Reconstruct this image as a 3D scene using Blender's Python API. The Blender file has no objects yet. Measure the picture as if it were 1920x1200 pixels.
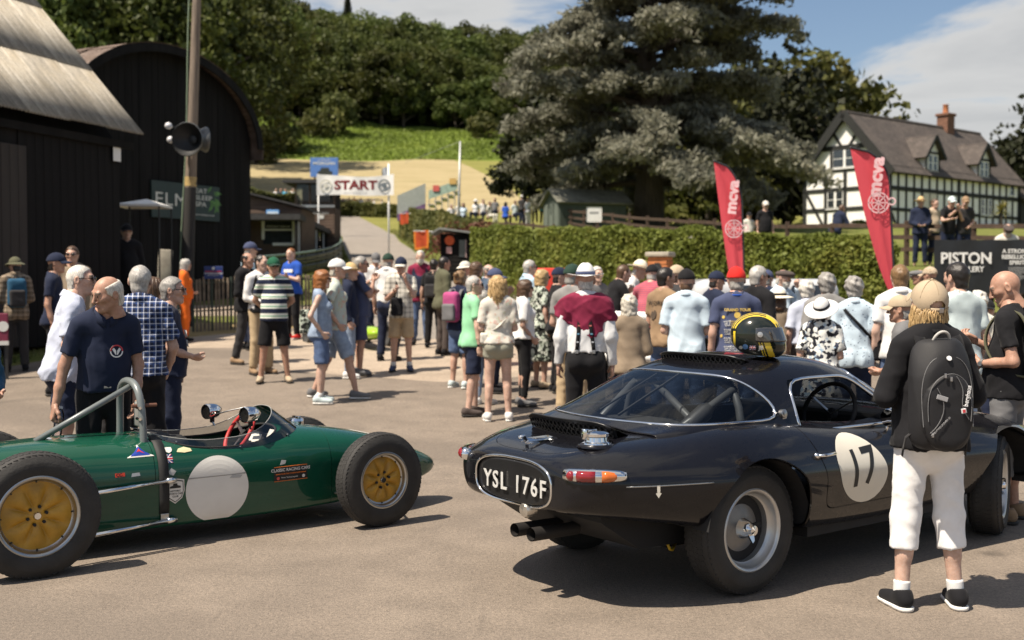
import bpy,bmesh,math,random
import numpy as np
from mathutils import Vector,Matrix
R=math.radians
rnd=random.Random(7)
rng=np.random.default_rng(7)
S=bpy.context.scene
C=S.collection
# ------------------------------------------------------------------ camera, world, sun, exposure
F,HC=2133.3,1.63
PITCH=math.atan(62/F)
cam_d=bpy.data.cameras.new('camera')
cam=bpy.data.objects.new('camera',cam_d)
C.objects.link(cam)
cam.location=(0,0,HC)
cam.rotation_euler=(R(90)-PITCH,0,0)
cam_d.sensor_width=36
cam_d.lens=40
cam_d.clip_start=.1
cam_d.clip_end=4000
cam_d.dof.use_dof=True
cam_d.dof.focus_distance=6.6
cam_d.dof.aperture_fstop=2.2
S.camera=cam
SUN_EL,SUN_PHI=R(60),R(33.5)
world=bpy.data.worlds.new('World')
S.world=world
world.use_nodes=True
nt=world.node_tree
nt.nodes.clear()
def wn(t,**k):
 n=nt.nodes.new(t)
 for a,b in k.items():setattr(n,a,b)
 return n
def wmath(op,a,b=None,c=None,clamp=False):
 n=wn('ShaderNodeMath',operation=op,use_clamp=clamp)
 for i,v in enumerate((a,b,c)):
  if v is None:continue
  if isinstance(v,(int,float)):n.inputs[i].default_value=v
  else:nt.links.new(v,n.inputs[i])
 return n.outputs[0]
sky=wn('ShaderNodeTexSky',sky_type='NISHITA',sun_disc=False,sun_elevation=SUN_EL,
sun_rotation=math.atan2(-math.cos(SUN_PHI),-math.sin(SUN_PHI))%(2*math.pi),altitude=100,dust_density=1.2)
tc=wn('ShaderNodeTexCoord')
sep=wn('ShaderNodeSeparateXYZ')
nt.links.new(tc.outputs['Generated'],sep.inputs[0])
den=wmath('ADD',wmath('MAXIMUM',sep.outputs[2],0.0),.16)
comb=wn('ShaderNodeCombineXYZ')
nt.links.new(wmath('DIVIDE',sep.outputs[0],den),comb.inputs[0])
nt.links.new(wmath('DIVIDE',sep.outputs[1],den),comb.inputs[1])
nz=wn('ShaderNodeTexNoise',noise_dimensions='3D')
nz.inputs['Scale'].default_value=1.05
nz.inputs['Detail'].default_value=9
nz.inputs['Roughness'].default_value=.60
nz.inputs['Distortion'].default_value=.35
mp=wn('ShaderNodeMapping')
mp.inputs['Location'].default_value=(3.0906,.1072,-5.7998)
nt.links.new(comb.outputs[0],mp.inputs[0])
nt.links.new(mp.outputs[0],nz.inputs['Vector'])
mask=wn('ShaderNodeMapRange')
mask.interpolation_type='SMOOTHSTEP'
mask.inputs[1].default_value=.487
mask.inputs[2].default_value=.585
nt.links.new(nz.outputs[0],mask.inputs[0])
shade=wn('ShaderNodeValToRGB')
shade.color_ramp.elements[0].position=.47
shade.color_ramp.elements[0].color=(6.7,6.6,6.4,1)
shade.color_ramp.elements[1].position=.74
shade.color_ramp.elements[1].color=(4.5,4.55,4.6,1)
nt.links.new(nz.outputs[0],shade.inputs[0])
mixc=wn('ShaderNodeMix',data_type='RGBA')
nt.links.new(wmath('MULTIPLY',mask.outputs[0],.93),mixc.inputs['Factor'])
nt.links.new(sky.outputs[0],mixc.inputs['A'])
nt.links.new(shade.outputs[0],mixc.inputs['B'])
bg=wn('ShaderNodeBackground')
bg.inputs[1].default_value=.07
nt.links.new(mixc.outputs['Result'],bg.inputs[0])
wo=wn('ShaderNodeOutputWorld')
nt.links.new(bg.outputs[0],wo.inputs[0])
sun_d=bpy.data.lights.new('sun','SUN')
sun_d.energy=5.0
sun_d.angle=R(.53)
sun_d.color=(1,.885,.735)
sun=bpy.data.objects.new('sun',sun_d)
C.objects.link(sun)
L=Vector((math.cos(SUN_EL)*math.cos(SUN_PHI),math.cos(SUN_EL)*math.sin(SUN_PHI),-math.sin(SUN_EL)))
sun.rotation_euler=L.to_track_quat('-Z','Y').to_euler()
sun.location=(-20,-20,60)
S.view_settings.view_transform='Standard'
S.view_settings.look='None'
S.view_settings.gamma=1
S.view_settings.use_curve_mapping=False
S.view_settings.exposure=0.72
S.render.engine='CYCLES'
S.cycles.use_denoising=True
S.cycles.max_bounces=8
S.cycles.transparent_max_bounces=12
S.cycles.caustics_reflective=False
S.cycles.caustics_refractive=False
S.cycles.sample_clamp_indirect=8
# ------------------------------------------------------------------ placing
_cp,_sp=math.cos(PITCH),math.sin(PITCH)
def at(px,py,y):
 """world point seen at photograph pixel (px, py) on the plane Y = y"""
 a,b=(px-960)/F,(600-py)/F
 d=Vector((a,_cp+b*_sp,-_sp+b*_cp))
 t=y/d.y
 return Vector((d.x*t,y,HC+d.z*t))
def sstep(a,b,x):
 t=np.clip((x-a)/(b-a),0,1)
 return t*t*(3-2*t)
def fbm(x,y,seed=0,oct=4):
 r=np.random.default_rng(seed)
 out,amp,fr=0,1,1
 for o in range(oct):
  for k in range(3):
   a=r.uniform(0,6.28); p=r.uniform(0,6.28)
   out=out+amp*np.sin(fr*(x*math.cos(a)+y*math.sin(a))+p)/3
  amp*=.5; fr*=2.03
 return out
 # ------------------------------------------------------------------ materials
MATS={}
class NB:
 def __init__(s,m):
  s.m=m; s.t=m.node_tree; s.t.nodes.clear()
  s.out=s.t.nodes.new('ShaderNodeOutputMaterial')
  s.p=s.t.nodes.new('ShaderNodeBsdfPrincipled')
  s.t.links.new(s.p.outputs[0],s.out.inputs[0])
 def n(s,ty,**k):
  n=s.t.nodes.new(ty)
  for a,b in k.items():setattr(n,a,b)
  return n
 def link(s,a,b):s.t.links.new(a,b)
 def set(s,inp,v):
  if isinstance(v,(int,float)):inp.default_value=v
  elif isinstance(v,(tuple,list)):inp.default_value=tuple(v)+((1,)if len(v)==3 and len(inp.default_value)==4 else ())
  else:s.link(v,inp)
 def math(s,op,a,b=0.0,c=None,clamp=False):
  n=s.n('ShaderNodeMath',operation=op,use_clamp=clamp)
  s.set(n.inputs[0],a); s.set(n.inputs[1],b)
  if c is not None:s.set(n.inputs[2],c)
  return n.outputs[0]
 def coord(s,scale=(1,1,1),rot=(0,0,0),kind='Object',loc=(0,0,0)):
  t=s.n('ShaderNodeTexCoord'); m=s.n('ShaderNodeMapping')
  m.inputs['Scale'].default_value=scale; m.inputs['Rotation'].default_value=rot; m.inputs['Location'].default_value=loc
  s.link(t.outputs[kind],m.inputs[0]); return m.outputs[0]
 def noise(s,vec,scale,detail=4,rough=.55,dist=0):
  n=s.n('ShaderNodeTexNoise')
  n.inputs['Scale'].default_value=scale; n.inputs['Detail'].default_value=detail
  n.inputs['Roughness'].default_value=rough; n.inputs['Distortion'].default_value=dist
  s.link(vec,n.inputs['Vector']); return n.outputs[0]
 def vor(s,vec,scale,feature='F1',out='Distance'):
  n=s.n('ShaderNodeTexVoronoi',feature=feature)
  n.inputs['Scale'].default_value=scale; s.link(vec,n.inputs['Vector']); return n.outputs[out]
 def ramp(s,fac,stops):
  n=s.n('ShaderNodeValToRGB')
  e=n.color_ramp.elements
  while len(e)<len(stops):e.new(.5)
  for i,(p,c)in enumerate(stops):
   e[i].position=p
   e[i].color=(tuple(c)+(1,))if not isinstance(c,(int,float))else (c,c,c,1)
  s.link(fac,n.inputs[0]); return n.outputs[0]
 def mix(s,fac,a,b,mode='MIX'):
  n=s.n('ShaderNodeMix',data_type='RGBA',blend_type=mode)
  s.set(n.inputs['Factor'],fac); s.set(n.inputs['A'],a); s.set(n.inputs['B'],b); return n.outputs['Result']
 def bump(s,h,strength=.3,dist=.01):
  b=s.n('ShaderNodeBump'); b.inputs['Strength'].default_value=strength; b.inputs['Distance'].default_value=dist
  s.link(h,b.inputs['Height']); s.link(b.outputs[0],s.p.inputs['Normal'])
 def xyz(s,vec):
  n=s.n('ShaderNodeSeparateXYZ'); s.link(vec,n.inputs[0]); return n.outputs
 def rand(s):
  return s.n('ShaderNodeObjectInfo').outputs['Random']
def newmat(name):
 m=bpy.data.materials.new(name); m.use_nodes=True
 MATS[name]=m
 return NB(m)
def mat(name,col,rough=.6,metal=0,var=.12,scale=6,bump=0,bscale=40,spec=.5,coat=0,stretch=(1,1,1),emit=0,sheen=0,kind='Object'):
 """plain procedural material: base colour with blotchy variation and an optional fine relief"""
 if name in MATS:return MATS[name]
 b=newmat(name)
 v=b.coord(stretch,kind=kind)
 n=b.noise(v,scale,5,.6)
 lo=tuple(c*(1-var)for c in col); hi=tuple(min(1,c*(1+var))for c in col)
 b.link(b.ramp(n,[(.3,lo),(.7,hi)]),b.p.inputs['Base Color'])
 b.p.inputs['Roughness'].default_value=rough
 b.p.inputs['Metallic'].default_value=metal
 b.p.inputs['Specular IOR Level'].default_value=spec
 b.p.inputs['Coat Weight'].default_value=coat
 b.p.inputs['Coat Roughness'].default_value=.04
 if sheen:b.p.inputs['Sheen Weight'].default_value=sheen
 if bump:b.bump(b.noise(v,bscale,4,.6),bump,.01)
 return b.m
def glass(name,tint=(.9,.95,.95),refl=1.0,rough=.02):
 """thin sheet: clear with Fresnel reflection"""
 if name in MATS:return MATS[name]
 b=newmat(name)
 tr=b.n('ShaderNodeBsdfTransparent'); tr.inputs[0].default_value=tint+(1,)
 gl=b.n('ShaderNodeBsdfGlossy'); gl.inputs['Roughness'].default_value=rough
 fr=b.n('ShaderNodeFresnel'); fr.inputs[0].default_value=1.5
 mx=b.n('ShaderNodeMixShader')
 b.link(b.math('MULTIPLY',fr.outputs[0],refl,clamp=True),mx.inputs[0]); b.link(tr.outputs[0],mx.inputs[1]); b.link(gl.outputs[0],mx.inputs[2])
 b.link(mx.outputs[0],b.out.inputs[0])
 return b.m
 # ------------------------------------------------------------------ objects
def tag(o,label=None,cat=None,group=None,kind=None):
 if label:o['label']=label
 if cat:o['category']=cat
 if group:o['group']=group
 if kind:o['kind']=kind
 return o
def empty(name,loc=(0,0,0),rz=0,label=None,cat=None,group=None,parent=None):
 o=bpy.data.objects.new(name,None); C.objects.link(o)
 o.location=loc; o.rotation_euler=(0,0,rz); o.empty_display_size=.2
 o.parent=parent
 return tag(o,label,cat,group)
def link(name,me,parent=None,loc=None,rot=None):
 o=bpy.data.objects.new(name,me); C.objects.link(o)
 o.parent=parent
 if loc is not None:o.location=loc
 if rot is not None:o.rotation_euler=rot
 return o
def mesh_data(name,V,Fc,mats,smooth=False,mi=None,N=None):
 me=bpy.data.meshes.new(name)
 V=np.asarray(V,dtype=float).reshape(-1,3)
 if isinstance(Fc,np.ndarray):
  k=Fc.shape[1]; nf=len(Fc)
  me.vertices.add(len(V)); me.vertices.foreach_set('co',V.ravel())
  me.loops.add(nf*k); me.loops.foreach_set('vertex_index',Fc.ravel().astype(np.int32))
  me.polygons.add(nf); me.polygons.foreach_set('loop_start',np.arange(0,nf*k,k,dtype=np.int32))
  me.update(calc_edges=True)
 else:
  me.from_pydata([tuple(v)for v in V],[],[tuple(f)for f in Fc])
 for m in (mats if isinstance(mats,(list,tuple))else [mats]):me.materials.append(m)
 if mi is not None:me.polygons.foreach_set('material_index',np.asarray(mi,dtype=np.int32))
 if smooth:me.polygons.foreach_set('use_smooth',[True]*len(me.polygons))
 me.update()
 if N is not None:me.normals_split_custom_set_from_vertices([tuple(n)for n in N])
 return me
def obj(name,V,Fc,m,parent=None,smooth=False,mi=None,N=None,loc=None,rot=None):
 return link(name,mesh_data(name,V,Fc,m,smooth,mi,N),parent,loc,rot)
def copy_tree(o,parent=None):
 c=o.copy(); C.objects.link(c)
 c.parent=parent
 for ch in list(o.children):copy_tree(ch,c)
 return c
class MB:
 """collects simple solids into one mesh; M is the transform applied to what is added"""
 def __init__(s):s.V,s.F,s.I,s.M,s.mi=[],[],[],Matrix(),0
 def add(s,V,Fc):
  o=len(s.V)
  for v in V:s.V.append(tuple(s.M @ Vector(v)))
  for f in Fc:s.F.append(tuple(i+o for i in f)); s.I.append(s.mi)
  return s
 def box(s,a,b,ch=0):
  (x0,y0,z0),(x1,y1,z1)=a,b
  if not ch:
   V=[(x,y,z)for z in (z0,z1)for y in (y0,y1)for x in (x0,x1)]
   return s.add(V,[(0,2,3,1),(4,5,7,6),(0,1,5,4),(2,6,7,3),(0,4,6,2),(1,3,7,5)])
  bm=bmesh.new()
  bmesh.ops.create_cube(bm,size=1)
  for v in bm.verts:v.co=Vector(((x0+x1)/2+v.co.x*(x1-x0),(y0+y1)/2+v.co.y*(y1-y0),(z0+z1)/2+v.co.z*(z1-z0)))
  bmesh.ops.bevel(bm,geom=bm.edges[:],offset=ch,segments=2,affect='EDGES',profile=.5)
  return s.bm(bm)
 def bm(s,bm):
  bm.verts.index_update()
  s.add([v.co.copy()for v in bm.verts],[[v.index for v in f.verts]for f in bm.faces]); bm.free(); return s
 def bar(s,p,q,w,h=None,up=(0,0,1)):
  """square bar from p to q"""
  h=h or w; p,q=Vector(p),Vector(q); d=(q-p).normalized(); u=Vector(up)
  if abs(d.dot(u))>.98:u=Vector((1,0,0))
  r=d.cross(u).normalized(); u=r.cross(d)
  V=[e+r*sx*w/2+u*sz*h/2 for e in (p,q)for sz in (-1,1)for sx in (-1,1)]
  return s.add(V,[(0,2,3,1),(4,5,7,6),(0,1,5,4),(2,6,7,3),(0,4,6,2),(1,3,7,5)])
 def tube(s,pts,r,n=8,closed=False,caps=True):
  pts=[Vector(p)for p in pts]; rs=r if isinstance(r,(list,tuple))else [r]*len(pts)
  m=len(pts); V=[]; Fc=[]; prev=None
  for i,p in enumerate(pts):
   a=pts[i-1]if (i or closed)else p
   b=pts[(i+1)%m]if (i<m-1 or closed)else p
   t=(b-a).normalized()
   if prev is None:
    u=Vector((0,0,1))if abs(t.z)<.9 else Vector((1,0,0))
    prev=t.cross(u).normalized()
   prev=(prev-t*prev.dot(t)).normalized(); w=t.cross(prev)
   for k in range(n):
    c=2*math.pi*k/n
    V.append(p+(prev*math.cos(c)+w*math.sin(c))*rs[i])
  for i in range(m if closed else m-1):
   j=(i+1)%m
   for k in range(n):Fc.append((i*n+k,i*n+(k+1)%n,j*n+(k+1)%n,j*n+k))
  if caps and not closed:Fc+=[tuple(range(n))[::-1],tuple((m-1)*n+k for k in range(n))]
  return s.add(V,Fc)
 def cyl(s,p,q,r,n=16,r2=None):return s.tube([p,q],[r,r if r2 is None else r2],n)
 def lathe(s,prof,n=24,M=None,closed=False):
  """prof: (radius, height) revolved about local Z"""
  M=M or Matrix(); V=[]; Fc=[]
  for r,z in prof:
   for k in range(n):
    a=2*math.pi*k/n; V.append(M @ Vector((r*math.cos(a),r*math.sin(a),z)))
  m=len(prof)
  for i in range(m if closed else m-1):
   j=(i+1)%m
   for k in range(n):Fc.append((i*n+k,i*n+(k+1)%n,j*n+(k+1)%n,j*n+k))
  return s.add(V,Fc)
 def prism(s,poly,a,b,axis=1):
  """polygon in the plane across AXIS, pushed from a to b"""
  def p(u,v,w):return [(w,u,v),(u,w,v),(u,v,w)][axis]
  n=len(poly); V=[p(u,v,a)for u,v in poly]+[p(u,v,b)for u,v in poly]
  return s.add(V,[tuple(range(n)),tuple(range(n,2*n))[::-1]]+[(i,i+n,(i+1)%n+n,(i+1)%n)for i in range(n)])
 def build(s,name,m,parent=None,smooth=False,loc=None,rot=None,sharp=None):
  me=mesh_data(name,s.V,s.F,m,smooth,s.I)
  fix_normals(me)
  if sharp:me.set_sharp_from_angle(angle=R(sharp))
  return link(name,me,parent,loc,rot)
def fix_normals(me):
 bm=bmesh.new(); bm.from_mesh(me); bmesh.ops.recalc_face_normals(bm,faces=bm.faces[:]); bm.to_mesh(me); bm.free()
def frame(x,y,z,o):
 return Matrix(((x[0],y[0],z[0],o[0]),(x[1],y[1],z[1],o[1]),(x[2],y[2],z[2],o[2]),(0,0,0,1)))
def axis_m(o,zdir,xhint=(1,0,0)):
 z=Vector(zdir).normalized(); x=Vector(xhint); x=(x-z*x.dot(z)).normalized(); return frame(x,z.cross(x),z,o)
 # ------------------------------------------------------------------ cutting a surface along an implicit line
class Surf:
 def __init__(s,V,Fc,N=None):s.V=np.asarray(V,float); s.F=[tuple(f)for f in Fc]; s.N=None if N is None else np.asarray(N,float)
 def split(s,f):
  """(f < 0 part, rest)"""
  fv=f(s.V); neg=fv<0
  ins,outs,mixed,edges=[],[],[],{}
  for fc in s.F:
   c=sum(bool(neg[i])for i in fc)
   if c==len(fc):ins.append(fc)
   elif c==0:outs.append(fc)
   else:
    mixed.append(fc)
    for a,b in zip(fc,fc[1:]+fc[:1]):
     if neg[a]!=neg[b]:edges.setdefault((min(a,b),max(a,b)),len(edges))
  V,N=s.V,s.N
  if edges:
   E=np.array(list(edges.keys())); A,B=s.V[E[:,0]],s.V[E[:,1]]
   lo,hi=np.zeros(len(E)),np.ones(len(E)); na=neg[E[:,0]]
   for _ in range(14):
    t=(lo+hi)/2; m=f(A+(B-A)*t[:,None])<0
    same=m==na; lo=np.where(same,t,lo); hi=np.where(same,hi,t)
   t=(lo+hi)/2; base=len(V)
   V=np.vstack([V,A+(B-A)*t[:,None]])
   if N is not None:
    n2=s.N[E[:,0]]*(1-t[:,None])+s.N[E[:,1]]*t[:,None]
    N=np.vstack([N,n2/np.linalg.norm(n2,axis=1,keepdims=True)])
   for fc in mixed:
    pi,po=[],[]
    for a,b in zip(fc,fc[1:]+fc[:1]):
     (pi if neg[a]else po).append(a)
     if neg[a]!=neg[b]:
      k=base+edges[(min(a,b),max(a,b))]; pi.append(k); po.append(k)
    if len(pi)>2:ins.append(tuple(pi))
    if len(po)>2:outs.append(tuple(po))
  return Surf(V,ins,N),Surf(V,outs,N)
 def compact(s):
  used=sorted({i for f in s.F for i in f}); mp_={u:i for i,u in enumerate(used)}
  return Surf(s.V[used],[tuple(mp_[i]for i in f)for f in s.F],None if s.N is None else s.N[used])
 def build(s,name,m,parent=None,offset=0,thick=0):
  c=s.compact(); V=c.V+c.N*offset if (c.N is not None and offset)else c.V
  Fc,N=list(c.F),c.N
  if thick:
   n=len(V); V=np.vstack([V,V-c.N*thick]); N=np.vstack([N,-N])
   Fc=Fc+[tuple(i+n for i in f)[::-1]for f in c.F]
   for lp in c.loops(False):
    for a,b in lp:Fc.append((b,a,a+n,b+n))
  return obj(name,V,Fc,m,parent,True,None,N)
 def loops(s,ordered=True):
  cnt={}
  for f in s.F:
   for a,b in zip(f,f[1:]+f[:1]):
    if (b,a)in cnt:del cnt[(b,a)]
    else:cnt[(a,b)]=1
  nxt={}
  for a,b in cnt:nxt.setdefault(a,[]).append(b)
  out=[]
  while nxt:
   a=next(iter(nxt)); st=a; lp=[]
   while a in nxt:
    b=nxt[a].pop()
    if not nxt[a]:del nxt[a]
    lp.append((a,b)); a=b
    if a==st:break
   out.append(lp)
  if not ordered:return out
  return [[s.V[a]for a,b in lp]for lp in out]
def bspline(P,ns,clamp=True):
 """uniform cubic B-spline basis over len(P) controls (ends tripled): value and derivative matrices for ns parameters"""
 n=P+4 if clamp else P
 idx=np.clip(np.arange(n)-2,0,P-1)if clamp else np.arange(P)
 t=np.linspace(0,n-3-1e-9,ns); k=np.floor(t).astype(int); u=t-k
 B=np.stack([(1-u)**3,3*u**3-6*u**2+4,-3*u**3+3*u**2+3*u+1,u**3],1)/6
 D=np.stack([-3*(1-u)**2,9*u**2-12*u,-9*u**2+6*u+3,3*u**2],1)/6
 MBs,MD=np.zeros((ns,P)),np.zeros((ns,P))
 for i in range(ns):
  for j in range(4):
   MBs[i,idx[k[i]+j]]+=B[i,j]; MD[i,idx[k[i]+j]]+=D[i,j]
 return MBs,MD
def bsurf(ctrl,nu,nv):
 """ctrl[u][v] = xyz -> Surf with true normals"""
 P=np.array(ctrl,float)
 Bu,Du=bspline(P.shape[0],nu); Bv,Dv=bspline(P.shape[1],nv)
 V=np.einsum('iu,uvk,jv->ijk',Bu,P,Bv); Tu=np.einsum('iu,uvk,jv->ijk',Du,P,Bv); Tv=np.einsum('iu,uvk,jv->ijk',Bu,P,Dv)
 N=np.cross(Tu,Tv); l=np.linalg.norm(N,axis=2,keepdims=True)
 bad=l[...,0]<1e-9
 N=N/np.maximum(l,1e-9)
 for i,j in zip(*np.nonzero(bad)):
  ii=min(max(i,2),nu-3); jj=min(max(j,2),nv-3); N[i,j]=N[ii,jj]
 g=np.arange(nu*nv).reshape(nu,nv)
 Fc=np.stack([g[:-1,:-1],g[1:,:-1],g[1:,1:],g[:-1,1:]],-1).reshape(-1,4)
 return Surf(V.reshape(-1,3),[tuple(int(i)for i in f)for f in Fc],N.reshape(-1,3))
def text_mesh(name,body,size,m,parent=None,M=None,depth=.002,align='CENTER',sx=1.0,bold=0,space=1.0):
 cu=bpy.data.curves.new(name,'FONT'); cu.body=body; cu.size=size; cu.align_x=align; cu.align_y='CENTER'
 cu.extrude=depth/2; cu.offset=bold; cu.resolution_u=3; cu.space_character=space
 t=bpy.data.objects.new(name,cu); C.objects.link(t)
 dg=bpy.context.evaluated_depsgraph_get()
 me=bpy.data.meshes.new_from_object(t.evaluated_get(dg))
 bpy.data.objects.remove(t); me.materials.clear(); me.materials.append(m); me.name=name
 me.transform((M or Matrix())@ Matrix.Diagonal((sx,1,1,1)))
 return link(name,me,parent)
 # ------------------------------------------------------------------ terrain
_kn=np.array([(-200,0),(11.5,0),(25,.8),(40,1.7),(50,2.35),(62,3.3),(85,5.5),(115,8.8),(150,15.2),(200,23.9),(245,35.3),(300,52),(380,72),(460,80),(800,84)])
_tk=np.arange(-200,801,1.0)
_tz=np.interp(_tk,_kn[:,0],_kn[:,1])
_ker=np.exp(-np.linspace(-2,2,9)**2); _ker/=_ker.sum()
_tz=np.convolve(np.pad(_tz,4,mode='edge'),_ker,mode='valid')
def hedge_y(x):return np.interp(x,[-1.3,7.65,12,20],[38,24.6,22.6,20])
def gz(x,y):
 x=np.asarray(x,float); y=np.asarray(y,float)
 z=np.interp(y,_tk,_tz)
 u=x/np.maximum(y,20)
 hf=np.interp(u,[-.6,-.3,-.1,.03,.2,.3,.5],[1.35,1.25,1.0,.95,.5,.3,.2])
 z=np.where(y>150,15.2+(z-15.2)*(1+(hf-1)*sstep(150,260,y)),z)
 tz=np.interp(y,[20,26,34,45,65,75,90,120],[1.7,2.0,2.4,3.3,5.2,5.5,6.6,8.8])
 m=sstep(.3,2.2,y-hedge_y(x))*sstep(-2.2-(y-38)*.09,-.6-(y-38)*.09,x)*(1-sstep(85,110,y))
 z=z+(np.maximum(tz,z)-z)*m
 z=z+.02*fbm(x*.5,y*.5,3)*sstep(24,30,y)+.35*fbm(x*.35,y*.35,5)*sstep(198,206,y)+.5*fbm(x*.05,y*.05,4)*sstep(60,140,y)
 return z
def gzf(x,y):return float(gz(np.array([x]),np.array([y]))[0])
def road_x(y):return np.interp(y,[20,40,62,85,115,150],[-.6,-3.1,-7.06,-10.8,-17.5,-28])
ys=np.concatenate([np.arange(-60,8,4),np.arange(8,60,.5),np.arange(60,130,1.5),np.arange(130,300,3),np.arange(300,720,20)])
xs=np.concatenate([-np.arange(60,520,20)[::-1],-np.arange(15,60,2.5)[::-1],np.arange(-14.5,15,.5),np.arange(15,60,2.5),np.arange(60,520,20)])
GX,GY=np.meshgrid(xs,ys,indexing='ij')
GV=np.stack([GX,GY,gz(GX,GY)],-1).reshape(-1,3)
g=np.arange(len(GV)).reshape(len(xs),len(ys))
GF=np.stack([g[:-1,:-1],g[1:,:-1],g[1:,1:],g[:-1,1:]],-1).reshape(-1,4)
ground=Surf(GV,[tuple(int(i)for i in f)for f in GF])
wob=lambda V,s=.5,a=.12:a*fbm(V[:,0]*s*2,V[:,1]*s*2,11)
def asphalt_mat(name,lo,hi,crack=True):
 b=newmat(name)
 v=b.coord(kind='Object')
 big=b.noise(v,.35,5,.6); mid=b.noise(v,2.2,6,.65); fine=b.noise(v,90,3,.7); grit=b.vor(v,150)
 c=b.ramp(big,[(.3,lo),(.7,hi)])
 c=b.mix(.5,c,b.ramp(mid,[(.35,tuple(k*.82 for k in lo)),(.68,tuple(k*1.1 for k in hi))]))
 c=b.mix(.74,c,b.ramp(b.math('ADD',b.math('MULTIPLY',fine,.6),b.math('MULTIPLY',b.noise(v,38,3,.7),.4)),[(.34,(.38,.37,.36)),(.5,(1,1,1)),(.68,(1.7,1.62,1.55))]),'MULTIPLY')
 st=b.noise(v,.9,3,.5,.6)
 c=b.mix(b.ramp(st,[(.66,0.0),(.74,.28)]),c,(.03,.03,.03))
 sp=b.vor(v,.9); c=b.mix(b.math('MULTIPLY',b.ramp(b.math('ADD',sp,b.math('MULTIPLY',b.noise(v,14,3),.06)),[(.07,.5),(.12,0.0)]),b.ramp(b.noise(v,.5,2),[(.5,0.0),(.62,1.0)])),c,(.035,.03,.027))
 if crack:
  wv=b.n('ShaderNodeTexWave',wave_type='BANDS',bands_direction='Y'); wv.inputs['Scale'].default_value=.07; wv.inputs['Distortion'].default_value=6; wv.inputs['Detail'].default_value=2; wv.inputs['Detail Scale'].default_value=.4; b.link(b.coord((1,.8,1),(0,0,.5),kind='Object'),wv.inputs['Vector'])
  c=b.mix(b.math('MULTIPLY',b.ramp(wv.outputs[0],[(.86,0.0),(.97,.34)]),b.ramp(mid,[(.35,.3),(.65,1.0)])),c,(.06,.052,.046))
  cr=b.vor(b.coord((.4,.4,.4),kind='Object'),1.0,'DISTANCE_TO_EDGE')
  nz_=b.noise(v,3,4)
  c=b.mix(b.math('MULTIPLY',b.ramp(b.math('ADD',cr,b.math('MULTIPLY',nz_,.02)),[(.009,.5),(.016,0.0)]),b.ramp(big,[(.5,0.0),(.6,.8)])),c,(.05,.045,.04))
 b.link(c,b.p.inputs['Base Color'])
 b.link(b.ramp(mid,[(.3,.72),(.7,.9)]),b.p.inputs['Roughness'])
 b.p.inputs['Specular IOR Level'].default_value=.35
 b.bump(b.math('ADD',b.math('MULTIPLY',grit,.8),fine),.55,.006)
 return b.m
asphalt=asphalt_mat('asphalt',(.172,.143,.116),(.222,.185,.150))
asphalt_pale=asphalt_mat('pale_tarmac',(.30,.245,.19),(.40,.33,.26),False)
road_m=asphalt_mat('road_tarmac',(.20,.18,.155),(.27,.24,.21),False)
def field_mat(name,stops,sc=1.2,stretch=(1,1,1),bump=.6,bs=5):
 b=newmat(name); v=b.coord(stretch,kind='Object')
 n=b.noise(v,sc,7,.68); n2=b.noise(v,sc*9,4,.7)
 b.link(b.ramp(b.math('ADD',b.math('MULTIPLY',n,.62),b.math('MULTIPLY',n2,.38)),stops),b.p.inputs['Base Color'])
 b.p.inputs['Roughness'].default_value=.95; b.p.inputs['Specular IOR Level'].default_value=.1
 b.bump(b.noise(v,bs,5,.7),bump,.2)
 return b.m
grass_m=field_mat('mown_grass',[(.3,(.085,.105,.025)),(.5,(.15,.17,.045)),(.7,(.27,.23,.09))],1.3,bs=14)
dry_m=field_mat('dry_verge',[(.3,(.16,.14,.05)),(.5,(.34,.25,.12)),(.72,(.45,.35,.2))],.8,bs=10)
gravel_m=field_mat('pale_gravel',[(.3,(.34,.27,.21)),(.7,(.5,.42,.34))],3,bs=30)
hay_m=field_mat('cut_hay',[(.3,(.17,.165,.075)),(.47,(.31,.255,.14)),(.7,(.40,.33,.20))],.12,(1,5,1),.5,.6)
meadow_m=field_mat('meadow',[(.3,(.13,.14,.035)),(.6,(.24,.23,.07)),(.75,(.36,.28,.12))],.08,(1,3,1))
bracken_m=field_mat('bracken',[(.3,(.075,.11,.02)),(.5,(.15,.21,.036)),(.72,(.26,.31,.065))],.35,(1,2,1),1.0,1.6)
forest_m=field_mat('forest_floor',[(.3,(.01,.014,.006)),(.7,(.03,.035,.015))],.3)
rest=ground
pad_f=lambda V:np.maximum.reduce([
np.interp(V[:,1],[-60,10,18,22.4,24.2,26],[-30,-12,-7.9,-6.4,-4.6,-4.2])-V[:,0]+wob(V),
V[:,1]-np.where(V[:,0]>-4,np.minimum(hedge_y(V[:,0])-np.interp(V[:,0],[-2,4,8],[1.0,1.4,2.6]),40),26)+wob(V)])
road_f=lambda V:np.maximum(np.abs(V[:,0]-road_x(V[:,1]))-1.95+wob(V,.3,.08),np.maximum(22-V[:,1],V[:,1]-128))
road_s,rest=rest.split(road_f)
pad_s,rest=rest.split(pad_f)
pale_s,pad_s=pad_s.split(lambda V:np.maximum(np.interp(V[:,0],[-4.6,-3.4,-1,1.5,5],[20.5,17.4,16.2,17.2,19.5])-V[:,1]+wob(V),V[:,1]-23.5))
def built(s,name,m):
 c=s.compact(); o=obj(name,c.V,c.F,m,None,True); return tag(o,kind='structure')
built(road_s,'road',road_m); built(pad_s,'paddock_ground',asphalt); built(pale_s,'pavement',asphalt_pale)
forest_s,rest=rest.split(lambda V:246+5*fbm(V[:,0]*.08,V[:,0]*.02,21)-V[:,1])
built(forest_s,'hill',forest_m)
brk_s,rest=rest.split(lambda V:200+1.5*fbm(V[:,0]*.1,V[:,1]*.1,22)-V[:,1])
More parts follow.
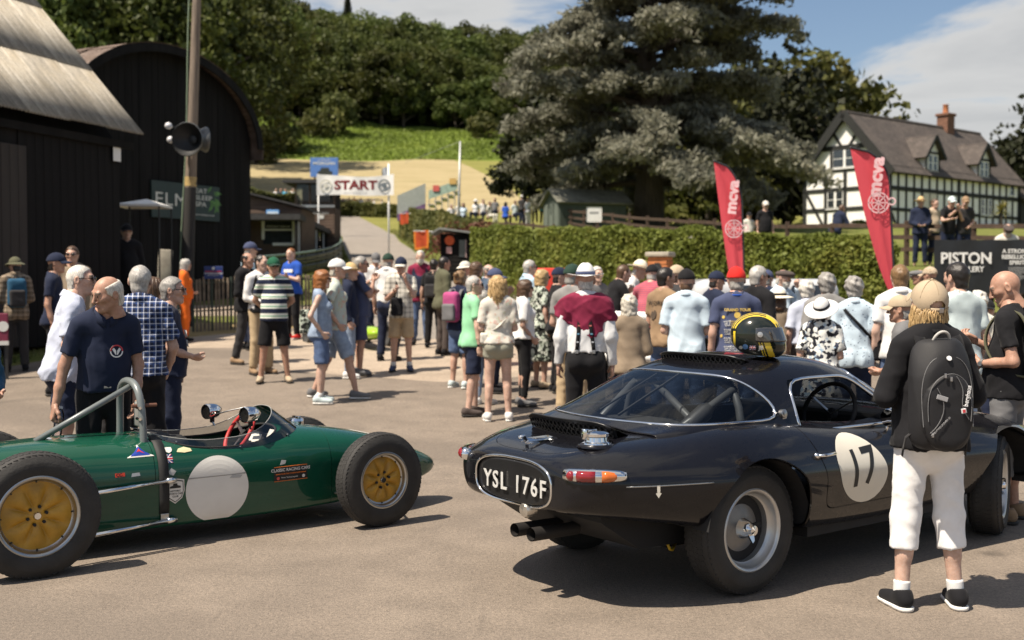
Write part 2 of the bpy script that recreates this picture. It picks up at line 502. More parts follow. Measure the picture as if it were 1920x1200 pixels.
built(brk_s,'hillside',bracken_m)
hay_s,rest=rest.split(lambda V:np.maximum(117+wob(V,.1,1.5)-V[:,1],V[:,0]/V[:,1]-np.interp(V[:,1],[110,140,200],[.02,0,-.05])+.004*fbm(V[:,0]*.1,V[:,1]*.1,4)))
built(hay_s,'field',hay_m)
mead_s,rest=rest.split(lambda V:86-V[:,1])
built(mead_s,'meadow',meadow_m)
dry_s,rest=rest.split(lambda V:np.maximum.reduce([V[:,1]-25.4+wob(V),20.2-V[:,1],V[:,0]+2.6]))
built(dry_s,'verge',dry_m)
path_s,rest=rest.split(lambda V:np.maximum.reduce([V[:,1]-30.5+wob(V),27.3-V[:,1]+wob(V),V[:,0]+2.0,-30-V[:,0]]))
built(path_s,'path',gravel_m)
built(rest,'lawn',grass_m)
# ------------------------------------------------------------------ materials shared by buildings
black_wood=mat('tarred_timber',(.0085,.0078,.0078),.85,var=.5,spec=.2,scale=3,bump=.4,bscale=20,stretch=(1,1,.12))
door_wood=mat('brown_boards',(.028,.021,.017),.75,var=.35,scale=4,bump=.4,bscale=25,stretch=(1,1,.1))
white_paint=mat('white_paint',(.78,.78,.76),.55,var=.05)
def corrugated(name,lo,mid,hi,moss):
 b=newmat(name); v=b.coord(kind='Object'); st=b.coord((3,.25,.25),kind='Object')
 n=b.noise(st,3,6,.65); n2=b.noise(v,.9,5,.6); n3=b.noise(v,22,4,.7)
 c=b.ramp(n,[(.36,lo),(.5,mid),(.62,hi)]); hv=b.n('ShaderNodeHueSaturation'); b.link(c,hv.inputs['Color']); b.link(b.math('ADD',.78,b.math('MULTIPLY',b.rand(),.4)),hv.inputs['Value']); c=hv.outputs[0]
 c=b.mix(b.ramp(n2,[(.45,0.0),(.7,.6)]),c,moss)
 c=b.mix(.5,c,b.ramp(n3,[(.35,(.65,.65,.65)),(.6,(1.1,1.1,1.1))]),'MULTIPLY')
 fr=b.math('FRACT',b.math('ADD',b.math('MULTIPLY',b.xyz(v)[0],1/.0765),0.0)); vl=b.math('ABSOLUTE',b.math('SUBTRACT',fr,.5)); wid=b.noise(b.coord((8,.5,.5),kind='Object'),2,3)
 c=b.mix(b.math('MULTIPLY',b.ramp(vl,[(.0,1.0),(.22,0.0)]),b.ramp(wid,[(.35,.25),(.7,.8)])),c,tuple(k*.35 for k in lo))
 b.link(c,b.p.inputs['Base Color']); b.p.inputs['Roughness'].default_value=.8
 b.bump(n3,.2,.01); return b.m
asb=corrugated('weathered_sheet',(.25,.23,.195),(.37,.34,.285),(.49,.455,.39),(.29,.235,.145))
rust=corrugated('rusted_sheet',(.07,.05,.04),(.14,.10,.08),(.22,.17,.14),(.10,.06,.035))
sign_white=mat('sign_white',(.75,.74,.72),.5,var=.06)
# ------------------------------------------------------------------ gabled barn, left foreground
bx,by=at(228,400,22).x,22.0
b1=empty('timber_barn',(bx,by,gzf(bx,by)-.05),math.atan2(-.947,-.322),
'black boarded barn with pale corrugated sheet roof at the left of the paddock','barn')
zb=4.6-(gzf(bx,by)-.05)
m=MB(); m.box((0,-9,0),(14,-.06,zb-.25)); m.prism([(-9,zb-.2),(0-.06,zb-.2),(-4.5,zb+5.1)],.05,13.9,0)
m.build('wall',black_wood,b1)
plank=None
for i in range(66):
 x=.01+i*.205
 if 2.55<x<5.65:continue
 if plank is None:
  plank=MB().box((0,0,0),(.197,.025,zb-.28)).build('plank',black_wood,b1); p=plank
 else:p=plank.copy(); C.objects.link(p)
 p.location=(x,-.058+rnd.uniform(0,.008),.02)
d=MB().box((2.5,-.05,.02),(5.75,-.02,zb-.55)).build('door',door_wood,b1)
pl=None
for i in range(16):
 if pl is None:pl=MB().box((0,0,0),(.19,.022,zb-.6)).build('plank',door_wood,d); q=pl
 else:q=pl.copy(); C.objects.link(q)
 q.location=(2.52+i*.2,-.018+rnd.uniform(0,.006),.04)
MB().box((-.32,.0,zb-.30),(14,.06,zb-.16)).build('fascia',black_wood,b1)
def corr_sheet(n,pitch,ln,amp=.024,seg=6,thick=.009):
 """one corrugated sheet lying in local XY: n corrugations across X, ln long in Y"""
 k=n*seg+1; xs_=np.linspace(0,n*pitch,k); zz=amp*np.cos(np.arange(k)/seg*2*math.pi)
 V,Fc=[],[]
 for dz in (0,-thick):
  for yy in (0,ln):V+=[(x,yy,z+dz)for x,z in zip(xs_,zz)]
 for i in range(k-1):
  Fc+=[(i,i+1,k+i+1,k+i),(2*k+i,3*k+i,3*k+i+1,2*k+i+1),(i,2*k+i,2*k+i+1,i+1),(k+i,k+i+1,3*k+i+1,3*k+i)]
 return V,Fc
sl=math.atan2(zb+5.15-zb,4.5+.28); slen=math.hypot(5.15,4.78)
for side in (0,1):
 ro=empty('roof_slope',(0,0,0),0,parent=b1)
 data=None
 nrow=4 if side==0 else 3
 for r_ in range(nrow):
  ln=slen/nrow
  for i in range(14):
   w_=14*.076
   if data is None:
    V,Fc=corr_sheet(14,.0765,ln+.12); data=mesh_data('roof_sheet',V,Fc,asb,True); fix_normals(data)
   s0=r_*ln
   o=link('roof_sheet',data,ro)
   jit=rnd.uniform(-.012,.012)
   if side==0:
    o.matrix_local=Matrix.Translation((-.34+i*(w_-.03),.28-s0*math.cos(sl),zb-.02+s0*math.sin(sl)+.02*(i%2)+.028*r_+jit*.3))@ Matrix.Rotation(-sl,4,'X')@ Matrix.Rotation(math.pi,4,'X')@ Matrix.Translation((0,-0+jit,0))
   else:
    o.matrix_local=Matrix.Translation((-.34+i*(w_-.03),-9.28+s0*math.cos(sl),zb-.02+s0*math.sin(sl)+.018*(i%2)))@ Matrix.Rotation(sl,4,'X')
nt_=empty('paper_notice',(bx,by,0),math.atan2(-.947,-.322),'white paper notice pinned high on the corner of the black barn','notice')
pz=at(224,288,21.9).z
MB().box((.02,.0,pz-.15),(.24,.012,pz+.15)).build('sheet',sign_white,nt_)
MB().box((.0,.003,pz-.17),(.26,.0085,pz+.17)).build('backing',black_wood,nt_)
# ------------------------------------------------------------------ round roofed barn
o2=Vector((-10.97,27.8,0)); z2=gzf(-9,30)-.3
b2=empty('round_roofed_barn',(o2.x,o2.y,z2),math.atan2(.89,.46),'tall black barn with curved rusty corrugated roof behind the loudspeaker pole','barn')
W2,ez,ra,rb_=6.97,4.75,3.62,2.38
ez-=z2-.95
def arch(t,dr=0):return (W2/2+(ra+dr)*math.cos(t),ez+(rb_+dr)*math.sin(t))
ts=[math.pi*k/28 for k in range(29)]
m=MB(); m.prism([(0,0),(W2,0),(W2,ez)]+[arch(t,-.2)for t in ts[1:-1]]+[(0,ez)],.06,15,1); m.build('wall',black_wood,b2)
nb=30
for i in range(nb):
 xa,xb=W2*i/nb+.006,W2*(i+1)/nb-.006
 def top(x):
  c=(x-W2/2)/(ra-.1); return ez+(rb_-.1)*math.sqrt(max(0,1-c*c))
 y0=rnd.uniform(.012,.03)
 V=[(xa,y0,0),(xb,y0,0),(xb,y0,top(xb)),(xa,y0,top(xa)),(xa,.058,0),(xb,.058,0),(xb,.058,top(xb)),(xa,.058,top(xa))]
 obj('plank',V,[(0,1,2,3),(0,4,5,1),(1,5,6,2),(2,6,7,3),(3,7,4,0)],black_wood,b2)
for seg_ in range(14):
 for course in range(3):
  ta,tb=math.pi*(course/3-.04),math.pi*((course+1)/3+.02)
  V,Fc=[],[]; nx,nt2=36,10
  for i in range(nx+1):
   yy=-.35+seg_*1.1+1.14*i/nx; zz=.02*math.cos(i/36*14*2*math.pi/1.0)
   for j in range(nt2+1):
    t=ta+(tb-ta)*j/nt2; px_,pz_=arch(t,zz+.012*(seg_%2)+.02*(course==1)); V.append((px_,yy,pz_))
  for i in range(nx):
   for j in range(nt2):
    a=i*(nt2+1)+j; Fc.append((a,a+nt2+1,a+nt2+2,a+1))
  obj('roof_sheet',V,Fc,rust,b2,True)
vb=MB()
for a,b_ in zip(ts[:-1],ts[1:]):
 p,q=arch(a,-.1),arch(b_,-.1); vb.bar((p[0],-.33,p[1]),(q[0],-.33,q[1]),.05,.22,(math.cos(a),0,math.sin(a)))
vb.build('verge_board',black_wood,b2)
MB().box((W2-.02,.05,0),(W2+.0,.08,ez)).build('corner_post',black_wood,b2)
dark_green_board=mat('dark_green_board',(.018,.035,.034),.5,var=.1)
txt_pale=mat('pale_lettering',(.62,.62,.58),.5,var=.03)
leaf_print=mat('leaf_print',(.09,.22,.05),.5,var=.5,scale=14)
sg=empty('wall_sign',(o2.x,o2.y,z2),math.atan2(.89,.46),'dark green ELM and EAT SLEEP SPA sign board on the round roofed barn','sign')
def onb2(px,py):
 """local (x, z) on the barn front for a photograph pixel"""
 a=(px-960)/F; y=(o2.y*.46/.89-o2.x)/(.46/.89-a)if False else None
 # intersect ray x = a*y (to first order) with front line o2 + s*(.46,.89)
 s=(a*o2.y-o2.x)/(.46-a*.89); y=o2.y+.89*s
 return s,at(px,py,y).z-z2
x0,zt=onb2(284,337); x1,zt1=onb2(411,352); _,zl0=onb2(284,404); _,zl1=onb2(411,418)
zt,zl=(zt+zt1)/2,(zl0+zl1)/2
MB().box((x0,-.05,zl),(x1,.01,zt)).build('board',dark_green_board,sg)
def onfront(x,z):return frame((1,0,0),(0,0,1),(0,-1,0),(x,-.055,z))
h_=zt-zl; w_=x1-x0
text_mesh('lettering','ELM',.50*h_,txt_pale,sg,onfront(x0+.27*w_,zt-.50*h_),.006,sx=1.35,space=1.1)
text_mesh('lettering','EAT\nSLEEP\nSPA',.19*h_,txt_pale,sg,onfront(x0+.62*w_,zt-.36*h_),.006,'LEFT',sx=1.5)
text_mesh('lettering','www.elmspa.co.uk',.07*h_,txt_pale,sg,onfront(x0+.62*w_,zl+.16*h_),.006,'LEFT',sx=1.5)
lv=MB()
for k in range(14):
 cx_,cz_=x0+w_*rnd.uniform(.84,.98),zl+h_*rnd.uniform(.3,.92); a=rnd.uniform(0,6.28); l_=rnd.uniform(.08,.17)*h_
 u_=Vector((math.cos(a)*1.3,0,math.sin(a)))*l_; v_=Vector((-math.sin(a),0,math.cos(a)))*l_*.35; c_=Vector((cx_,-.053-k*.0004,cz_))
 lv.add([c_-u_,c_+v_,c_+u_,c_-v_],[(0,1,2,3)])
lv.build('leaf_motif',leaf_print,sg)
# small awning by the barn
aw=empty('awning',at(228,384,24.2),0,'small white canopy projecting in the shade between the two barns','canopy')
cloth_w=mat('white_canvas',(.78,.78,.76),.8,var=.06,bump=.2,bscale=12)
dk=mat('dark_metal',(.02,.021,.023),.5,var=.2)
m=MB(); m.add([(-.05,-.3,0),(.9,-.3,.0),(.9,.6,.0),(-.05,.6,.0),(.5,.1,.13),(-.05,-.3,-.05),(.9,-.3,-.05),(.9,.6,-.05),(-.05,.6,-.05)],
[(0,1,4),(1,2,4),(2,3,4),(3,0,4),(0,5,6,1),(1,6,7,2),(2,7,8,3),(3,8,5,0)])
m.build('canopy',cloth_w,aw)
for px_ in (-.03,.88):
 for py_ in (-.28,.58):MB().cyl((px_,py_,-1.95),(px_,py_,-.01),.018,8).build('leg',dk,aw)
stone_m=mat('pale_stone',(.36,.33,.27),.9,var=.25,scale=5,bump=.5)
p0=at(309,510,26.5)
st_=MB().box((-.16,-.1,-.5),(.16,.1,.52),.03).build('stone_post',stone_m,None,True,(p0.x,p0.y,p0.z),(0,R(3),.3),40)
tag(st_,'pale weathered stone gatepost standing in front of the round barn','gatepost')
# ------------------------------------------------------------------ pole with loudspeakers
pole_m=mat('weathered_pole',(.19,.15,.115),.85,var=.35,scale=5,bump=.5,bscale=30,stretch=(4,4,.3))
pole_dark=mat('tarred_pole_base',(.022,.02,.019),.8,var=.3,stretch=(3,3,.3))
pb=at(347,480,24.6); pb.z=gzf(pb.x,24.6); pt=at(371,-60,24.6)
ul=empty('utility_pole',pb,0,'tall weathered timber pole with tarred foot in front of the round barn','pole')
v=pt-pb
split_z=at(350,352,24.6).z-pb.z; fr=split_z/v.z
MB().tube([(0,0,-.2),v*fr],[.135,.125],16).build('pole_foot',pole_dark,ul,True,sharp=50)
MB().tube([v*fr,v],[.122,.085],16).build('pole',pole_m,ul,True,sharp=50)
tagm=mat('yellow_tag',(.42,.30,.12),.6,var=.3,scale=20)
c_=v*(fr+.004); M_=Matrix.Translation(c_)@ v.to_track_quat('Z','Y').to_matrix().to_4x4()
t_=MB(); t_.lathe([(.127,0),(.127,.2)],20,M_); t_.build('warning_band',tagm,ul,True)
tri=MB(); tri.add([M_ @ Vector((-.055,-.131,.04)),M_ @ Vector((.055,-.131,.04)),M_ @ Vector((0,-.131,.15))],[(0,1,2)]); tri.build('warning_triangle',mat('warn_black',(.03,.03,.03),.6),ul)
cab=mat('green_cable',(.18,.24,.16),.6)
MB().tube([v*t+Vector((-.13-.02*math.sin(t*9),-.06,0))for t in np.linspace(.02,.98,24)],.016,6).build('cable',cab,ul,True)
horn_m=mat('grey_horn',(.11,.115,.115),.4,.3,.15)
horn_in=mat('horn_inside',(.035,.036,.037),.5,.2,.15)
for k,(px_,py_,dirv,r_,lab)in enumerate([(351,261,(-.22,-.95,-.06),.345,'grey horn loudspeaker on the pole facing the paddock'),
(386,262,(.80,.50,0),.27,'grey horn loudspeaker on the pole facing the hill climb'),
]):
 c_=at(px_,py_,23.7+1.2*k); hs=empty('horn_loudspeaker',c_,0,lab,'loudspeaker','horn loudspeakers on the pole')
 A=axis_m((0,0,0),dirv,(0,0,1)); h=MB()
 h.lathe([(r_,.02),(r_+.012,0),(r_*.96,-.05),(r_*.72,-.16),(r_*.42,-.27),(r_*.2,-.36),(.07,-.40),(.075,-.52),(.0,-.53)],28,A)
 h.build('horn',horn_m,hs,True,sharp=60)
 h=MB(); h.lathe([(r_-.004,.018),(r_*.93,-.045),(r_*.69,-.16),(r_*.39,-.26),(r_*.19,-.30),(.09,-.22),(.0,-.20)],28,A); h.build('throat',horn_in,hs,True,sharp=60)
 pc=pb+v*((c_.z-pb.z)/v.z)
 MB().bar(A @ Vector((0,0,-.35)),pc-c_,.04).build('bracket',dk,hs)
for (px_,py_)in ((316,236),(320,262)):
 c_=at(px_,py_,24.2); bl=empty('floodlight',c_,0,'small round lamp on a bracket beside the horn loudspeaker, '+('upper of the two' if py_==236 else 'lower of the two'),'lamp','lamps on the loudspeaker pole')
 m=MB(); m.lathe([(0,.07),(.05,.06),(.075,.02),(.07,-.03),(.03,-.09),(.0,-.1)],16,axis_m((0,0,0),(-.5,-.85,.1))); m.build('lamp_body',mat('lamp_white',(.6,.6,.62),.25,var=.05),bl,True)
 pc=pb+v*((c_.z-pb.z)/v.z); MB().bar((0,.03,0),pc-c_,.025).build('bracket',dk,bl)
 # ------------------------------------------------------------------ picket railing with notice
rail_m=mat('green_railing',(.03,.045,.035),.5,var=.3)
rail_r=mat('weathered_paling',(.19,.15,.11),.8,var=.4,scale=8)
fc=empty('picket_railing',(0,0,0),0,'dark railing of thin upright pales in front of the two barns','railing')
A_,B_=at(362,560,23.4),at(655,540,25.5)
nb=44
for i in range(nb+1):
 t=i/nb; x,y=A_.x+(B_.x-A_.x)*t,A_.y+(B_.y-A_.y)*t; zg=gzf(x,y); h_=1.12+rnd.uniform(-.05,.03)
 ln=rnd.uniform(-.02,.02)
 MB().bar((x,y,zg-.1),(x+ln,y,zg+h_),.042,.03,(0,1,0)).build('pale',rail_r if i%5 else rail_m,fc)
for hz in (.42,1.0):
 m=MB()
 for i in range(12):
  q=[(A_.x+(B_.x-A_.x)*t,A_.y+(B_.y-A_.y)*t+.035)for t in (i/12,(i+1)/12)]
  m.bar((*q[0],gzf(*q[0])+hz),(*q[1],gzf(*q[1])+hz),.05,.03)
 m.build('rail',rail_m,fc)
navy=mat('navy_sign',(.012,.03,.14),.45,var=.08)
red_l=mat('red_lettering',(.5,.03,.03),.5)
nz_=empty('notice_board',at(400.5,511,23.3),0,'navy notice board with red and white lines hung on the dark railing','notice board')
MB().box((-.19,-.02,-.13),(.19,.02,.13),.006).build('board',navy,nz_)
fr_=lambda x,z,y=-.0215:frame((1,0,0),(0,0,1),(0,-1,0),(x,y,z))
text_mesh('lettering','MEMBERS & GUESTS',.038,red_l,nz_,fr_(0,.02),.002,bold=.001)
text_mesh('lettering','AUTHORISED ENTRANTS',.034,txt_pale,nz_,fr_(0,-.02),.002,bold=.001)
text_mesh('lettering','PASS HOLDERS ONLY',.026,txt_pale,nz_,fr_(0,-.06),.002)
m=MB(); m.lathe([(0,.003),(.03,.003),(.03,0)],16,axis_m((0,-.022,.085),(0,-1,0))); m.build('emblem',txt_pale,nz_)
# ------------------------------------------------------------------ start line: huts, banner, barrier, hoardings
plank_m=mat('brown_cladding',(.09,.058,.04),.8,var=.4,scale=3,bump=.5,bscale=16,stretch=(.3,1,3))
felt=mat('dark_roofing',(.035,.034,.036),.8,var=.3)
pane=mat('dark_glass',(.03,.035,.04),.08,var=.3,spec=.8)
def clad(parent,x0,x1,y,z0,z1,step=.16,mt=None,name='plank'):
 """horizontal boards, one object each, on a wall facing -Y"""
 n=max(1,round((z1-z0)/step)); me=None
 for i in range(n):
  h=(z1-z0)/n
  if me is None:
   b_=MB(); b_.add([(x0,0,0),(x1,0,0),(x1,.012,h-.012),(x0,.012,h-.012),(x0,.03,0),(x1,.03,0),(x1,.03,h-.012),(x0,.03,h-.012)],[(0,1,2,3),(0,4,5,1),(1,5,6,2),(2,6,7,3),(3,7,4,0)])
   me=mesh_data(name,b_.V,b_.F,mt or plank_m)
  link(name,me,parent,(0,y+rnd.uniform(-.004,.004),z0+i*h))
d_=48
a0,a1=at(470,470,d_),at(566,470,d_); zg=gzf(a0.x,d_)
lo=empty('timekeeping_hut',(a0.x,d_,zg),0,'low brown boarded hut with white framed serving hatch beside the barrier','hut')
wd=a1.x-a0.x; topz=at(480,366,d_).z-zg; topr=at(566,392,d_).z-zg
MB().prism([(-1.2,0),(wd,0),(wd,topr),(-1.2,topz+.3)],.04,3.2,1).build('wall',plank_m,lo)
clad(lo,-1.2,wd,.0,0,topr-.02)
m=MB(); m.add([(-1.35,-.2,topz+.36),(wd+.15,-.2,topr+.03),(wd+.15,3.4,topr+.03),(-1.35,3.4,topz+.36),(-1.35,-.2,topz+.44),(wd+.15,-.2,topr+.11),(wd+.15,3.4,topr+.11),(-1.35,3.4,topz+.44)],
[(0,3,2,1),(4,5,6,7),(0,1,5,4),(1,2,6,5),(2,3,7,6),(3,0,4,7)]); m.build('roof',felt,lo)
def loc48(px,py):p=at(px,py,d_); return p.x-a0.x,p.z-zg
hx0,hz0=loc48(494,458); hx1,hz1=loc48(551,412)
hw=MB().box((hx0,-.03,hz0),(hx1,-.008,hz1)).build('window',pane,lo)
for q in ((hx0-.06,hz0+.2,hx0+.06,hz1),(hx1-.06,hz0,hx1+.06,hz1),(hx0+.4,hz0-.06,hx1,hz0+.06),(hx0,(hz0+hz1)/2+.06,hx1,(hz0+hz1)/2+.12)):
 MB().box((q[0],-.09,q[1]),(q[2],-.032,q[3]),.012).build('frame',white_paint,hw)
text_mesh('lettering','SHELSLEY WALSH',.13,txt_pale,hw,frame((1,0,0),(0,0,1),(0,-1,0),((hx0+hx1)/2,-.033,(hz0+hz1)/2+.22)),.004)
sky_blue=mat('blue_sign',(.10,.30,.62),.45)
sb=empty('hut_sign',(a0.x,d_-.05,zg),0,'small blue rounded sign with white panel on the brown hut','sign')
x_,z_=loc48(512,400)
MB().box((x_-.28,-.03,z_-.15),(x_+.28,.01,z_+.15),.03).build('board',sky_blue,sb)
MB().box((x_-.23,-.034,z_-.09),(x_+.23,-.0305,z_+.07)).build('panel',mat('pale_blue',(.6,.72,.82),.5),sb)
# glazed start pavilion running back beside the barrier
P0,P1=at(557,470,47),at(622,462,62)
pav=empty('start_pavilion',(P0.x,P0.y,gzf(P0.x,P0.y)),math.atan2(P1.y-P0.y,P1.x-P0.x),'black framed glazed pavilion beside the start line barrier','pavilion')
ln=math.hypot(P1.x-P0.x,P1.y-P0.y); rise=gzf(P1.x,P1.y)-gzf(P0.x,P0.y); zt0=at(557,402,47).z-gzf(P0.x,P0.y)
MB().box((0,.06,0),(ln,2.2,.5)).build('wall',black_wood,pav)
n=9
for i in range(n+1):
 x=ln*i/n
 MB().box((x-.05,-.03,0),(x+.05,.09,zt0-.05+.0*x)).build('post',black_wood,pav)
 if i<n:
  w=MB().box((x+.05,.03,.5),(x+ln/n-.05,.045,zt0-.25)).build('window',glass('pavilion_glass',(.55,.58,.6)),pav)
  if i%2==0:
   for k in range(3):MB().box((x+.15+k*.42,-.0,.5),(x+.19+k*.42,.028,zt0-.25)).build('frame',white_paint,w)
MB().box((-.1,-.14,zt0-.22),(ln+.1,2.35,zt0+.02)).build('roof',felt,pav)
MB().box((0,2.14,.5),(ln,2.19,zt0-.2)).build('back_wall',mat('grey_boards',(.16,.15,.14),.8),pav)
# two storey start hut
d_=60
t0,t1=at(553,420,d_),at(627,420,d_); zg=gzf(t0.x,d_)
tw=empty('start_hut',(t0.x,d_,zg),0,'two storey brown boarded start hut with wide lookout windows','hut')
def loc60(px,py):p=at(px,py,d_); return p.x-t0.x,p.z-zg
wd=t1.x-t0.x; zt=loc60(560,344)[1]; zs=loc60(560,388)[1]; zu=loc60(560,420)[1]
MB().box((0,.05,0),(wd,2.2,zs-.02)).build('wall',plank_m,tw)
clad(tw,0,wd,.01,zu-.5,zs-.03)
for x in (0,wd*.36,wd*.98):MB().box((x,.0,zs),(x+.09,.09,zt)).build('post',plank_m,tw)
MB().box((-.02,-.04,zs-.02),(wd+.02,.06,zs+.1),.01).build('sill',white_paint,tw)
MB().box((.1,.045,zs+.11),(wd*.36,.055,zt)).build('window',glass('hut_glass',(.5,.55,.58)),tw)
MB().box((wd*.36+.1,.045,zs+.11),(wd*.97,.055,zt)).build('window',glass('hut_glass'),tw)
MB().box((.0,2.1,zs),(wd,2.18,zt)).build('back_wall',mat('hut_inside',(.05,.045,.04),.8),tw)
m=MB(); m.box((-.55,-.5,zt),(wd+.2,2.6,zt+.14)); m.build('roof',felt,tw)
text_mesh('lettering','SHELSLEY',.2,txt_pale,tw,frame((1,0,0),(0,0,1),(0,-1,0),(wd*.66,-.004,zs-.33)),.004)
m=MB(); m.prism([(wd*.6,zs-.62),(wd*.72,zs-.62),(wd*.74,zs-.46),(wd*.66,zs-.42),(wd*.58,zs-.46)],-.01,-.003,1); m.build('emblem',txt_pale,tw)
# armco barrier
arm_m=mat('dark_green_armco',(.022,.034,.026),.45,.2,.3,scale=2)
arm_t=mat('armco_top_tube',(.14,.20,.16),.45,.2,.2)
pts=[]
for px_,py_,d_ in ((470,510,40),(520,508,42),(580,500,46),(622,482,51),(641,458,57),(637,436,66),(631,420,76)):
 p=at(px_,py_,d_); pts.append((p.x,p.y,gzf(p.x,p.y)))
pp=np.array(pts); tt=np.linspace(0,len(pp)-1,43); pp=np.stack([np.interp(tt,np.arange(len(pp)),pp[:,k])for k in range(3)],1)
for _ in range(6):pp[1:-1]=(pp[:-2]+pp[2:]+2*pp[1:-1])/4
ar=empty('crash_barrier',(0,0,0),0,'dark green curved crash barrier on the inside of the road','crash barrier')
prof=[(0,.0),(-.06,.06),(-.06,.12),(0,.17),(-.06,.23),(-.06,.29),(0,.34)]
for row,base in enumerate((.12,.5)):
 V,Fc=[],[]
 for i,p in enumerate(pp):
  a=pp[max(i-1,0)]; b_=pp[min(i+1,len(pp)-1)]; t=(b_-a)[:2]; t=t/np.linalg.norm(t); nn=np.array([t[1],-t[0]])
  for (o_,h_)in prof:V.append((p[0]-nn[0]*o_,p[1]-nn[1]*o_,p[2]+base+h_))
 k=len(prof)
 for i in range(len(pp)-1):
  for j in range(k-1):Fc.append((i*k+j,(i+1)*k+j,(i+1)*k+j+1,i*k+j+1))
 o=obj('beam',V,Fc,arm_m,ar,True)
MB().tube([(p[0],p[1],p[2]+.95)for p in pp],.05,8).build('top_tube',arm_t,ar,True)
for i in range(1,43,3):p=pp[i]; MB().box((p[0]-.05,p[1]+.06,p[2]-.2),(p[0]+.05,p[1]+.16,p[2]+.98)).build('post',arm_m,ar)
# START banner
d_=58
ban=empty('start_banner',at(666,347,d_),0,'white sagging banner with red START across the foot of the hill road','banner')
bw_=144/2/F*d_; bh=38/F*d_
ban_m=mat('banner_cloth',(.80,.79,.76),.75,var=.05,scale=2,bump=.15,bscale=3)
V,Fc=[],[]; nx,nz2=40,10
def bw3(u):return .05*math.sin(u*9)+.018*math.sin(u*23)
def sag(u):return -.16*(1-(2*u-1)**2)*.7+.03
for i in range(nx+1):
 u=i/nx
 for j in range(nz2+1):
  w=j/nz2; yb=bw3(u)
  V.append((-bw_+2*bw_*u,yb,(w-.5)*bh+sag(u)*w+.03*math.sin(u*7)))
for i in range(nx):
 for j in range(nz2):a=i*(nz2+1)+j; Fc.append((a,a+nz2+1,a+nz2+2,a+1))
obj('cloth',V,Fc,ban_m,ban,True)
ban_t=text_mesh('lettering','START',.62,mat('dark_red_print',(.36,.035,.04),.6),ban,frame((1,0,0),(0,0,1),(0,-1,0),(.02,-.11,-.02)),.006,bold=.022,sx=1.2)
ban_s=text_mesh('lettering','SHELSLEY WALSH HILL CLIMB',.09,mat('grey_print',(.35,.35,.36),.6),ban,frame((1,0,0),(0,0,1),(0,-1,0),(0,-.11,-.40)),.006)
for t_ in (ban_t,ban_s):
 for v in t_.data.vertices:u=(v.co.x+bw_)/(2*bw_); v.co.y=bw3(u)-.012
for sx_ in (-1.5,1.47):
 m=MB(); A=axis_m((sx_,bw3((sx_+bw_)/(2*bw_))-.05,-.02),(0,-1,0)); m.lathe([(.31,0),(.31,.006),(.235,.006),(.235,0)],28,A)
 m.lathe([(.13,0),(.13,.006),(0,.006)],20,A)
 m.build('emblem',mat('emblem_print',(.13,.16,.18),.6)if sx_>0 else mat('faint_print',(.6,.59,.52),.6),ban)
bp=empty('banner_pole',at(729,395,d_+.2),0,'slim white pole holding the right end of the start banner','pole')
zt=at(729,306,d_).z; z0=gzf(at(729,395,d_).x,d_)
MB().cyl((0,0,z0-bp.location.z),(0,0,zt-bp.location.z),.05,10).build('pole',white_paint,bp,True)
fl=MB(); n=8
V=[(-.02-.36*i/n+.04*math.sin(i),.04*math.sin(i*1.3),(zt-bp.location.z)-.12-.32*i/n*(1 if j else .55)-j*(.62-.05*i))for i in range(n+1)for j in (0,1)]
fg=obj('hanging_flag',V,[(2*i,2*i+1,2*i+3,2*i+2)for i in range(n)],mat('flag_cloth',(.35,.38,.42),.8,var=.6,scale=3),None,True,loc=bp.location)
tag(fg,'limp grey and white flag at the top of the banner pole','flag')
bp2=empty('banner_pole',(at(596,395,d_).x,d_+.2,gzf(at(596,395,d_).x,d_)),0,'slim white pole at the left end of the start banner, against the start hut','pole')
MB().cyl((0,0,-.2),(0,0,at(596,326,d_).z-bp2.location.z),.04,10).build('pole',white_paint,bp2,True)
# blue hoarding
hd=empty('hoarding',at(608,314,82),0,'blue hoarding with white lettering and a dark car picture beyond the start hut','hoarding')
s_=82/F
MB().box((-26*s_,-.05,-18*s_),(26*s_,.05,18*s_),.02).build('board',mat('hoarding_blue',(.09,.20,.52),.5,var=.08),hd)
text_mesh('lettering','MORGAN',.28,txt_pale,hd,frame((1,0,0),(0,0,1),(0,-1,0),(0,-.055,.28)),.006,bold=.006,sx=1.3)
text_mesh('lettering','MALVERN LINK',.14,txt_pale,hd,frame((1,0,0),(0,0,1),(0,-1,0),(0,-.055,.52)),.006)
m=MB(); m.prism([(-.45,-.55),(.55,-.55),(.6,-.3),(.4,-.26),(.32,-.02),(-.2,-.02),(-.32,-.26),(-.48,-.3)],-.062,-.052,1); m.build('car_picture',mat('car_print',(.03,.035,.03),.5,var=.5,scale=5),hd)
for sx_ in (-.7,.7):MB().box((sx_-.06,.06,-2.6),(sx_+.06,.16,.5)).build('post',plank_m,hd)
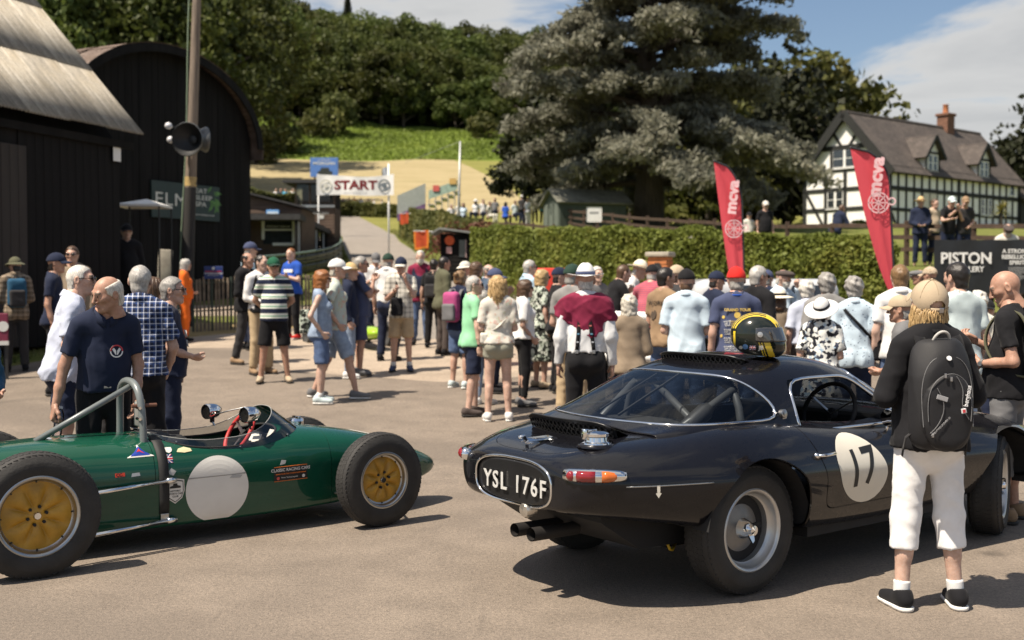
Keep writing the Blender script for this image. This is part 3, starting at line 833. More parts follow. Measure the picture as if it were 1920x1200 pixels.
# grandstand of scaffold with printed skirt
gs=empty('grandstand',at(745,405,76),0,'small scaffold grandstand with pale side sheet and purple skirt beside the road','grandstand')
k_=76/F; gal=mat('galvanised',(.38,.40,.40),.45,.5,.15); sheet_m=mat('pale_side_sheet',(.42,.45,.42),.7,var=.1); purp=mat('purple_skirt',(.20,.11,.24),.6,var=.4,scale=3)
V=[(0,0,0),(52*k_,.4,22*k_),(52*k_,.4,62*k_),(0,0,38*k_)]
obj('side_sheet',V+[(a,b_+.04,c_)for a,b_,c_ in V],[(0,1,2,3),(4,7,6,5),(0,4,5,1),(1,5,6,2),(2,6,7,3),(3,7,4,0)],sheet_m,gs)
V=[(0,-.05,-10*k_),(52*k_,.35,12*k_),(52*k_,.35,24*k_),(0,-.05,3*k_)]
obj('skirt',V+[(a,b_+.03,c_)for a,b_,c_ in V],[(0,1,2,3),(4,7,6,5),(0,4,5,1),(1,5,6,2),(2,6,7,3),(3,7,4,0)],purp,gs)
for i in range(5):
 x=(56+i*12)*k_; z=(22+i*6)*k_
 MB().box((x,.4,z-.02),(x+11*k_,3.4,z+.04)).build('step',gal,gs)
 MB().cyl((x+.1,.4,-1.2),(x+.1,.4,z+22*k_),.035,6).build('post',gal,gs)
V=[(58*k_,.36,32*k_),(112*k_,.36,50*k_),(112*k_,.36,68*k_),(58*k_,.36,48*k_)]
obj('front_sheet',V+[(a,b_+.03,c_)for a,b_,c_ in V],[(0,1,2,3),(4,7,6,5),(0,4,5,1),(1,5,6,2),(2,6,7,3),(3,7,4,0)],mat('mint_sheet',(.33,.44,.37),.7,var=.15),gs)
for (a,b_,c_,col,nm)in ((66,47,12,(.6,.12,.10),'red'),(97,60,13,(.62,.40,.13),'amber')):
 MB().box((a*k_,.3,b_*k_),((a+c_)*k_,.34,(b_+11)*k_)).build('panel',mat(nm+'_panel',col,.6,var=.2),gs)
 # slim flagpole with stay wire
fp=empty('flagpole',at(858,415,60),0,'tall thin grey pole with a stay wire on the bank','pole')
q=at(863,265,60)-fp.location
MB().tube([(0,0,-2),q],[.07,.05],8).build('pole',gal,fp,True)
w_=at(760,305,95)-fp.location
MB().tube([q,w_],.012,4).build('stay_wire',gal,fp)
# marshal hut with orange disc, orange flags
orange=mat('marshal_orange',(.66,.10,.02),.6,var=.12)
d_=40
m0,m1=at(826,500,d_),at(894,500,d_); zg=gzf(m0.x,d_); k_=d_/F
mh=empty('marshal_hut',(m0.x,d_,zg),0,'black timber marshal hut with an orange disc beside the road','hut')
def l40(px,py):p=at(px,py,d_); return p.x-m0.x,p.z-zg
wd=m1.x-m0.x; zt=l40(830,436)[1]
MB().box((0,.04,-.1),(wd,1.5,zt-.04)).build('wall',black_wood,mh)
clad(mh,0,wd,.0,0,zt-.05,.14,black_wood)
m=MB(); V=[(-.28,-.2,zt-.02),(0,-.25,zt+.15),(wd+.12,-.25,zt-.02)]; m.prism([(-.3,zt-.06),(-.02,zt+.10),(wd+.15,zt-.08),(wd+.15,zt-.02),(-.02,zt+.17),(-.3,zt+.0)],-.28,1.7,1); m.build('roof',mat('grey_felt',(.22,.23,.22),.7),mh)
x_,z_=l40(843,451); m=MB(); m.lathe([(0,.02),(9*k_,.02),(9*k_,0)],28,axis_m((x_,-.012,z_),(0,-1,0))); m.build('disc',orange,mh)
x_,z_=l40(842,469); MB().box((x_-5*k_,-.03,z_-6*k_),(x_+5*k_,-.012,z_+6*k_)).build('number_plate',mat('pink_plate',(.62,.36,.34),.5,var=.3,scale=30),mh)
x_,z_=l40(868,465); w=MB().box((x_-7*k_,-.02,z_-17*k_),(x_+5*k_,-.008,z_+15*k_)).build('window',pane,mh)
MB().box((x_+5*k_,-.04,z_-18*k_),(x_+6.5*k_,-.006,z_+16*k_)).build('frame',mat('pale_frame',(.5,.34,.33),.6),w)
for (px_,py_,dd,sz,lab)in ((790,450,38,(28,34),'large orange flag with yellow edge held out beside the marshal hut'),(758,410,56,(16,20),'small orange flag further up beside the road hedge')):
 fo=empty('marshal_flag',at(px_,py_,dd),0,lab,'flag','orange marshal flags'); k=dd/F; V,Fc=[],[]; n=8
 for i in range(n+1):
  for j in range(n+1):
   u,w=i/n-.5,j/n-.5; V.append((u*sz[0]*k*(1-.1*(w<0)*-w*2),.05*math.sin(u*7+w*3)*sz[0]/28,w*sz[1]*k+.03*math.sin(u*5)))
 for i in range(n):
  for j in range(n):a=i*(n+1)+j; Fc.append((a,a+n+1,a+n+2,a+1))
 mi=[1 if (f[0]//(n+1)in (0,n-1)or f[0]%(n+1)in (0,))else 0 for f in Fc]
 obj('cloth',V,Fc,[mat('flag_orange',(.50,.07,.015),.8,var=.15),mat('flag_edge',(.66,.2,.02),.8)],fo,True,mi if sz[0]>20 else None)
 MB().tube([(-sz[0]*.52*k,0,sz[1]*.5*k),(sz[0]*.75*k,.02,sz[1]*.47*k)],.014,6).build('stick',white_paint,fo)
 # ------------------------------------------------------------------ timber framed house
house_o=Vector((21.9,75,5.3)); hrz=math.atan2(.63,.775)
hs=empty('timber_framed_house',house_o,hrz,'black and white half timbered house with tiled roof and two dormers','house')
plaster=mat('limewash',(.80,.80,.78),.9,var=.05,scale=2,bump=.2,bscale=8)
beam_m=mat('black_beam',(.014,.015,.014),.7,var=.3)
tile_m=newmat('clay_tiles'); _v=tile_m.coord(kind='Object')
_br=tile_m.n('ShaderNodeTexBrick'); _br.inputs['Scale'].default_value=1; _br.inputs['Brick Width'].default_value=.28; _br.inputs['Row Height'].default_value=.17; _br.inputs['Mortar Size'].default_value=.012
_br.inputs['Color1'].default_value=(.062,.052,.048,1); _br.inputs['Color2'].default_value=(.095,.080,.072,1); _br.inputs['Mortar'].default_value=(.035,.03,.027,1)
_mp=tile_m.coord((1,1,1),(0,0,0),'UV'); tile_m.link(_mp,_br.inputs['Vector'])
_n=tile_m.noise(_v,1.1,5,.65)
tile_m.link(tile_m.mix(.8,_br.outputs[0],tile_m.ramp(_n,[(.3,(.6,.6,.6)),(.7,(1.35,1.3,1.25))]),'MULTIPLY'),tile_m.p.inputs['Base Color'])
tile_m.p.inputs['Roughness'].default_value=.85; tile_m.bump(_br.outputs['Fac'],.5,.02); tile_m=tile_m.m
HL,HWd,ER,EE=16.7,3.25,7.8,4.1
def slab(name,a,b_,c_,d_,th,m_,parent):
 """roof plane a-b (eave) to d-c (ridge) with thickness and tile UVs in metres"""
 a,b_,c_,d_=map(Vector,(a,b_,c_,d_)); n=(b_-a).cross(d_-a).normalized()
 V=[a,b_,c_,d_]+[p-n*th for p in (a,b_,c_,d_)]
 o=obj(name,V,[(0,1,2,3),(7,6,5,4),(0,4,5,1),(1,5,6,2),(2,6,7,3),(3,7,4,0)],m_,parent)
 uv=o.data.uv_layers.new(); ex=(b_-a).normalized(); ey=n.cross(ex)
 for l in o.data.loops:p=Vector(V[l.vertex_index])-a; uv.data[l.index].uv=(p.dot(ex),p.dot(ey))
 return o
k_=15
wallpoly=[(-HWd,-.6),(HWd,-.6),(HWd,EE),(0,ER-.25),(-HWd,EE)]
MB().prism(wallpoly,.0,HL,0).build('wall',plaster,hs)
ov=.42; ez_=EE-ov*(ER-EE)/HWd*.98
for sgn in (-1,1):
 a=(-.35,sgn*(HWd+ov),ez_); b_=(HL+.35,sgn*(HWd+ov),ez_); c_=(HL+.35,0,ER+.02); d_=(-.35,0,ER+.02)
 slab('roof_slope',*((a,b_,c_,d_)if sgn<0 else (b_,a,d_,c_)),.16,tile_m,hs)
MB().prism([(-.12,ER-.02),(.12,ER-.02),(0,ER+.12)],-.35,HL+.35,0).build('ridge_tiles',tile_m,hs)
for sgn in (-1,1):
 MB().bar((-.37,sgn*(HWd+ov),ez_-.1),(-.37,0,ER-.1),.06,.56).build('bargeboard',beam_m,hs)
beams=[]
def beam(p,q,w=.17,d=.06):MB().bar(p,q,w*1.3,d,(0,1,0)if abs(p[1]-q[1])<1e-6 else (1,0,0)).build('beam',beam_m,hs)
yw=-HWd-.02
for z,w in ((.02,.26),(1.3,.17),(2.65,.22),(3.92,.26)):beam((0,yw,z),(HL,yw,z),w)
nx=18
for i in range(nx+1):beam((.09+(HL-.18)*i/nx,yw,-.1),(.09+(HL-.18)*i/nx,yw,4),.28 if i in (0,9,18)else .15)
beam((.9,yw-.01,.1),(.1,yw-.01,1.25),.16); beam((8.2,yw-.01,.1),(8.65,yw-.01,1.25),.14)
xg=-.02
def gbeam(p,q,w=.17):MB().bar((xg,*p),(xg,*q),w*1.3,.06,(1,0,0)).build('beam',beam_m,hs)
for z in (.02,1.45,2.75,4.05):hw_=HWd; gbeam((-hw_,z),(hw_,z),.2)
gbeam((-2.0,5.5),(2.0,5.5),.24)
for y in (-3.17,-1.75,.0,1.5,3.17):gbeam((y,-.1),(y,4.05),.2)
for y in (-1.0,1.05):gbeam((y,4.05),(y,5.5),.18)
gbeam((-.25,5.5),(-.95,6.5),.15); gbeam((.25,5.5),(.95,6.5),.15)
gbeam((3.1,2.7),(1.5,.1),.15); gbeam((-3.1,2.7),(-1.75,.1),.15)
for s_ in (-1,1):gbeam((s_*3.22,4.05),(s_*.1,7.45),.22)
def casement(name,o,ex,w,h,parent,nl=2,off=.05):
 """white casement with dark panes; ex is the wall direction, faces the side of -n"""
 ex=Vector(ex); ez=Vector((0,0,1)); n=ex.cross(ez)
 M=frame(ex,ez,n,Vector(o)+n*off)
 f=MB(); f.M=M
 f.box((-w/2,-h/2,-.05),(w/2,h/2,-.01)); wdw=f.build(name,white_paint,parent)
 for i in range(nl):
  for j in range(2):
   b2_=MB(); b2_.M=M; pw=w/nl; x=-w/2+pw*i
   b2_.box((x+.09,-h/2+.08+j*(h-.1)/2,-.012),(x+pw-.09,-h/2+(h-.1)/2+.03+j*(h-.1)/2,.0)); b2_.build('pane',pane,wdw)
 s_=MB(); s_.M=M; s_.box((-w/2-.06,-h/2-.07,-.05),(w/2+.06,-h/2,.06)); s_.build('sill',white_paint,wdw)
casement('window',(0,0.05,4.78),(0,-1,0),1.9,1.25,hs)
casement('window',(0,.75,2.1),(0,-1,0),1.3,1.15,hs)
casement('window',(12.0,-HWd,1.95),(1,0,0),1.5,1.15,hs,3)
casement('window',(15.6,-HWd,3.3),(1,0,0),.7,.8,hs,1)
cur=MB().box((3.95,-HWd-.05,1.4),(5.6,-HWd-.02,2.55)).build('blind',mat('cream_blind',(.62,.58,.50),.8,var=.1),hs)
for xd in (5.0,11.6):
 dm=empty('dormer',(xd,-HWd-.12,EE-.35),0,parent=hs); w_,h_,dp=.85,1.5,2.6
 MB().prism([(-w_,0),(w_,0),(w_,h_),(0,h_+1.05),(-w_,h_)],.12,dp,1).build('dormer_wall',plaster,dm)
 for s_ in (-1,1):
  a,b_,c_,d2=(s_*(w_+.38),-.2,h_-.42),(s_*(w_+.38),dp+.2,h_-.42),(0,dp+1.2,h_+1.15),(0,-.2,h_+1.15)
  slab('dormer_roof',*((b_,a,d2,c_)if s_<0 else (a,b_,c_,d2)),.1,tile_m,dm)
  MB().bar((s_*(w_+.36),-.21,h_-.45),(0,-.21,h_+1.05),.05,.22).build('bargeboard',beam_m,dm)
 MB().bar((-w_,.09,h_-.05),(w_,.09,h_-.05),.06,.14).build('beam',beam_m,dm)
 for s_ in (-.8,.8):MB().box((s_-.06,.05,0),(s_+.06,.11,h_)).build('beam',beam_m,dm)
 casement('window',(0,.1,.78),(1,0,0),1.15,1.1,dm,2)
brick_m=mat('chimney_brick',(.17,.085,.055),.9,var=.45,scale=9,bump=.4)
ch=MB().box((11.75,-.42,ER-.7),(12.7,.42,ER+.85)).build('chimney',brick_m,hs)
MB().box((11.65,-.52,ER+.85),(12.8,.52,ER+1.05),.04).build('cap',brick_m,ch)
MB().lathe([(.22,0),(.2,.15),(.19,.6),(.23,.65),(.15,.65)],14,Matrix.Translation((12.2,0,ER+1.05))).build('pot',mat('terracotta',(.42,.16,.07),.8),ch,True)
slab('lean_to_roof',(HL-.1,-3.9,2.6),(HL+3,-3.9,2.6),(HL+3,-1.2,4.4),(HL-.1,-1.2,4.4),.14,tile_m,hs)
MB().box((HL,-3.4,-.5),(HL+2.8,1,2.7)).build('lean_to_wall',beam_m,hs)
# shed under the cedar
sd=empty('garden_shed',(at(1050,410,56).x,56,gzf(at(1050,410,56).x,56)),R(20),'dark green timber shed with shallow felt roof under the cedar','shed')
g_m=mat('shed_green',(.055,.07,.055),.8,var=.2,stretch=(1,1,.2)); zz=1.55
MB().prism([(0,0),(2.2,0),(2.2,zz),(1.1,zz+.6),(0,zz)],0,3.6,0).build('wall',g_m,sd)
for s_ in (0,1):
 a,b_,c_,d2=((-.2,-.2,zz-.1),(3.9,-.2,zz-.1),(3.9,1.1,zz+.66),(-.2,1.1,zz+.66))if s_==0 else ((3.9,2.4,zz-.1),(-.2,2.4,zz-.1),(-.2,1.1,zz+.66),(3.9,1.1,zz+.66))
 slab('roof_slope',a,b_,c_,d2,.07,mat('shed_felt',(.15,.15,.12),.85,var=.3,scale=3),sd)
for i in range(3):MB().box((-.03,.15+i*.7,.15),(-.005,.68+i*.7,zz-.1)).build('panel',mat('shed_panel',(.11,.13,.11),.8),sd)
# ------------------------------------------------------------------ post and rail fence along the terrace
rail_b=mat('brown_rail',(.060,.036,.024),.8,var=.4,scale=4,bump=.4,stretch=(.4,2,2))
def fence(pix,name,lab,top=1.12,rails=(.42,.72,1.02),span=2.1,m_=None):
 pts=[at(px_,450,d_)for px_,d_ in pix]; pts=[(p.x,p.y)for p in pts]
 fe=empty(name,(0,0,0),0,lab,'fence'); tot=[]
 for (a,b_)in zip(pts[:-1],pts[1:]):
  n=max(1,round(math.dist(a,b_)/span))
  tot+=[(a[0]+(b_[0]-a[0])*i/n,a[1]+(b_[1]-a[1])*i/n)for i in range(n)]
 tot.append(pts[-1])
 for i,(x,y)in enumerate(tot):
  z=gzf(x,y); t_=top+rnd.uniform(-.02,.06)
  MB().box((x-.055,y-.055,z-.2),(x+.055,y+.055,z+t_),.01).build('post',m_ or rail_b,fe)
  if i:
   x0,y0=tot[i-1]; z0=gzf(x0,y0)
   for r_ in rails:MB().bar((x0,y0-.075,z0+r_+rnd.uniform(-.02,.02)),(x,y-.075,z+r_+rnd.uniform(-.02,.02)),.035,.11).build('rail',m_ or rail_b,fe)
 return fe
fence([(1028,60),(1180,47),(1340,38),(1560,31),(1700,29),(1960,27)],'post_and_rail_fence','brown post and rail fence along the terrace in front of the house')
fence([(860,52),(1000,47),(1080,43),(1210,37)],'post_and_rail_fence','lower brown rail fence running down behind the long hedge',.8,(.35,.66))
fence([(1640,24.2),(1700,24.0),(1760,23.8),(1960,23.2)],'post_and_rail_fence','dark rail fence behind the black distillery banner',1.2,(.35,.75,1.12),1.0,mat('dark_rail',(.035,.024,.018),.8,var=.4,scale=4))
nb_=empty('fence_notice',at(1114,402,50),0,'small square white notice fixed to the terrace fence','notice')
MB().box((-.33,-.02,-.33),(.33,.02,.33),.06).build('board',sign_white,nb_); MB().box((-.03,.03,-.95),(.03,.09,.2)).build('post',rail_b,nb_)
MB().box((-.2,-.024,.02),(.2,-.021,.12)).build('print',mat('print_grey',(.3,.3,.3),.6),nb_)
wl=MB().box((-1.2,-.2,-.8),(1.2,.2,.1),.04).build('low_wall',mat('pale_render',(.5,.46,.38),.9,var=.15),None,False,at(1328,440,33)); tag(wl,'short pale rendered wall glimpsed at the top of the hedge','wall')
# ------------------------------------------------------------------ feather flags
def feather(px_top,py_top,px_r,px_base,py_base,d_,lab):
 k=d_/F; base=at(px_base,py_base,d_); zg=gzf(base.x,d_)
 fo=empty('feather_flag',(base.x,d_,zg),0,lab,'feather flag','red feather flags by the hedge')
 top=at(px_top,py_top,d_); tx,tz=top.x-base.x,top.z-zg
 rx=at(px_r,py_top,d_).x-base.x; bz=base.z-zg
 n,mcols=36,8; V,Fc=[],[]
 left=lambda w:tx*w**.68
 def right(w):
  return .0*(1-w)+(rx*min(1,w/.72)**.8 if w<.72 else tx+(rx-tx)*math.sqrt(max(0,1-((w-.72)/.28)**2.2)))
 pole=[]
 for i in range(n+1):
  w=i/n; z=bz+(tz-bz)*w; l,r_=left(w),right(w)
  pole.append((r_+.012,.0,z))
  for j in range(mcols+1):
   u=j/mcols; x=l+(r_-l)*u
   V.append((x,.035*math.sin(w*5+u*5.5)*(1-abs(2*u-1))+.015*math.sin(u*19+w*2)*(1-w)*(1-abs(2*u-1)),z))
 for i in range(n):
  for j in range(mcols):a=i*(mcols+1)+j; Fc.append((a,a+1,a+mcols+2,a+mcols+1))
 red=MATS.get('flag_red')
 if red is None:
  b=newmat('flag_red'); red=b.m
  b.p.inputs['Base Color'].default_value=(.78,.10,.13,1); b.p.inputs['Roughness'].default_value=.7; b.p.inputs['Specular IOR Level'].default_value=.3
  tr=b.n('ShaderNodeBsdfTranslucent'); tr.inputs[0].default_value=(.82,.11,.14,1); mx=b.n('ShaderNodeMixShader'); mx.inputs[0].default_value=.4
  b.link(b.p.outputs[0],mx.inputs[1]); b.link(tr.outputs[0],mx.inputs[2]); b.link(mx.outputs[0],b.out.inputs[0])
  b.bump(b.noise(b.coord((9,1,1.0)),3,3),.25,.02)
 obj('cloth',V,Fc,red,fo,True)
 pole=[(.012,0,-.3)]+pole+[(tx-.01,0,tz+.005)]
 MB().tube(pole,.017,8).build('pole',dk,fo,True)
 pink=mat('pink_print',(.80,.52,.54),.6)
 cx_=lambda w:(left(w)+right(w))/2
 w1,w2=.745,.575
 M=frame((.10,0,.995),(-.995,0,.10),(0,-1,0),(cx_(w1)+.02,-.06,bz+(tz-bz)*(w1+.06)))
 text_mesh('lettering','mcva',.27,pink,fo,M,.004,bold=.012,sx=1.05)
 A=axis_m((cx_(w2),-.06,bz+(tz-bz)*(w2+.06)),(0,-1,0),(1,0,0)); m=MB()
 m.lathe([(.16,0),(.16,.004),(.142,.004),(.142,0)],28,A); m.lathe([(.11,0),(.11,.004),(.098,.004),(.098,0)],24,A)
 for kk in range(8):a=kk*math.pi/4; m.bar(A @ Vector((0,0,.002)),A @ Vector((.16*math.cos(a),.16*math.sin(a),.002)),.014,.004,(0,1,0))
 m.lathe([(.06,0),(.06,.004),(.04,.004),(.04,0)],16,Matrix.Translation((.20,0,.02))@ A)
 m.build('emblem',pink,fo)
feather(1338,302,1391,1400,650,20,'shorter red feather flag on the left in front of the hedge')
feather(1594,277,1668,1678,560,17,'taller red feather flag on the right in front of the half timbered house')
# ------------------------------------------------------------------ distillery banner, brick pillar, crowd rail
d_=22.9; db=empty('distillery_banner',at(1752,448,d_),0,'long black PISTON DISTILLERY banner hung on the dark rail fence','banner')
ban_k=mat('black_vinyl',(.012,.014,.016),.45,var=.2); k=d_/F
V,Fc=[],[]; n=24
for i in range(n+1):
 for j in range(7):V.append((2.6*i/n,.012*math.sin(i*.9+j)-.0,-.02-100*k*j/6+.006*math.sin(i*1.3)))
for i in range(n):
 for j in range(6):a=i*7+j; Fc.append((a,a+1,a+8,a+7))
obj('cloth',V,Fc,ban_k,db,True)
wht=mat('white_print',(.72,.72,.70),.5)
L_=lambda px_,py_:frame((1,0,0),(0,0,1),(0,-1,0),((px_-1752)*k,-.03,(448-py_)*k))
text_mesh('lettering','PISTON',.31,wht,db,L_(1811,485),.004,bold=.008,sx=.98)
text_mesh('lettering','DISTILLERY',.155,wht,db,L_(1811,505),.004,bold=.004,sx=.92)
for px_ in (1768,1854):m=MB(); m.lathe([(0,.004),(.03,.004),(.03,0)],14,L_(px_,485)); m.build('dot',wht,db)
text_mesh('lettering','A STRONG,\nREBELLIOUS\nSPIRIT',.115,wht,db,L_(1906,482),.004,bold=.003)
for i in range(8):MB().box(((1890-1752)*k,-.032,(448-502-i*3.2)*k),((1925-1752-(10 if i in (4,7)else 0))*k,-.028,(448-501-i*3.2)*k)).build('text_line',mat('faint_white_print',(.4,.4,.4),.6),db)
d_=24; bpz=at(1238,471,d_).z; bpx=at(1238,500,d_).x; zg=gzf(bpx,d_)
bk=empty('brick_pillar',(bpx,d_,zg),R(-25),'orange brick pillar with a stone cap and dark plaque in front of the hedge','pillar')
brk=mat('orange_brick',(.46,.17,.06),.85,var=.25,scale=12,bump=.4); hh=bpz-zg-.12
MB().box((-.19,-.19,0),(.19,.19,hh)).build('core',mat('mortar',(.35,.28,.2),.9),bk)
nr=max(4,round(hh/.075)); hb=hh/nr; bm_=mesh_data('brick',*(lambda q:(q.V,q.F))(MB().box((-.105,-.05,0),(.105,.05,hb-.01),0)),brk)
for r_ in range(nr):
 for s_ in range(4):
  for e_ in (0,1):
   M=Matrix.Rotation(s_*math.pi/2,4,'Z')@ Matrix.Translation((-.1+.205*e_ if r_%2 else -.09+.205*e_-.02,-.152,r_*hb)); o=link('brick',bm_,bk); o.matrix_local=M
MB().box((-.26,-.26,hh),(.26,.26,hh+.1),.025).build('cap',stone_m,bk,True,sharp=40)
m=MB(); m.prism([(-.1,hh-.42),(.1,hh-.42),(.1,hh-.2),(.05,hh-.13),(-.05,hh-.13),(-.1,hh-.2)],-.225,-.205,1); m.build('plaque',dk,bk)
wr=empty('crowd_barrier',(0,0,0),0,'white two bar rail that the spectators lean on at the middle of the crowd','barrier')
q=[at(1100,575,14.2),at(1260,575,13.8),at(1480,575,13.6)]; q=[(p.x,p.y)for p in q]
for hz in (.62,1.12):
 MB().tube([(x,y,gzf(x,y)+hz)for x,y in q],.062,10).build('rail',white_paint,wr,True)
for t in (0,.5,1,1.5,2):
 i=min(int(t),1); f_=t-i; x,y=q[i][0]+(q[i+1][0]-q[i][0])*f_,q[i][1]+(q[i+1][1]-q[i][1])*f_; z=gzf(x,y)
 MB().cyl((x,y+.07,z-.1),(x,y+.07,z+1.14),.045,10).build('post',white_paint,wr,True)
 # ------------------------------------------------------------------ foliage
def leaf_mat(name,stops,trans=.25,sc=.35,rand=.5):
 b=newmat(name); v=b.coord(kind='Object')
 n=b.math('ADD',b.math('MULTIPLY',b.noise(v,sc,3,.6),.7),b.math('MULTIPLY',b.noise(v,sc*12,2),.3))
 c=b.ramp(n,stops)
 hv=b.n('ShaderNodeHueSaturation'); b.link(c,hv.inputs['Color'])
 b.link(b.math('ADD',.5-.02*rand,b.math('MULTIPLY',b.rand(),.04*rand)),hv.inputs['Hue'])
 b.link(b.math('ADD',1-.35*rand,b.math('MULTIPLY',b.rand(),.8*rand)),hv.inputs['Value'])
 b.link(hv.outputs[0],b.p.inputs['Base Color']); b.p.inputs['Roughness'].default_value=.6; b.p.inputs['Specular IOR Level'].default_value=.25
 tr=b.n('ShaderNodeBsdfTranslucent'); b.link(hv.outputs[0],tr.inputs[0]); mx=b.n('ShaderNodeMixShader'); mx.inputs[0].default_value=trans
 b.link(b.p.outputs[0],mx.inputs[1]); b.link(tr.outputs[0],mx.inputs[2]); b.link(mx.outputs[0],b.out.inputs[0])
 return b.m
bark=mat('bark',(.075,.06,.048),.9,var=.4,scale=3,bump=.6,stretch=(3,3,.4))
leaf_wood=leaf_mat('woodland_leaf',[(.3,(.026,.036,.011)),(.5,(.065,.082,.020)),(.7,(.145,.155,.038))],.3,.22,.9)
leaf_dark=leaf_mat('yew_leaf',[(.3,(.010,.014,.006)),(.6,(.026,.030,.012)),(.8,(.05,.052,.02))],.15,.4)
leaf_cedar=leaf_mat('cedar_needles',[(.28,(.10,.102,.076)),(.5,(.20,.20,.152)),(.72,(.315,.305,.23))],.38,.3,.0)
leaf_mid=leaf_mat('mid_leaf',[(.3,(.04,.052,.015)),(.5,(.10,.11,.032)),(.7,(.21,.19,.06))],.3,.35,.6)
leaf_hedge=leaf_mat('hedge_leaf',[(.28,(.075,.10,.022)),(.5,(.185,.22,.046)),(.72,(.32,.31,.08))],.4,.8,.0)
def leaves(P,size,r,up=.0,aspect=1.5):
 """one small bent leaf spray (2 triangles sharing an edge) at each point of P"""
 n=len(P); d=r.normal(size=(n,3)); d[:,2]+=up; d/=np.linalg.norm(d,axis=1,keepdims=True)
 h=r.normal(size=(n,3)); a=np.cross(d,h); a/=np.linalg.norm(a,axis=1,keepdims=True); b=np.cross(d,a)
 s=size*r.uniform(.6,1.35,(n,1))
 V=np.stack([P-a*s*aspect*.5,P+b*s*.5+d*s*.12,P+a*s*aspect*.5,P-b*s*.5+d*s*.12],1)
 return V.reshape(-1,3),np.arange(4*n).reshape(n,4)
def clumps(centres,radii,per,r,flat=.75):
 n=len(centres); q=r.normal(size=(n,per,3)); q/=np.linalg.norm(q,axis=2,keepdims=True)
 q*=r.uniform(.55,1.0,(n,per,1))**.5; q[...,2]*=flat
 return (centres[:,None]+q*radii[:,None,None]).reshape(-1,3)
def broadleaf(seed,rx,rz,cz,nclump,per,size,clump_r,mat_,shape=1.0,low=-.75):
 """crown and trunk data for a round headed tree"""
 r=np.random.default_rng(seed)
 q=r.normal(size=(nclump*3,3)); q/=np.linalg.norm(q,axis=1,keepdims=True); q=q[q[:,2]>low][:nclump]
 lob=1+.24*np.sin(q[:,0]*4+seed)*np.cos(q[:,1]*5+seed*2)+.14*np.sin(q[:,2]*7+seed)
 rad=r.uniform(.62,1.0,(len(q),1))*lob[:,None]
 c=q*rad*np.array([rx,rx,rz]); c[:,:2]*=(1-shape*.25*(q[:,2:3])); c[:,2]+=cz
 P=clumps(c,r.uniform(.6,1.25,len(c))*clump_r,per,r)
 V,Fc=leaves(P,size,r,.35)
 crown=mesh_data('crown',V,Fc,mat_)
 t=MB(); h=cz+rz*.3
 t.tube([(0,0,-.6),(.05*rx,0,h*.35),(0,.04*rx,h*.7),(.02,0,h)],[.05*rx+.12,.045*rx+.08,.03*rx+.05,.02*rx+.02],8)
 for k in range(7):
  a=k*2.4+seed; z0=h*(.35+.07*k); e=Vector((math.cos(a)*rx*.6,math.sin(a)*rx*.6,z0+rz*(.25+.1*(k%3))))
  t.tube([(0,0,z0),e*.5+Vector((0,0,z0*.5+.2)),e],[.025*rx+.04,.018*rx+.03,.02],6)
 return crown,mesh_data('trunk',t.V,t.F,bark,True)
def plant(name,data,loc,rz=0,sc=1,label=None,cat='tree',group=None,sz=None):
 e=empty(name,loc,rz,label,cat,group); e.scale=(sc,sc,sz or sc)
 link('crown',data[0],e); link('trunk',data[1],e); return e
wood=[broadleaf(s,5.6+.6*(s%3),6.8+.5*(s%2),9.5,95,66,.50,1.75,leaf_wood)for s in (1,2,3,4,5)]
fine_wood=[broadleaf(70+s,5.4+.7*s,6.8,9.5,130,62,.36,1.5,leaf_wood)for s in (0,1,2)]
cnt=0
for row in range(12):
 y=249+row*10.5+(row>5)*(row-5)*2
 n=25 if row<8 else 24
 for i in range(n):
  u=-.44+.80*(i+.5*(row%2)+rnd.uniform(-.25,.25))/n
  yy=y+rnd.uniform(-4,4); x=u*yy
  if x>78:continue
  cnt+=1
  plant('woodland_tree',wood[rnd.randrange(5)],(x,yy,gzf(x,yy)-rnd.uniform(1.5,3.0)*(row==0)-.3),rnd.uniform(0,6.28),rnd.uniform(.8,1.3),
  'broadleaf tree in the wood that covers the hillside','tree','trees of the hillside wood',rnd.uniform(.75,1.15))
  # nearer trees above the barns, left
for i,(px_,d_,s_)in enumerate([(60,92,1.1),(150,98,1.15),(225,106,1.2),(300,100,1.15),(422,122,1.15),(385,112,1.1),(466,150,1.15),(505,186,1.0),(120,130,1.5),(230,140,1.5),(340,150,1.5),(440,176,1.35),(250,186,1.6),(360,200,1.5)]):
 x=(px_-960)/F*d_
 plant('hillside_tree',fine_wood[i%3],(x,d_,gzf(x,d_)+(d_-60)*.07),i*1.3,s_,'tall leafy tree rising behind the two black barns','tree','tall trees behind the barns',s_*1.15)
 # scattered bushes in the bracken
bush=[broadleaf(20+s,3.0,2.6,2.2,46,36,.42,1.05,leaf_mid,low=-.9)for s in (0,1)]
for px_,d_,s_,lab in ((527,205,1.35,'large brownish round bush at the left edge of the bracken slope'),(590,224,1.0,'small bushy tree in the bracken, second from the left'),
(632,228,1.25,'taller rounded tree standing alone in the bracken'),(612,232,.6,'low bush between two small trees in the bracken'),(482,190,1.3,'bush against the edge of the round barn roof'),(905,232,1.0,'grey green bush in the bracken above the flagpole')):
 x=(px_-960)/F*d_
 plant('bush',bush[int(s_*10)%2],(x,d_,gzf(x,d_)),px_,s_,lab,'bush',None,s_*(1.35 if px_==632 else 1))
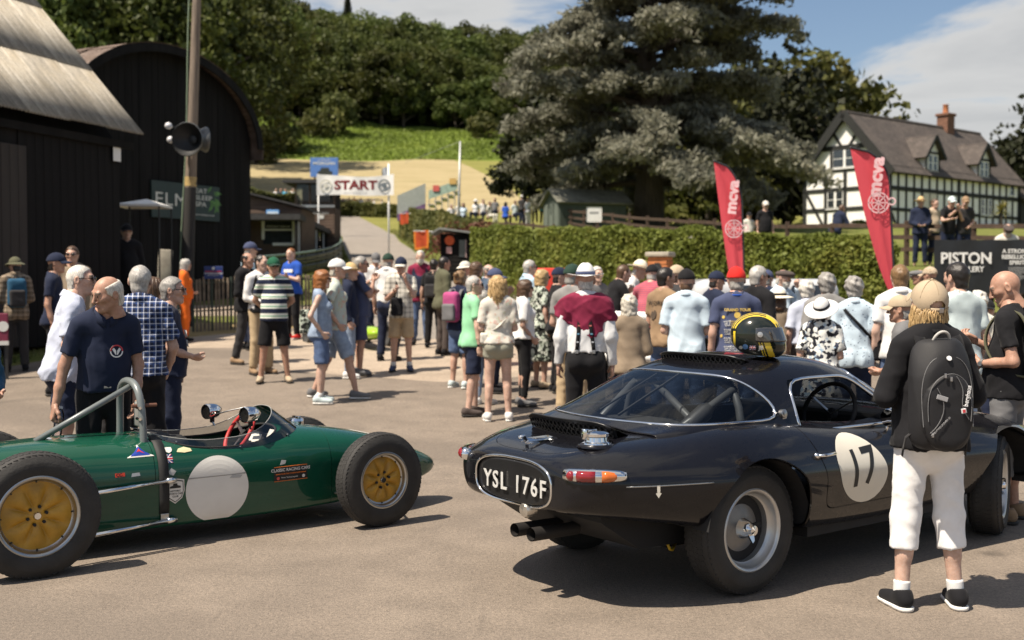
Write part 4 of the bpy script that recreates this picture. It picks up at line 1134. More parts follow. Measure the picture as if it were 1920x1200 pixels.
 # bracken tussocks: ground cover
r=np.random.default_rng(5); n=24000
bxs=r.uniform(-.28,.06,n); bys=r.uniform(200.5,247,n); bxs=bxs*bys
P=np.stack([bxs,bys,gz(bxs,bys)+r.uniform(.0,.5,n)],1); V,Fc=leaves(P,.38,r,1.4)
tag(obj('bracken',V,Fc,leaf_mat('bracken_frond',[(.3,(.11,.15,.03)),(.55,(.20,.26,.05)),(.75,(.30,.34,.08))],.35,.06,0)),'green bracken covering the slope below the wood','bracken',kind='stuff')
# ---- the big cedar
def cedar(seed,H,spread,nl,tuft,msize):
 r=np.random.default_rng(seed); rr=random.Random(seed); t=MB(); P=[]
 t.tube([(0,0,-.8),(.1,0,H*.12),(-.1,.1,H*.35),(.05,0,H*.65),(0,0,H*.97)],[.95,.72,.55,.34,.05],12)
 t.tube([(0,0,H*.08),(.9,-.3,H*.3),(1.3,-.4,H*.6),(1.5,-.4,H*.85)],[.5,.4,.25,.05],10)
 for k in range(nl):
  f=(k+.5)/nl; z0=H*(.10+.84*f)
  a=k*2.399+rr.uniform(-.3,.3)
  ln=spread*1.06*(1-f)**.42*rr.uniform(.42,1.1)*(.82 if f<.05 else 1)+.4
  ca,sa=math.cos(a),math.sin(a); rise=rr.uniform(.02,.22)+.25*f-(.10 if f<.2 else 0); droop=rr.uniform(.12,.32)
  pts=[]
  for i in range(9):
   s_=i/8; b_=rr.uniform(-.05,.05)*s_*ln
   pts.append(Vector((ca*ln*s_-sa*b_,sa*ln*s_+ca*b_,z0+ln*(rise*s_-droop*s_**3))))
  t.tube(pts,[.2*(1-s_/8)*(1-.6*f)+.025 for s_ in range(9)],6)
  ntw=int(8+ln*2.6)
  for j in range(ntw):
   s_=.30+.70*((j+rr.random())/ntw)**.7
   i0=min(int(s_*8),7); base=pts[i0].lerp(pts[i0+1],s_*8-i0)
   side=1 if j%2 else -1; tl=(1.05-.72*s_)*ln*.34*rr.uniform(.4,1.2)+.25
   b2_=a+side*rr.uniform(.55,1.25)
   d2=Vector((math.cos(b2_),math.sin(b2_),rr.uniform(-.30,.22)))
   tip=base+d2*tl
   if tl>.8:t.tube([base,base+d2*tl*.5+Vector((0,0,.04)),tip],[.045,.03,.012],4)
   m_=int(4+tl*5)
   for q in range(m_):
    w=(q+rr.random())/m_; c_=base+d2*tl*w
    P.append((c_.x+rr.gauss(0,.10),c_.y+rr.gauss(0,.10),c_.z+rr.uniform(.0,.16),.22+.2*(1-w)))
 P=np.array(P); c=P[:,:3]; C2=clumps(c,P[:,3]*1.35,tuft,r,.8); C2[:,2]-=.12*np.abs(r.normal(size=len(C2)))
 V,Fc=leaves(C2,msize,r,.25,2.8)
 return mesh_data('crown',V,Fc,leaf_cedar),mesh_data('trunk',t.V,t.F,bark,True)
cx=at(1215,420,60)
cd=cedar(11,22,7.9,118,9,.132)
plant('cedar_tree',cd,(cx.x,60,gzf(cx.x,60)),.6,1,'huge grey green cedar with tiered branches towering over the shed','tree')
yew=[broadleaf(40+s,2.6,3.1,4.4,60,46,.3,.95,leaf_dark,.4)for s in (0,1)]
p=at(1046,400,70); plant('yew_tree',yew[0],(p.x,70,gzf(p.x,70)-1.0),0,1.25,'dark yew tree with ragged crown beside the garden shed, left of the cedar','tree',None,1.2)
p=at(985,400,73); plant('yew_tree',yew[1],(p.x,73,gzf(p.x,73)+.6),2,.85,'smaller dark yew overhanging the standing spectators','tree',None,.7)
dkt=[broadleaf(50+s,4.6,5.4,6.0,90,44,.42,1.5,leaf_dark if s else leaf_mid,.7,-.95)for s in (0,1)]
for px_,d_,s_,k,lab in ((1330,84,.95,0,'olive green tree showing below the right side of the cedar'),(1400,92,1.15,1,'dark tree between the cedar and the half timbered house'),(1470,86,1.12,1,'dark spreading tree just left of the house gable'),
(1530,96,1.35,0,'olive topped tree rising behind the house gable'),(1130,92,.8,0,'light green tree seen under the middle of the cedar'),(1440,120,1.5,0,'far olive tree over the dark trees left of the house'),
(1905,104,.78,1,'dark round tree at the right edge beyond the house'),(1270,90,.9,1,'dark tree behind the cedar trunk'),(1200,95,.8,0,'green tree behind the cedar trunk on its left'),(1960,88,.9,1,'dark tree at the far right behind the lean-to')):
 x=(px_-960)/F*d_; plant('tree',dkt[k],(x,d_,gzf(x,d_)-.8),px_,s_,lab,'tree')
fir=MB(); P=[]
for k in range(26):
 z=1+k*.5; rr_=2.0*(1-k/27)
 for j in range(9):a=j*.7+k; P+=[(math.cos(a)*rr_*q,math.sin(a)*rr_*q,z-q*rr_*.25)for q in (.4,.7,1)]
P=np.array(P); r=np.random.default_rng(3); V,Fc=leaves(clumps(P,np.full(len(P),.35),6,r),.35,r,.4)
fir.tube([(0,0,-.5),(0,0,14)],[.3,.04],8)
fird=(mesh_data('crown',V,Fc,leaf_dark),mesh_data('trunk',fir.V,fir.F,bark,True))
p=at(652,60,330); plant('fir_tree',fird,(p.x,330,at(652,40,330).z-3),0,.9,'single dark pointed fir on the skyline of the wood','tree')
# ---- hedges
def hedge(name,pix,depth,height,lab,n,size,m_=leaf_hedge,tops=None,cat='hedge'):
 """leafy bank along a line of (pixel x, distance); tops gives the photograph row of the top at each"""
 e=empty(name,(0,0,0),0,lab,cat); r=np.random.default_rng(n)
 pt=np.array([[at(px_,450,d_).x,d_]for px_,d_ in pix])
 tz_=np.array([at(px_,t_,d_).z for (px_,d_),t_ in zip(pix,tops)])if tops else None
 k=len(pt); s=r.uniform(0,k-1,n); s.sort()
 cx_=np.interp(s,range(k),pt[:,0]); cy_=np.interp(s,range(k),pt[:,1])
 g0=gz(cx_,cy_-depth/2-.3); top=np.interp(s,range(k),tz_)if tops else g0+height
 top=top+.09*fbm(cx_*2,cx_*.3,8)+.05*fbm(cx_*7,cx_,9)
 f=r.uniform(0,1,n); face=f<.62
 h=np.where(face,r.uniform(-.1,1,n),r.uniform(.93,1.02,n)); w=np.where(face,-.5+.06*r.normal(size=n),r.uniform(-.5,.5,n))
 bul=.13*fbm(cx_*1.6,h*3,12)+.10*fbm(cx_*4.5,h*7,13)
 y=cy_+depth*w-np.where(face,bul,0)+.15*(h-.5)*face
 z=g0+(top-g0)*h+np.where(face,0,bul*.7)
 V,Fc=leaves(np.stack([cx_,y,z],1),size,r,.2,1.5)
 obj('foliage',V,Fc,m_,e)
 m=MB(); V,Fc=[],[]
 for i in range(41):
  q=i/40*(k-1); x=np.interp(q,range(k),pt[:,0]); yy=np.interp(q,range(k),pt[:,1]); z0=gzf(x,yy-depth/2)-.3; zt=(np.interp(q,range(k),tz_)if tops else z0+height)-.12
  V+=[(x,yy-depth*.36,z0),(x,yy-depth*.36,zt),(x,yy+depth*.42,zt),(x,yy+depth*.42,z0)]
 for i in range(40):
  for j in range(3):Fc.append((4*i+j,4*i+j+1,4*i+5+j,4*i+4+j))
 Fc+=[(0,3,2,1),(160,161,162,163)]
 obj('dark_core',V,Fc,mat('hedge_inside',(.018,.022,.010),.9,var=.4,scale=5,bump=.8),e)  # solid dark core filling the hedge behind its leaves
 return e
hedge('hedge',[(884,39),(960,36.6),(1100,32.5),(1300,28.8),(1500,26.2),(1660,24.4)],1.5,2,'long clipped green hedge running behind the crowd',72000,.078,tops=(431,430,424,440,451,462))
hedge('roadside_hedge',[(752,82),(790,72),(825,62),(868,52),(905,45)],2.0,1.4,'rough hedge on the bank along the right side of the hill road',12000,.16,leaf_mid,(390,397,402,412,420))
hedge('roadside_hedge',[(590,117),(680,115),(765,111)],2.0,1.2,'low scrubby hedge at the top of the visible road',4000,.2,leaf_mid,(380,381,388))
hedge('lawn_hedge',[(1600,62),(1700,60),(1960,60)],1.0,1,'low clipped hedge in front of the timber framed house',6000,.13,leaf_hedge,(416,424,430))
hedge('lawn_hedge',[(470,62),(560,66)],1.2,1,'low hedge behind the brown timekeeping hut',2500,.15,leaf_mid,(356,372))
cop=broadleaf(60,1.4,.9,.7,46,44,.13,.5,leaf_mat('copper_leaf',[(.3,(.06,.02,.012)),(.55,(.17,.07,.045)),(.75,(.26,.14,.07))],.3,1,0),low=-.95)
p=at(872,440,43); plant('copper_shrub',cop,(p.x,43,at(872,462,43).z-.7),0,.9,'reddish copper shrub above the roof of the marshal hut','shrub')
hz=MB(); r=np.random.default_rng(8)
cl=[at(1470+15*k,400,0.001)for k in range(1)]
# cordyline by the lean-to
p=at(1878,395,66); zg=gzf(p.x,66); cy=empty('cordyline',(p.x,66,zg),0,'spiky yellow green cordyline in front of the lean-to','plant')
V,Fc=[],[]; c0=Vector((0,0,p.z-zg))
for k in range(70):
 a,e_=rnd.uniform(0,6.28),rnd.uniform(-.5,1.4); d=Vector((math.cos(a)*math.cos(e_),math.sin(a)*math.cos(e_),math.sin(e_))); s_=d.cross(Vector((0,0,1))).normalized()*.035; l_=rnd.uniform(.6,.95)
 n0=len(V); V+=[c0+s_,c0-s_,c0+d*l_*.6-s_,c0+d*l_*.6+s_,c0+d*l_+Vector((0,0,-.15))]; Fc+=[(n0,n0+1,n0+2,n0+3),(n0+3,n0+2,n0+4)]
obj('leaves',V,Fc,leaf_mat('cordyline_leaf',[(.3,(.12,.13,.03)),(.7,(.32,.27,.09))],.2,2,0),cy)
MB().tube([(0,0,-.2),(0,0,p.z-zg)],.07,8).build('trunk',bark,cy,True)
# verge grass
def tufts(name,n,fx,lab,h,m_):
 r=np.random.default_rng(n); x,y=fx(r,n); z=gz(x,y); a=r.uniform(0,6.28,n); hh=h*r.uniform(.5,1.3,n); lx,ly=r.normal(0,.4,n)*hh,r.normal(0,.4,n)*hh; w=.012+.012*r.random(n)
 ca,sa=np.cos(a)*w,np.sin(a)*w
 V=np.stack([np.stack([x-ca,y-sa,z-.01],1),np.stack([x+ca,y+sa,z-.01],1),np.stack([x+lx,y+ly,z+hh],1)],1).reshape(-1,3)
 tag(obj(name,V,np.arange(3*n).reshape(n,3),m_),lab,'grass',kind='stuff')
gl=leaf_mat('grass_blade',[(.3,(.06,.085,.02)),(.5,(.13,.15,.04)),(.7,(.30,.25,.11))],.3,.6,0)
tufts('grass',9000,lambda r,n:(r.uniform(-13,-8.0,n),r.uniform(15.5,24,n)),'short trodden grass in front of the black barn',.07,gl)
tufts('grass',9000,lambda r,n:((lambda x:(x,hedge_y(x)-np.interp(x,[-2,4,8],[1.0,1.4,2.6])+r.uniform(.05,2.4,n)))(r.uniform(-1,11,n))),'green verge grass at the foot of the long hedge',.08,gl)
tufts('grass',7000,lambda r,n:((lambda y:(road_x(y)+np.where(r.random(n)<.5,-1,1)*r.uniform(2.0,4.0,n),y))(r.uniform(32,90,n))),'rough grass along both sides of the hill road',.25,gl)
# ------------------------------------------------------------------ bodies and clothes as distance fields, meshed once
def seg(p,a,b,ra,rb,sy=1.0):
 k=np.array([1,1/sy,1]); a=np.asarray(a,float); b=np.asarray(b,float)
 pa=(p-a)*k; ba=(b-a)*k; l=ba @ ba+1e-12
 t=np.clip(pa @ ba/l,0,1)
 return np.sqrt(((pa-t[:,None]*ba)**2).sum(1))-(ra+(rb-ra)*t)
def ell(p,c,r):
 q=(p-np.asarray(c))/np.asarray(r); n=np.sqrt((q*q).sum(1)); return (n-1)*min(r)
def smin(a,b,k):
 h=np.clip(.5+.5*(b-a)/k,0,1); return b+(a-b)*h-k*h*(1-h)
def smax(a,b,k):return -smin(-a,-b,k)
def union(p,prims,k=.04):
 d=None
 for q in prims:
  e=q(p)if callable(q)else seg(p,*q)
  d=e if d is None else smin(d,e,k)
 return d
def wrinkle(p,seed,fr=22,amp=.005,st=(1,1,.7)):
 r=np.random.default_rng(seed); q=p*np.array(st); out=0
 w=q+.02*np.sin(q[:,[1,2,0]]*13+seed)
 for k in range(5):
  d=r.normal(size=3); d/=np.linalg.norm(d); s=np.sin(w @ d*fr*r.uniform(.6,1.7)+r.uniform(0,6)); out=out+(1-np.abs(s))**2-.35
 return -amp*out/1.25
def snet(f,lo,hi,h):
 """surface net of f = 0"""
 lo=np.asarray(lo,float); n=np.maximum(np.ceil((np.asarray(hi)-lo)/h).astype(int)+1,3)
 ax=[lo[i]+h*np.arange(n[i])for i in range(3)]
 K=4 if n.prod()>9000 else 1
 if K>1:
  nc=(n+K-1)//K+1; hc=h*K
  cx=[lo[i]+hc*np.arange(nc[i])for i in range(3)]
  Pc=np.stack(np.meshgrid(*cx,indexing='ij'),-1).reshape(-1,3); Dc=f(Pc).reshape(nc)
  near=np.abs(Dc)<hc*1.25
  ii=[np.minimum((np.arange(n[i])+K//2)//K,nc[i]-1)for i in range(3)]
  D=Dc[np.ix_(*ii)].copy(); m=near[np.ix_(*ii)]
  w=np.argwhere(m); D[m]=f(lo+h*w)
 else:D=f(np.stack(np.meshgrid(*ax,indexing='ij'),-1).reshape(-1,3)).reshape(n)
 for a in range(3):
  for e in (0,-1):q=[slice(None)]*3; q[a]=e; D[tuple(q)]=np.maximum(D[tuple(q)],h*.1)
 s=D<0; c=[n[0]-1,n[1]-1,n[2]-1]
 acc=np.zeros(c+[3]); cnt=np.zeros(c)
 sl=lambda o:tuple(slice(o[i],o[i]+c[i])for i in range(3))
 for a in range(3):
  b,e=[(1,2),(0,2),(0,1)][a]
  for i in (0,1):
   for j in (0,1):
    o0=[0,0,0]; o0[b]=i; o0[e]=j; o1=list(o0); o1[a]=1
    d0,d1=D[sl(o0)],D[sl(o1)]; m=(d0<0)!=(d1<0); t=np.where(m,d0/np.where(m,d0-d1,1),0)
    acc[...,a]+=m*t; acc[...,b]+=m*i; acc[...,e]+=m*j; cnt+=m
 act=cnt>0; idx=np.full(c,-1); idx[act]=np.arange(act.sum())
 V=lo+h*(np.argwhere(act)+acc[act]/cnt[act][:,None]); Q=[]
 for a in range(3):
  b,e=[(1,2),(2,0),(0,1)][a]
  r=[slice(None)]*3; r[a]=slice(0,n[a]-1); r[b]=slice(1,n[b]-1); r[e]=slice(1,n[e]-1)
  r1=list(r); r1[a]=slice(1,n[a]); m=s[tuple(r)]!=s[tuple(r1)]; w=np.argwhere(m); fl=s[tuple(r)][m]
  w[:,b]+=1; w[:,e]+=1
  g_=lambda db,de:idx[tuple(w[:,i]-(db if i==b else de if i==e else 0)for i in range(3))]
  q=np.stack([g_(1,1),g_(0,1),g_(0,0),g_(1,0)],1); q[~fl]=q[~fl][:,::-1]; Q.append(q)
 Q=np.concatenate(Q); Q=Q[(Q>=0).all(1)]
 d=f(V); e_=h*.3; G=np.stack([(f(V+e_*u)-d)/e_ for u in np.eye(3)],1)
 V=V-np.clip(d[:,None]*G/np.maximum((G*G).sum(1,keepdims=True),.15),-h*.6,h*.6)
 return V,Q
def bounds(prims,pad):
 A=np.array([np.minimum(q[0],q[1])-max(q[2],q[3])for q in prims]); B=np.array([np.maximum(q[0],q[1])+max(q[2],q[3])for q in prims])
 return A.min(0)-pad,B.max(0)+pad
 # ---- materials for people
def skin_mat(k):
 cols=[(.50,.325,.25),(.42,.25,.18),(.56,.39,.31),(.33,.19,.13)]
 nm='skin_%s'%'abcd'[k]
 if nm in MATS:return MATS[nm]
 b=newmat(nm); v=b.coord(kind='Object'); c=cols[k]
 b.link(b.mix(.5,b.ramp(b.noise(v,9,5,.6),[(.3,tuple(x*.82 for x in c)),(.7,tuple(min(1,x*1.12)for x in c))]),b.ramp(b.noise(v,45,3),[(.35,(.80,.68,.64)),(.6,(1.05,1.0,1.0))]),'MULTIPLY'),b.p.inputs['Base Color'])
 b.p.inputs['Roughness'].default_value=.5; b.p.inputs['Specular IOR Level'].default_value=.4
 b.p.inputs['Subsurface Weight'].default_value=.12; b.p.inputs['Subsurface Radius'].default_value=(.012,.005,.003)
 b.bump(b.noise(v,160,2),.12,.003); return b.m
def hair_mat(nm,col,gl=.4):
 nm='hair_'+nm
 if nm in MATS:return MATS[nm]
 b=newmat(nm); v=b.coord((60,60,7)); n=b.noise(v,2.2,4,.7); n2=b.noise(b.coord(),14,3)
 b.link(b.mix(.6,b.ramp(n,[(.3,tuple(c*.45 for c in col)),(.55,col),(.75,tuple(min(1,c*1.5)for c in col))]),b.ramp(n2,[(.3,(.6,.6,.6)),(.7,(1.2,1.2,1.2))]),'MULTIPLY'),b.p.inputs['Base Color'])
 b.p.inputs['Roughness'].default_value=gl; b.bump(n,.6,.006); return b.m
HC_={'white':(.66,.63,.57),'grey':(.30,.285,.265),'lightgrey':(.46,.44,.41),'dark':(.018,.014,.012),'brown':(.10,.055,.03),'ginger':(.30,.115,.035),'blonde':(.50,.34,.16),'silver':(.58,.54,.46),'lightbrown':(.22,.13,.06)}
FAB={'brightwhite':(.80,.795,.79),'white':(.66,.66,.655),'offwhite':(.58,.56,.50),'paleblue':(.50,.61,.70),'icegrey':(.48,.56,.57),'lavender':(.50,.54,.66),'sky':(.40,.55,.66),'navy':(.014,.020,.045),'slate':(.055,.068,.13),'black':(.009,.009,.011),'charcoal':(.035,.034,.036),'grey':(.15,.15,.155),'midgrey':(.23,.225,.22),
'khaki':(.42,.32,.20),'beige':(.44,.35,.25),'brown':(.26,.175,.105),'darkbrown':(.075,.06,.055),'sage':(.31,.31,.25),'olive':(.10,.10,.062),'maroon':(.20,.018,.05),'mint':(.27,.60,.35),'red':(.55,.022,.018),'orange':(.80,.15,.018),'royal':(.022,.085,.42),'teal':(.02,.08,.15),'cyan':(.08,.40,.60),'pink':(.40,.07,.20),'rose':(.46,.10,.12),'green':(.012,.085,.045),'cream':(.72,.66,.53),'straw':(.52,.38,.19),'tan':(.42,.335,.235),'taupe':(.25,.195,.14),'darkgreen':(.02,.045,.032),'denim':(.085,.13,.24),'paledenim':(.24,.31,.42),'skyprint':(.45,.50,.46)}
def fab(code):
 """'colour' or 'colour/pattern' -> cloth material"""
 nm='cloth_'+code.replace('/','_')
 if nm in MATS:return MATS[nm]
 col,_,pat=code.partition('/'); c=FAB[col]; b=newmat(nm); v=b.coord(); X=b.xyz(v)
 n=b.noise(v,6,4,.6); weave=b.noise(v,300,2)
 base=b.ramp(n,[(.3,tuple(x*.88 for x in c)),(.7,tuple(min(.85,x*1.1)for x in c))])
 def band(coord,period,w,off=0.0):
  fr_=b.math('FRACT',b.math('ADD',b.math('MULTIPLY',coord,1/period),off)); return b.math('LESS_THAN',fr_,w)
 if 'denim' in col or pat=='denim':
  base=b.mix(.6,base,b.ramp(b.noise(v,11,5,.65),[(.3,(.55,.55,.6)),(.65,(1.35,1.3,1.25))]),'MULTIPLY')
 if pat=='plaid':
  a=b.math('ADD',b.math('MULTIPLY',band(X[0],.042,.17),.5),b.math('MULTIPLY',band(X[2],.042,.17),.5))
  g2=b.math('ADD',b.math('MULTIPLY',band(X[0],.042,.5,.3),.5),b.math('MULTIPLY',band(X[2],.042,.5,.3),.5))
  base=b.mix(g2,base,(.035,.075,.22)); base=b.mix(b.math('MULTIPLY',a,.95),base,(.78,.80,.86))
 elif pat=='check':
  a=b.math('ADD',b.math('MULTIPLY',band(X[0],.075,.35),.5),b.math('MULTIPLY',band(X[2],.075,.35),.5)); base=b.mix(a,base,tuple(x*.42 for x in c)); base=b.mix(b.math('MULTIPLY',band(X[2],.075,.07,.4),.5),base,(.5,.45,.4))
 elif pat=='finecheck':
  a=b.math('ADD',b.math('MULTIPLY',band(X[0],.011,.25),.5),b.math('MULTIPLY',band(X[2],.011,.25),.5)); base=b.mix(b.math('MULTIPLY',a,.5),base,(.30,.38,.52))
 elif pat=='hoops':
  base=b.mix(band(X[2],.135,.52,.28),base,(.66,.68,.62)); base=b.mix(band(X[2],.135,.10,.10),base,(.10,.34,.18))
 elif pat=='stripes':base=b.mix(b.math('MULTIPLY',band(X[2],.028,.35),.7),base,(.16,.08,.16))
 elif pat in ('floral','palefloral','leafprint'):
  w=b.coord((1,1,1)); nn=b.noise(w,9,3,.6)
  d=b.vor(w,26,'F1','Color'); s=b.xyz(d)[0]
  if pat=='floral':base=b.mix(1,base,b.ramp(b.math('ADD',b.math('MULTIPLY',s,.55),b.math('MULTIPLY',nn,.55)),[(.40,(.015,.016,.022)),(.47,(.05,.06,.10)),(.5,(.62,.64,.62)),(.72,(.76,.76,.72)),(.80,(.30,.42,.55))]))
  elif pat=='leafprint':base=b.mix(1,base,b.ramp(b.math('ADD',b.math('MULTIPLY',s,.5),b.math('MULTIPLY',nn,.6)),[(.44,(.02,.022,.02)),(.5,(.10,.12,.09)),(.53,(.58,.60,.54)),(.7,(.40,.46,.38)),(.78,(.03,.035,.03))]))
  else:base=b.mix(1,base,b.ramp(b.math('ADD',b.math('MULTIPLY',s,.5),b.math('MULTIPLY',nn,.6)),[(.40,c),(.66,c),(.70,(.55,.35,.30)),(.76,(.45,.50,.38)),(.8,c)]))
 elif pat=='dots':base=b.mix(b.ramp(b.vor(v,28),[(.16,1.0),(.22,0.0)]),base,(.10,.13,.20))
 elif pat=='camo':base=b.mix(1,base,b.ramp(b.noise(v,45,2),[(.38,(.12,.09,.06)),(.42,c),(.56,c),(.6,(.35,.30,.24))]))
 b.link(base,b.p.inputs['Base Color']); b.p.inputs['Roughness'].default_value=.85; b.p.inputs['Specular IOR Level'].default_value=.2
 b.p.inputs['Sheen Weight'].default_value=.05
 b.bump(b.math('ADD',weave,b.math('MULTIPLY',b.noise(v,28,4,.6,.6),1.4)),.12,.006)
 return b.m
lip_m,eye_m,lens_m=mat('lip',(.40,.20,.155),.5),mat('eye_dark',(.03,.022,.018),.2),mat('dark_lens',(.012,.012,.013),.08,spec=.8)
brow_g=mat('brow_hair',(.16,.12,.09),.8)
sole_w=mat('white_sole',(.70,.69,.66),.6,var=.08); sole_d=mat('dark_sole',(.03,.028,.026),.8)
metal_s=mat('small_metal',(.45,.45,.46),.3,.9,.05)
# ---- head, hands, hair and hats, built once
def head_sdf(p,f):
 d=ell(p,(0,-.012,.026),(.076,.097,.094))
 d=smin(d,seg(p,(0,.028,-.015),(0,.048,-.078),.056,.034),.03)
 for s in (-1,1):
  d=smin(d,seg(p,(s*.048,-.005,-.045),(s*.024,.05,-.09),.022,.018-.003*f),.03)
  d=smin(d,seg(p,(s*.042,.06,-.012),(s*.046,.04,-.01),.02,.02),.022)
 d=smin(d,seg(p,(0,.07,-.098),(0,.072,-.094),.017-.002*f,.017-.002*f),.018)
 d=smin(d,seg(p,(-.036,.078,.031),(.036,.078,.031),.012-.003*f,.012-.003*f),.02)
 for s in (-1,1):d=smax(d,-(ell(p,(s*.031,.104,.012),(.017,.016,.011))),.014)
 d=smin(d,seg(p,(0,.088,.018),(0,.110-.004*f,-.026),.0075,.0115),.012)
 for s in (-1,1):d=smin(d,seg(p,(s*.012,.094,-.030),(s*.013,.092,-.030),.008,.008),.008)
 d=smin(d,seg(p,(-.017,.086,-.055),(.017,.086,-.055),.0065,.0065),.008); d=smin(d,seg(p,(-.014,.085,-.066),(.014,.085,-.066),.007,.007),.006)
 for s in (-1,1):
  e=ell(p,(s*.083,-.016,.0),(.011,.021,.033)); e=smax(e,-ell(p,(s*.094,-.012,.002),(.010,.012,.021)),.006); d=smin(d,e,.008)
  d=np.minimum(d,ell(p,(s*.031,.079,.012),(.0125,.0125,.0125)))
 return smin(d,seg(p,(0,-.02,-.07),(0,-.035,-.17),.054-.006*f,.060-.008*f),.03)
HEADS={}
for f_ in range(6):
 V,Q=snet(lambda p:head_sdf(p,f_%2),(-.11,-.13,-.17),(.11,.14,.14),(.0072,.0152,.024)[f_//2])
 c_=V[Q].mean(1); mi=np.zeros(len(Q),int)
 mi[(np.hypot(c_[:,0]/1.35,(c_[:,2]+.060))<.0165)&(c_[:,1]>.08)&(np.abs(c_[:,2]+.06)<.011)]=1
 for s_ in (-1,1):
  mi[(np.hypot(c_[:,0]-s_*.031,c_[:,2]-.012)<.0085)&(c_[:,1]>.07)]=2
  mi[(np.abs(c_[:,0]-s_*.033)<.019)&(np.abs(c_[:,2]-.036)<.005)&(c_[:,1]>.07)]=3
 HEADS[f_]=(V,Q,mi)
def hand_sdf(p,curl):
 d=seg(p,(0,0,.02),(0,0,-.005),.028,.026,.8); d=smin(d,smax(seg(p,(0,.012,-.03),(0,.010,-.075),.040,.040,.9),np.abs(p[:,0])-.014,.012),.02)
 d=smin(d,smax(seg(p,(0,-.018,-.03),(0,-.02,-.07),.03,.028),np.abs(p[:,0])-.013,.012),.02)
 for i,(y,l)in enumerate(((.032,.072),(.011,.080),(-.010,.075),(-.030,.058))):
  a=np.array([0,y,-.088+.006*abs(i-1)]); pr=a; ang=.1+.05*i
  for j in range(3):
   ang+=curl*(.55 if j else .35); q=pr+l*(.45,.32,.26)[j]*np.array([-math.sin(ang),.04*(1.5-i),-math.cos(ang)])
   d=smin(d,seg(p,pr,q,.0095-.0012*j,.0088-.0012*j),.006); pr=q
 pr=np.array([-.006,.036,-.025])
 for q,r_ in (((-.022,.060,-.052),.013),((-.034,.066,-.080),.0105),((-.040,.060,-.100),.0088)):
  q=np.array(q); d=smin(d,seg(p,pr,q,r_+.002,r_),.010); pr=q
 return d
HANDS={(c_,l_):snet(lambda p:hand_sdf(p,c_),(-.13,-.075,-.19),(.05,.09,.05),(.0068,.0132,.021)[l_])for c_ in (.25,.75,1.5)for l_ in (0,1,2)}
HAIR={}
def hair_data(kind,f,l_=0):
 if (kind,f,l_)in HAIR:return HAIR[(kind,f,l_)]
 def sk(p,o):return np.minimum(ell(p,(0,-.012,.026),(.076+o,.097+o,.094+o)),seg(p,(0,-.035,.0),(0,-.04,-.05),.068+o*.8,.06+o*.8))
 def nz_(p,fr,a):return a*(np.sin(p[:,0]*fr+2*np.sin(p[:,2]*fr*.7))*np.sin(p[:,1]*fr*.9+1.5*np.sin(p[:,0]*fr*.6))+.5*np.sin(p[:,2]*fr*1.7+p[:,0]*40))
 line=lambda p,lo=-.088,fr=.062:np.where(p[:,1]>.0,fr*np.clip((p[:,1]-.0)/.065,0,1)+.018-.03*(np.abs(p[:,0])>.06)*(p[:,1]<.035),np.where(np.abs(p[:,0])>.055,lo*np.clip(-(p[:,1]+.028)/.03,0,1)+.018*(p[:,1]>-.05),lo))-p[:,2]
 lo,hi=(-.13,-.16,-.13),(.13,.14,.17); h=(.0075 if kind!='shoulder' else .0052,.0145,.023)[l_]
 if kind in ('short','curly','buzz','balding','thin'):
  o={'short':.011,'curly':.022,'buzz':.004,'balding':.009,'thin':.007}[kind]; a={'short':.0015,'curly':.0075,'buzz':.0005,'balding':.0012,'thin':.001}[kind]
  def fn(p):
   d=smax(sk(p,o)+nz_(p,75 if kind!='curly' else 55,a),line(p),.008)
   if kind=='balding':d=smax(d,-ell(p,(0,.026,.123),(.080,.134,.086)),.014)
   if kind=='thin':d=smax(d,-ell(p,(0,.075,.10),(.05,.05,.05)),.008)
   return d
 else:
  def fn(p):
   o=.020 if kind!='bun' else .011; dn=-.125 if kind in ('bob','long','shoulder')else -.08
   d=np.minimum(sk(p,o),seg(p,(0,-.03,.02),(0,-.035,dn+.03),.082+o*.7,.080+o*.7))+(nz_(p,60,.004)if kind!='shoulder' else .0022*np.sin(np.arctan2(p[:,0],-p[:,1]+.02)*13+14*p[:,2])+.0015*np.sin(np.arctan2(p[:,0],-p[:,1])*29))
   d=smax(d,dn+.008*np.sin(p[:,0]*60)-p[:,2],.012)
   d=smax(d,-seg(p,(0,.105,-.035),(0,.12,-.16),.064,.09,1.1),.012); d=smax(d,-ell(p,(0,.135,.02),(.056,.075,.052)),.012)
   if kind in ('long','shoulder'):
    L_=-.40 if kind=='long' else -.175
    nk_=9 if kind=='long' else 19
    for k in range(nk_):
     x=-.072+.144*k/(nk_-1); pr=np.array([x,-.055-.03*(1-(x/.075)**2),-.03])
     for j in range(7):
      z=-.03+(L_+.05*abs(math.sin(k*2.1))+.03)*(j+1)/7; q=np.array([x*(1.1+.03*j)+.013*math.sin(j*1.6+k*1.9)*(kind=='long'),-.075-.03*(1-(x/.08)**2)-.012*j*.6+.010*math.cos(j*1.7+k),z])
      w_=1 if kind=='long' else .62; d=smin(d,seg(p,pr,q,.022*w_,(.019-.0015*j)*w_),.008 if kind=='long' else .004); pr=q
   if kind=='bun':d=smin(d,ell(p,(0,-.125,.055),(.04,.036,.04))+nz_(p,80,.003),.01)
   return d
  lo=(-.14,-.19,-.45 if kind=='long' else -.26 if kind=='shoulder' else -.15)
 HAIR[(kind,f,l_)]=snet(fn,lo,hi,h); return HAIR[(kind,f,l_)]
HATS={}
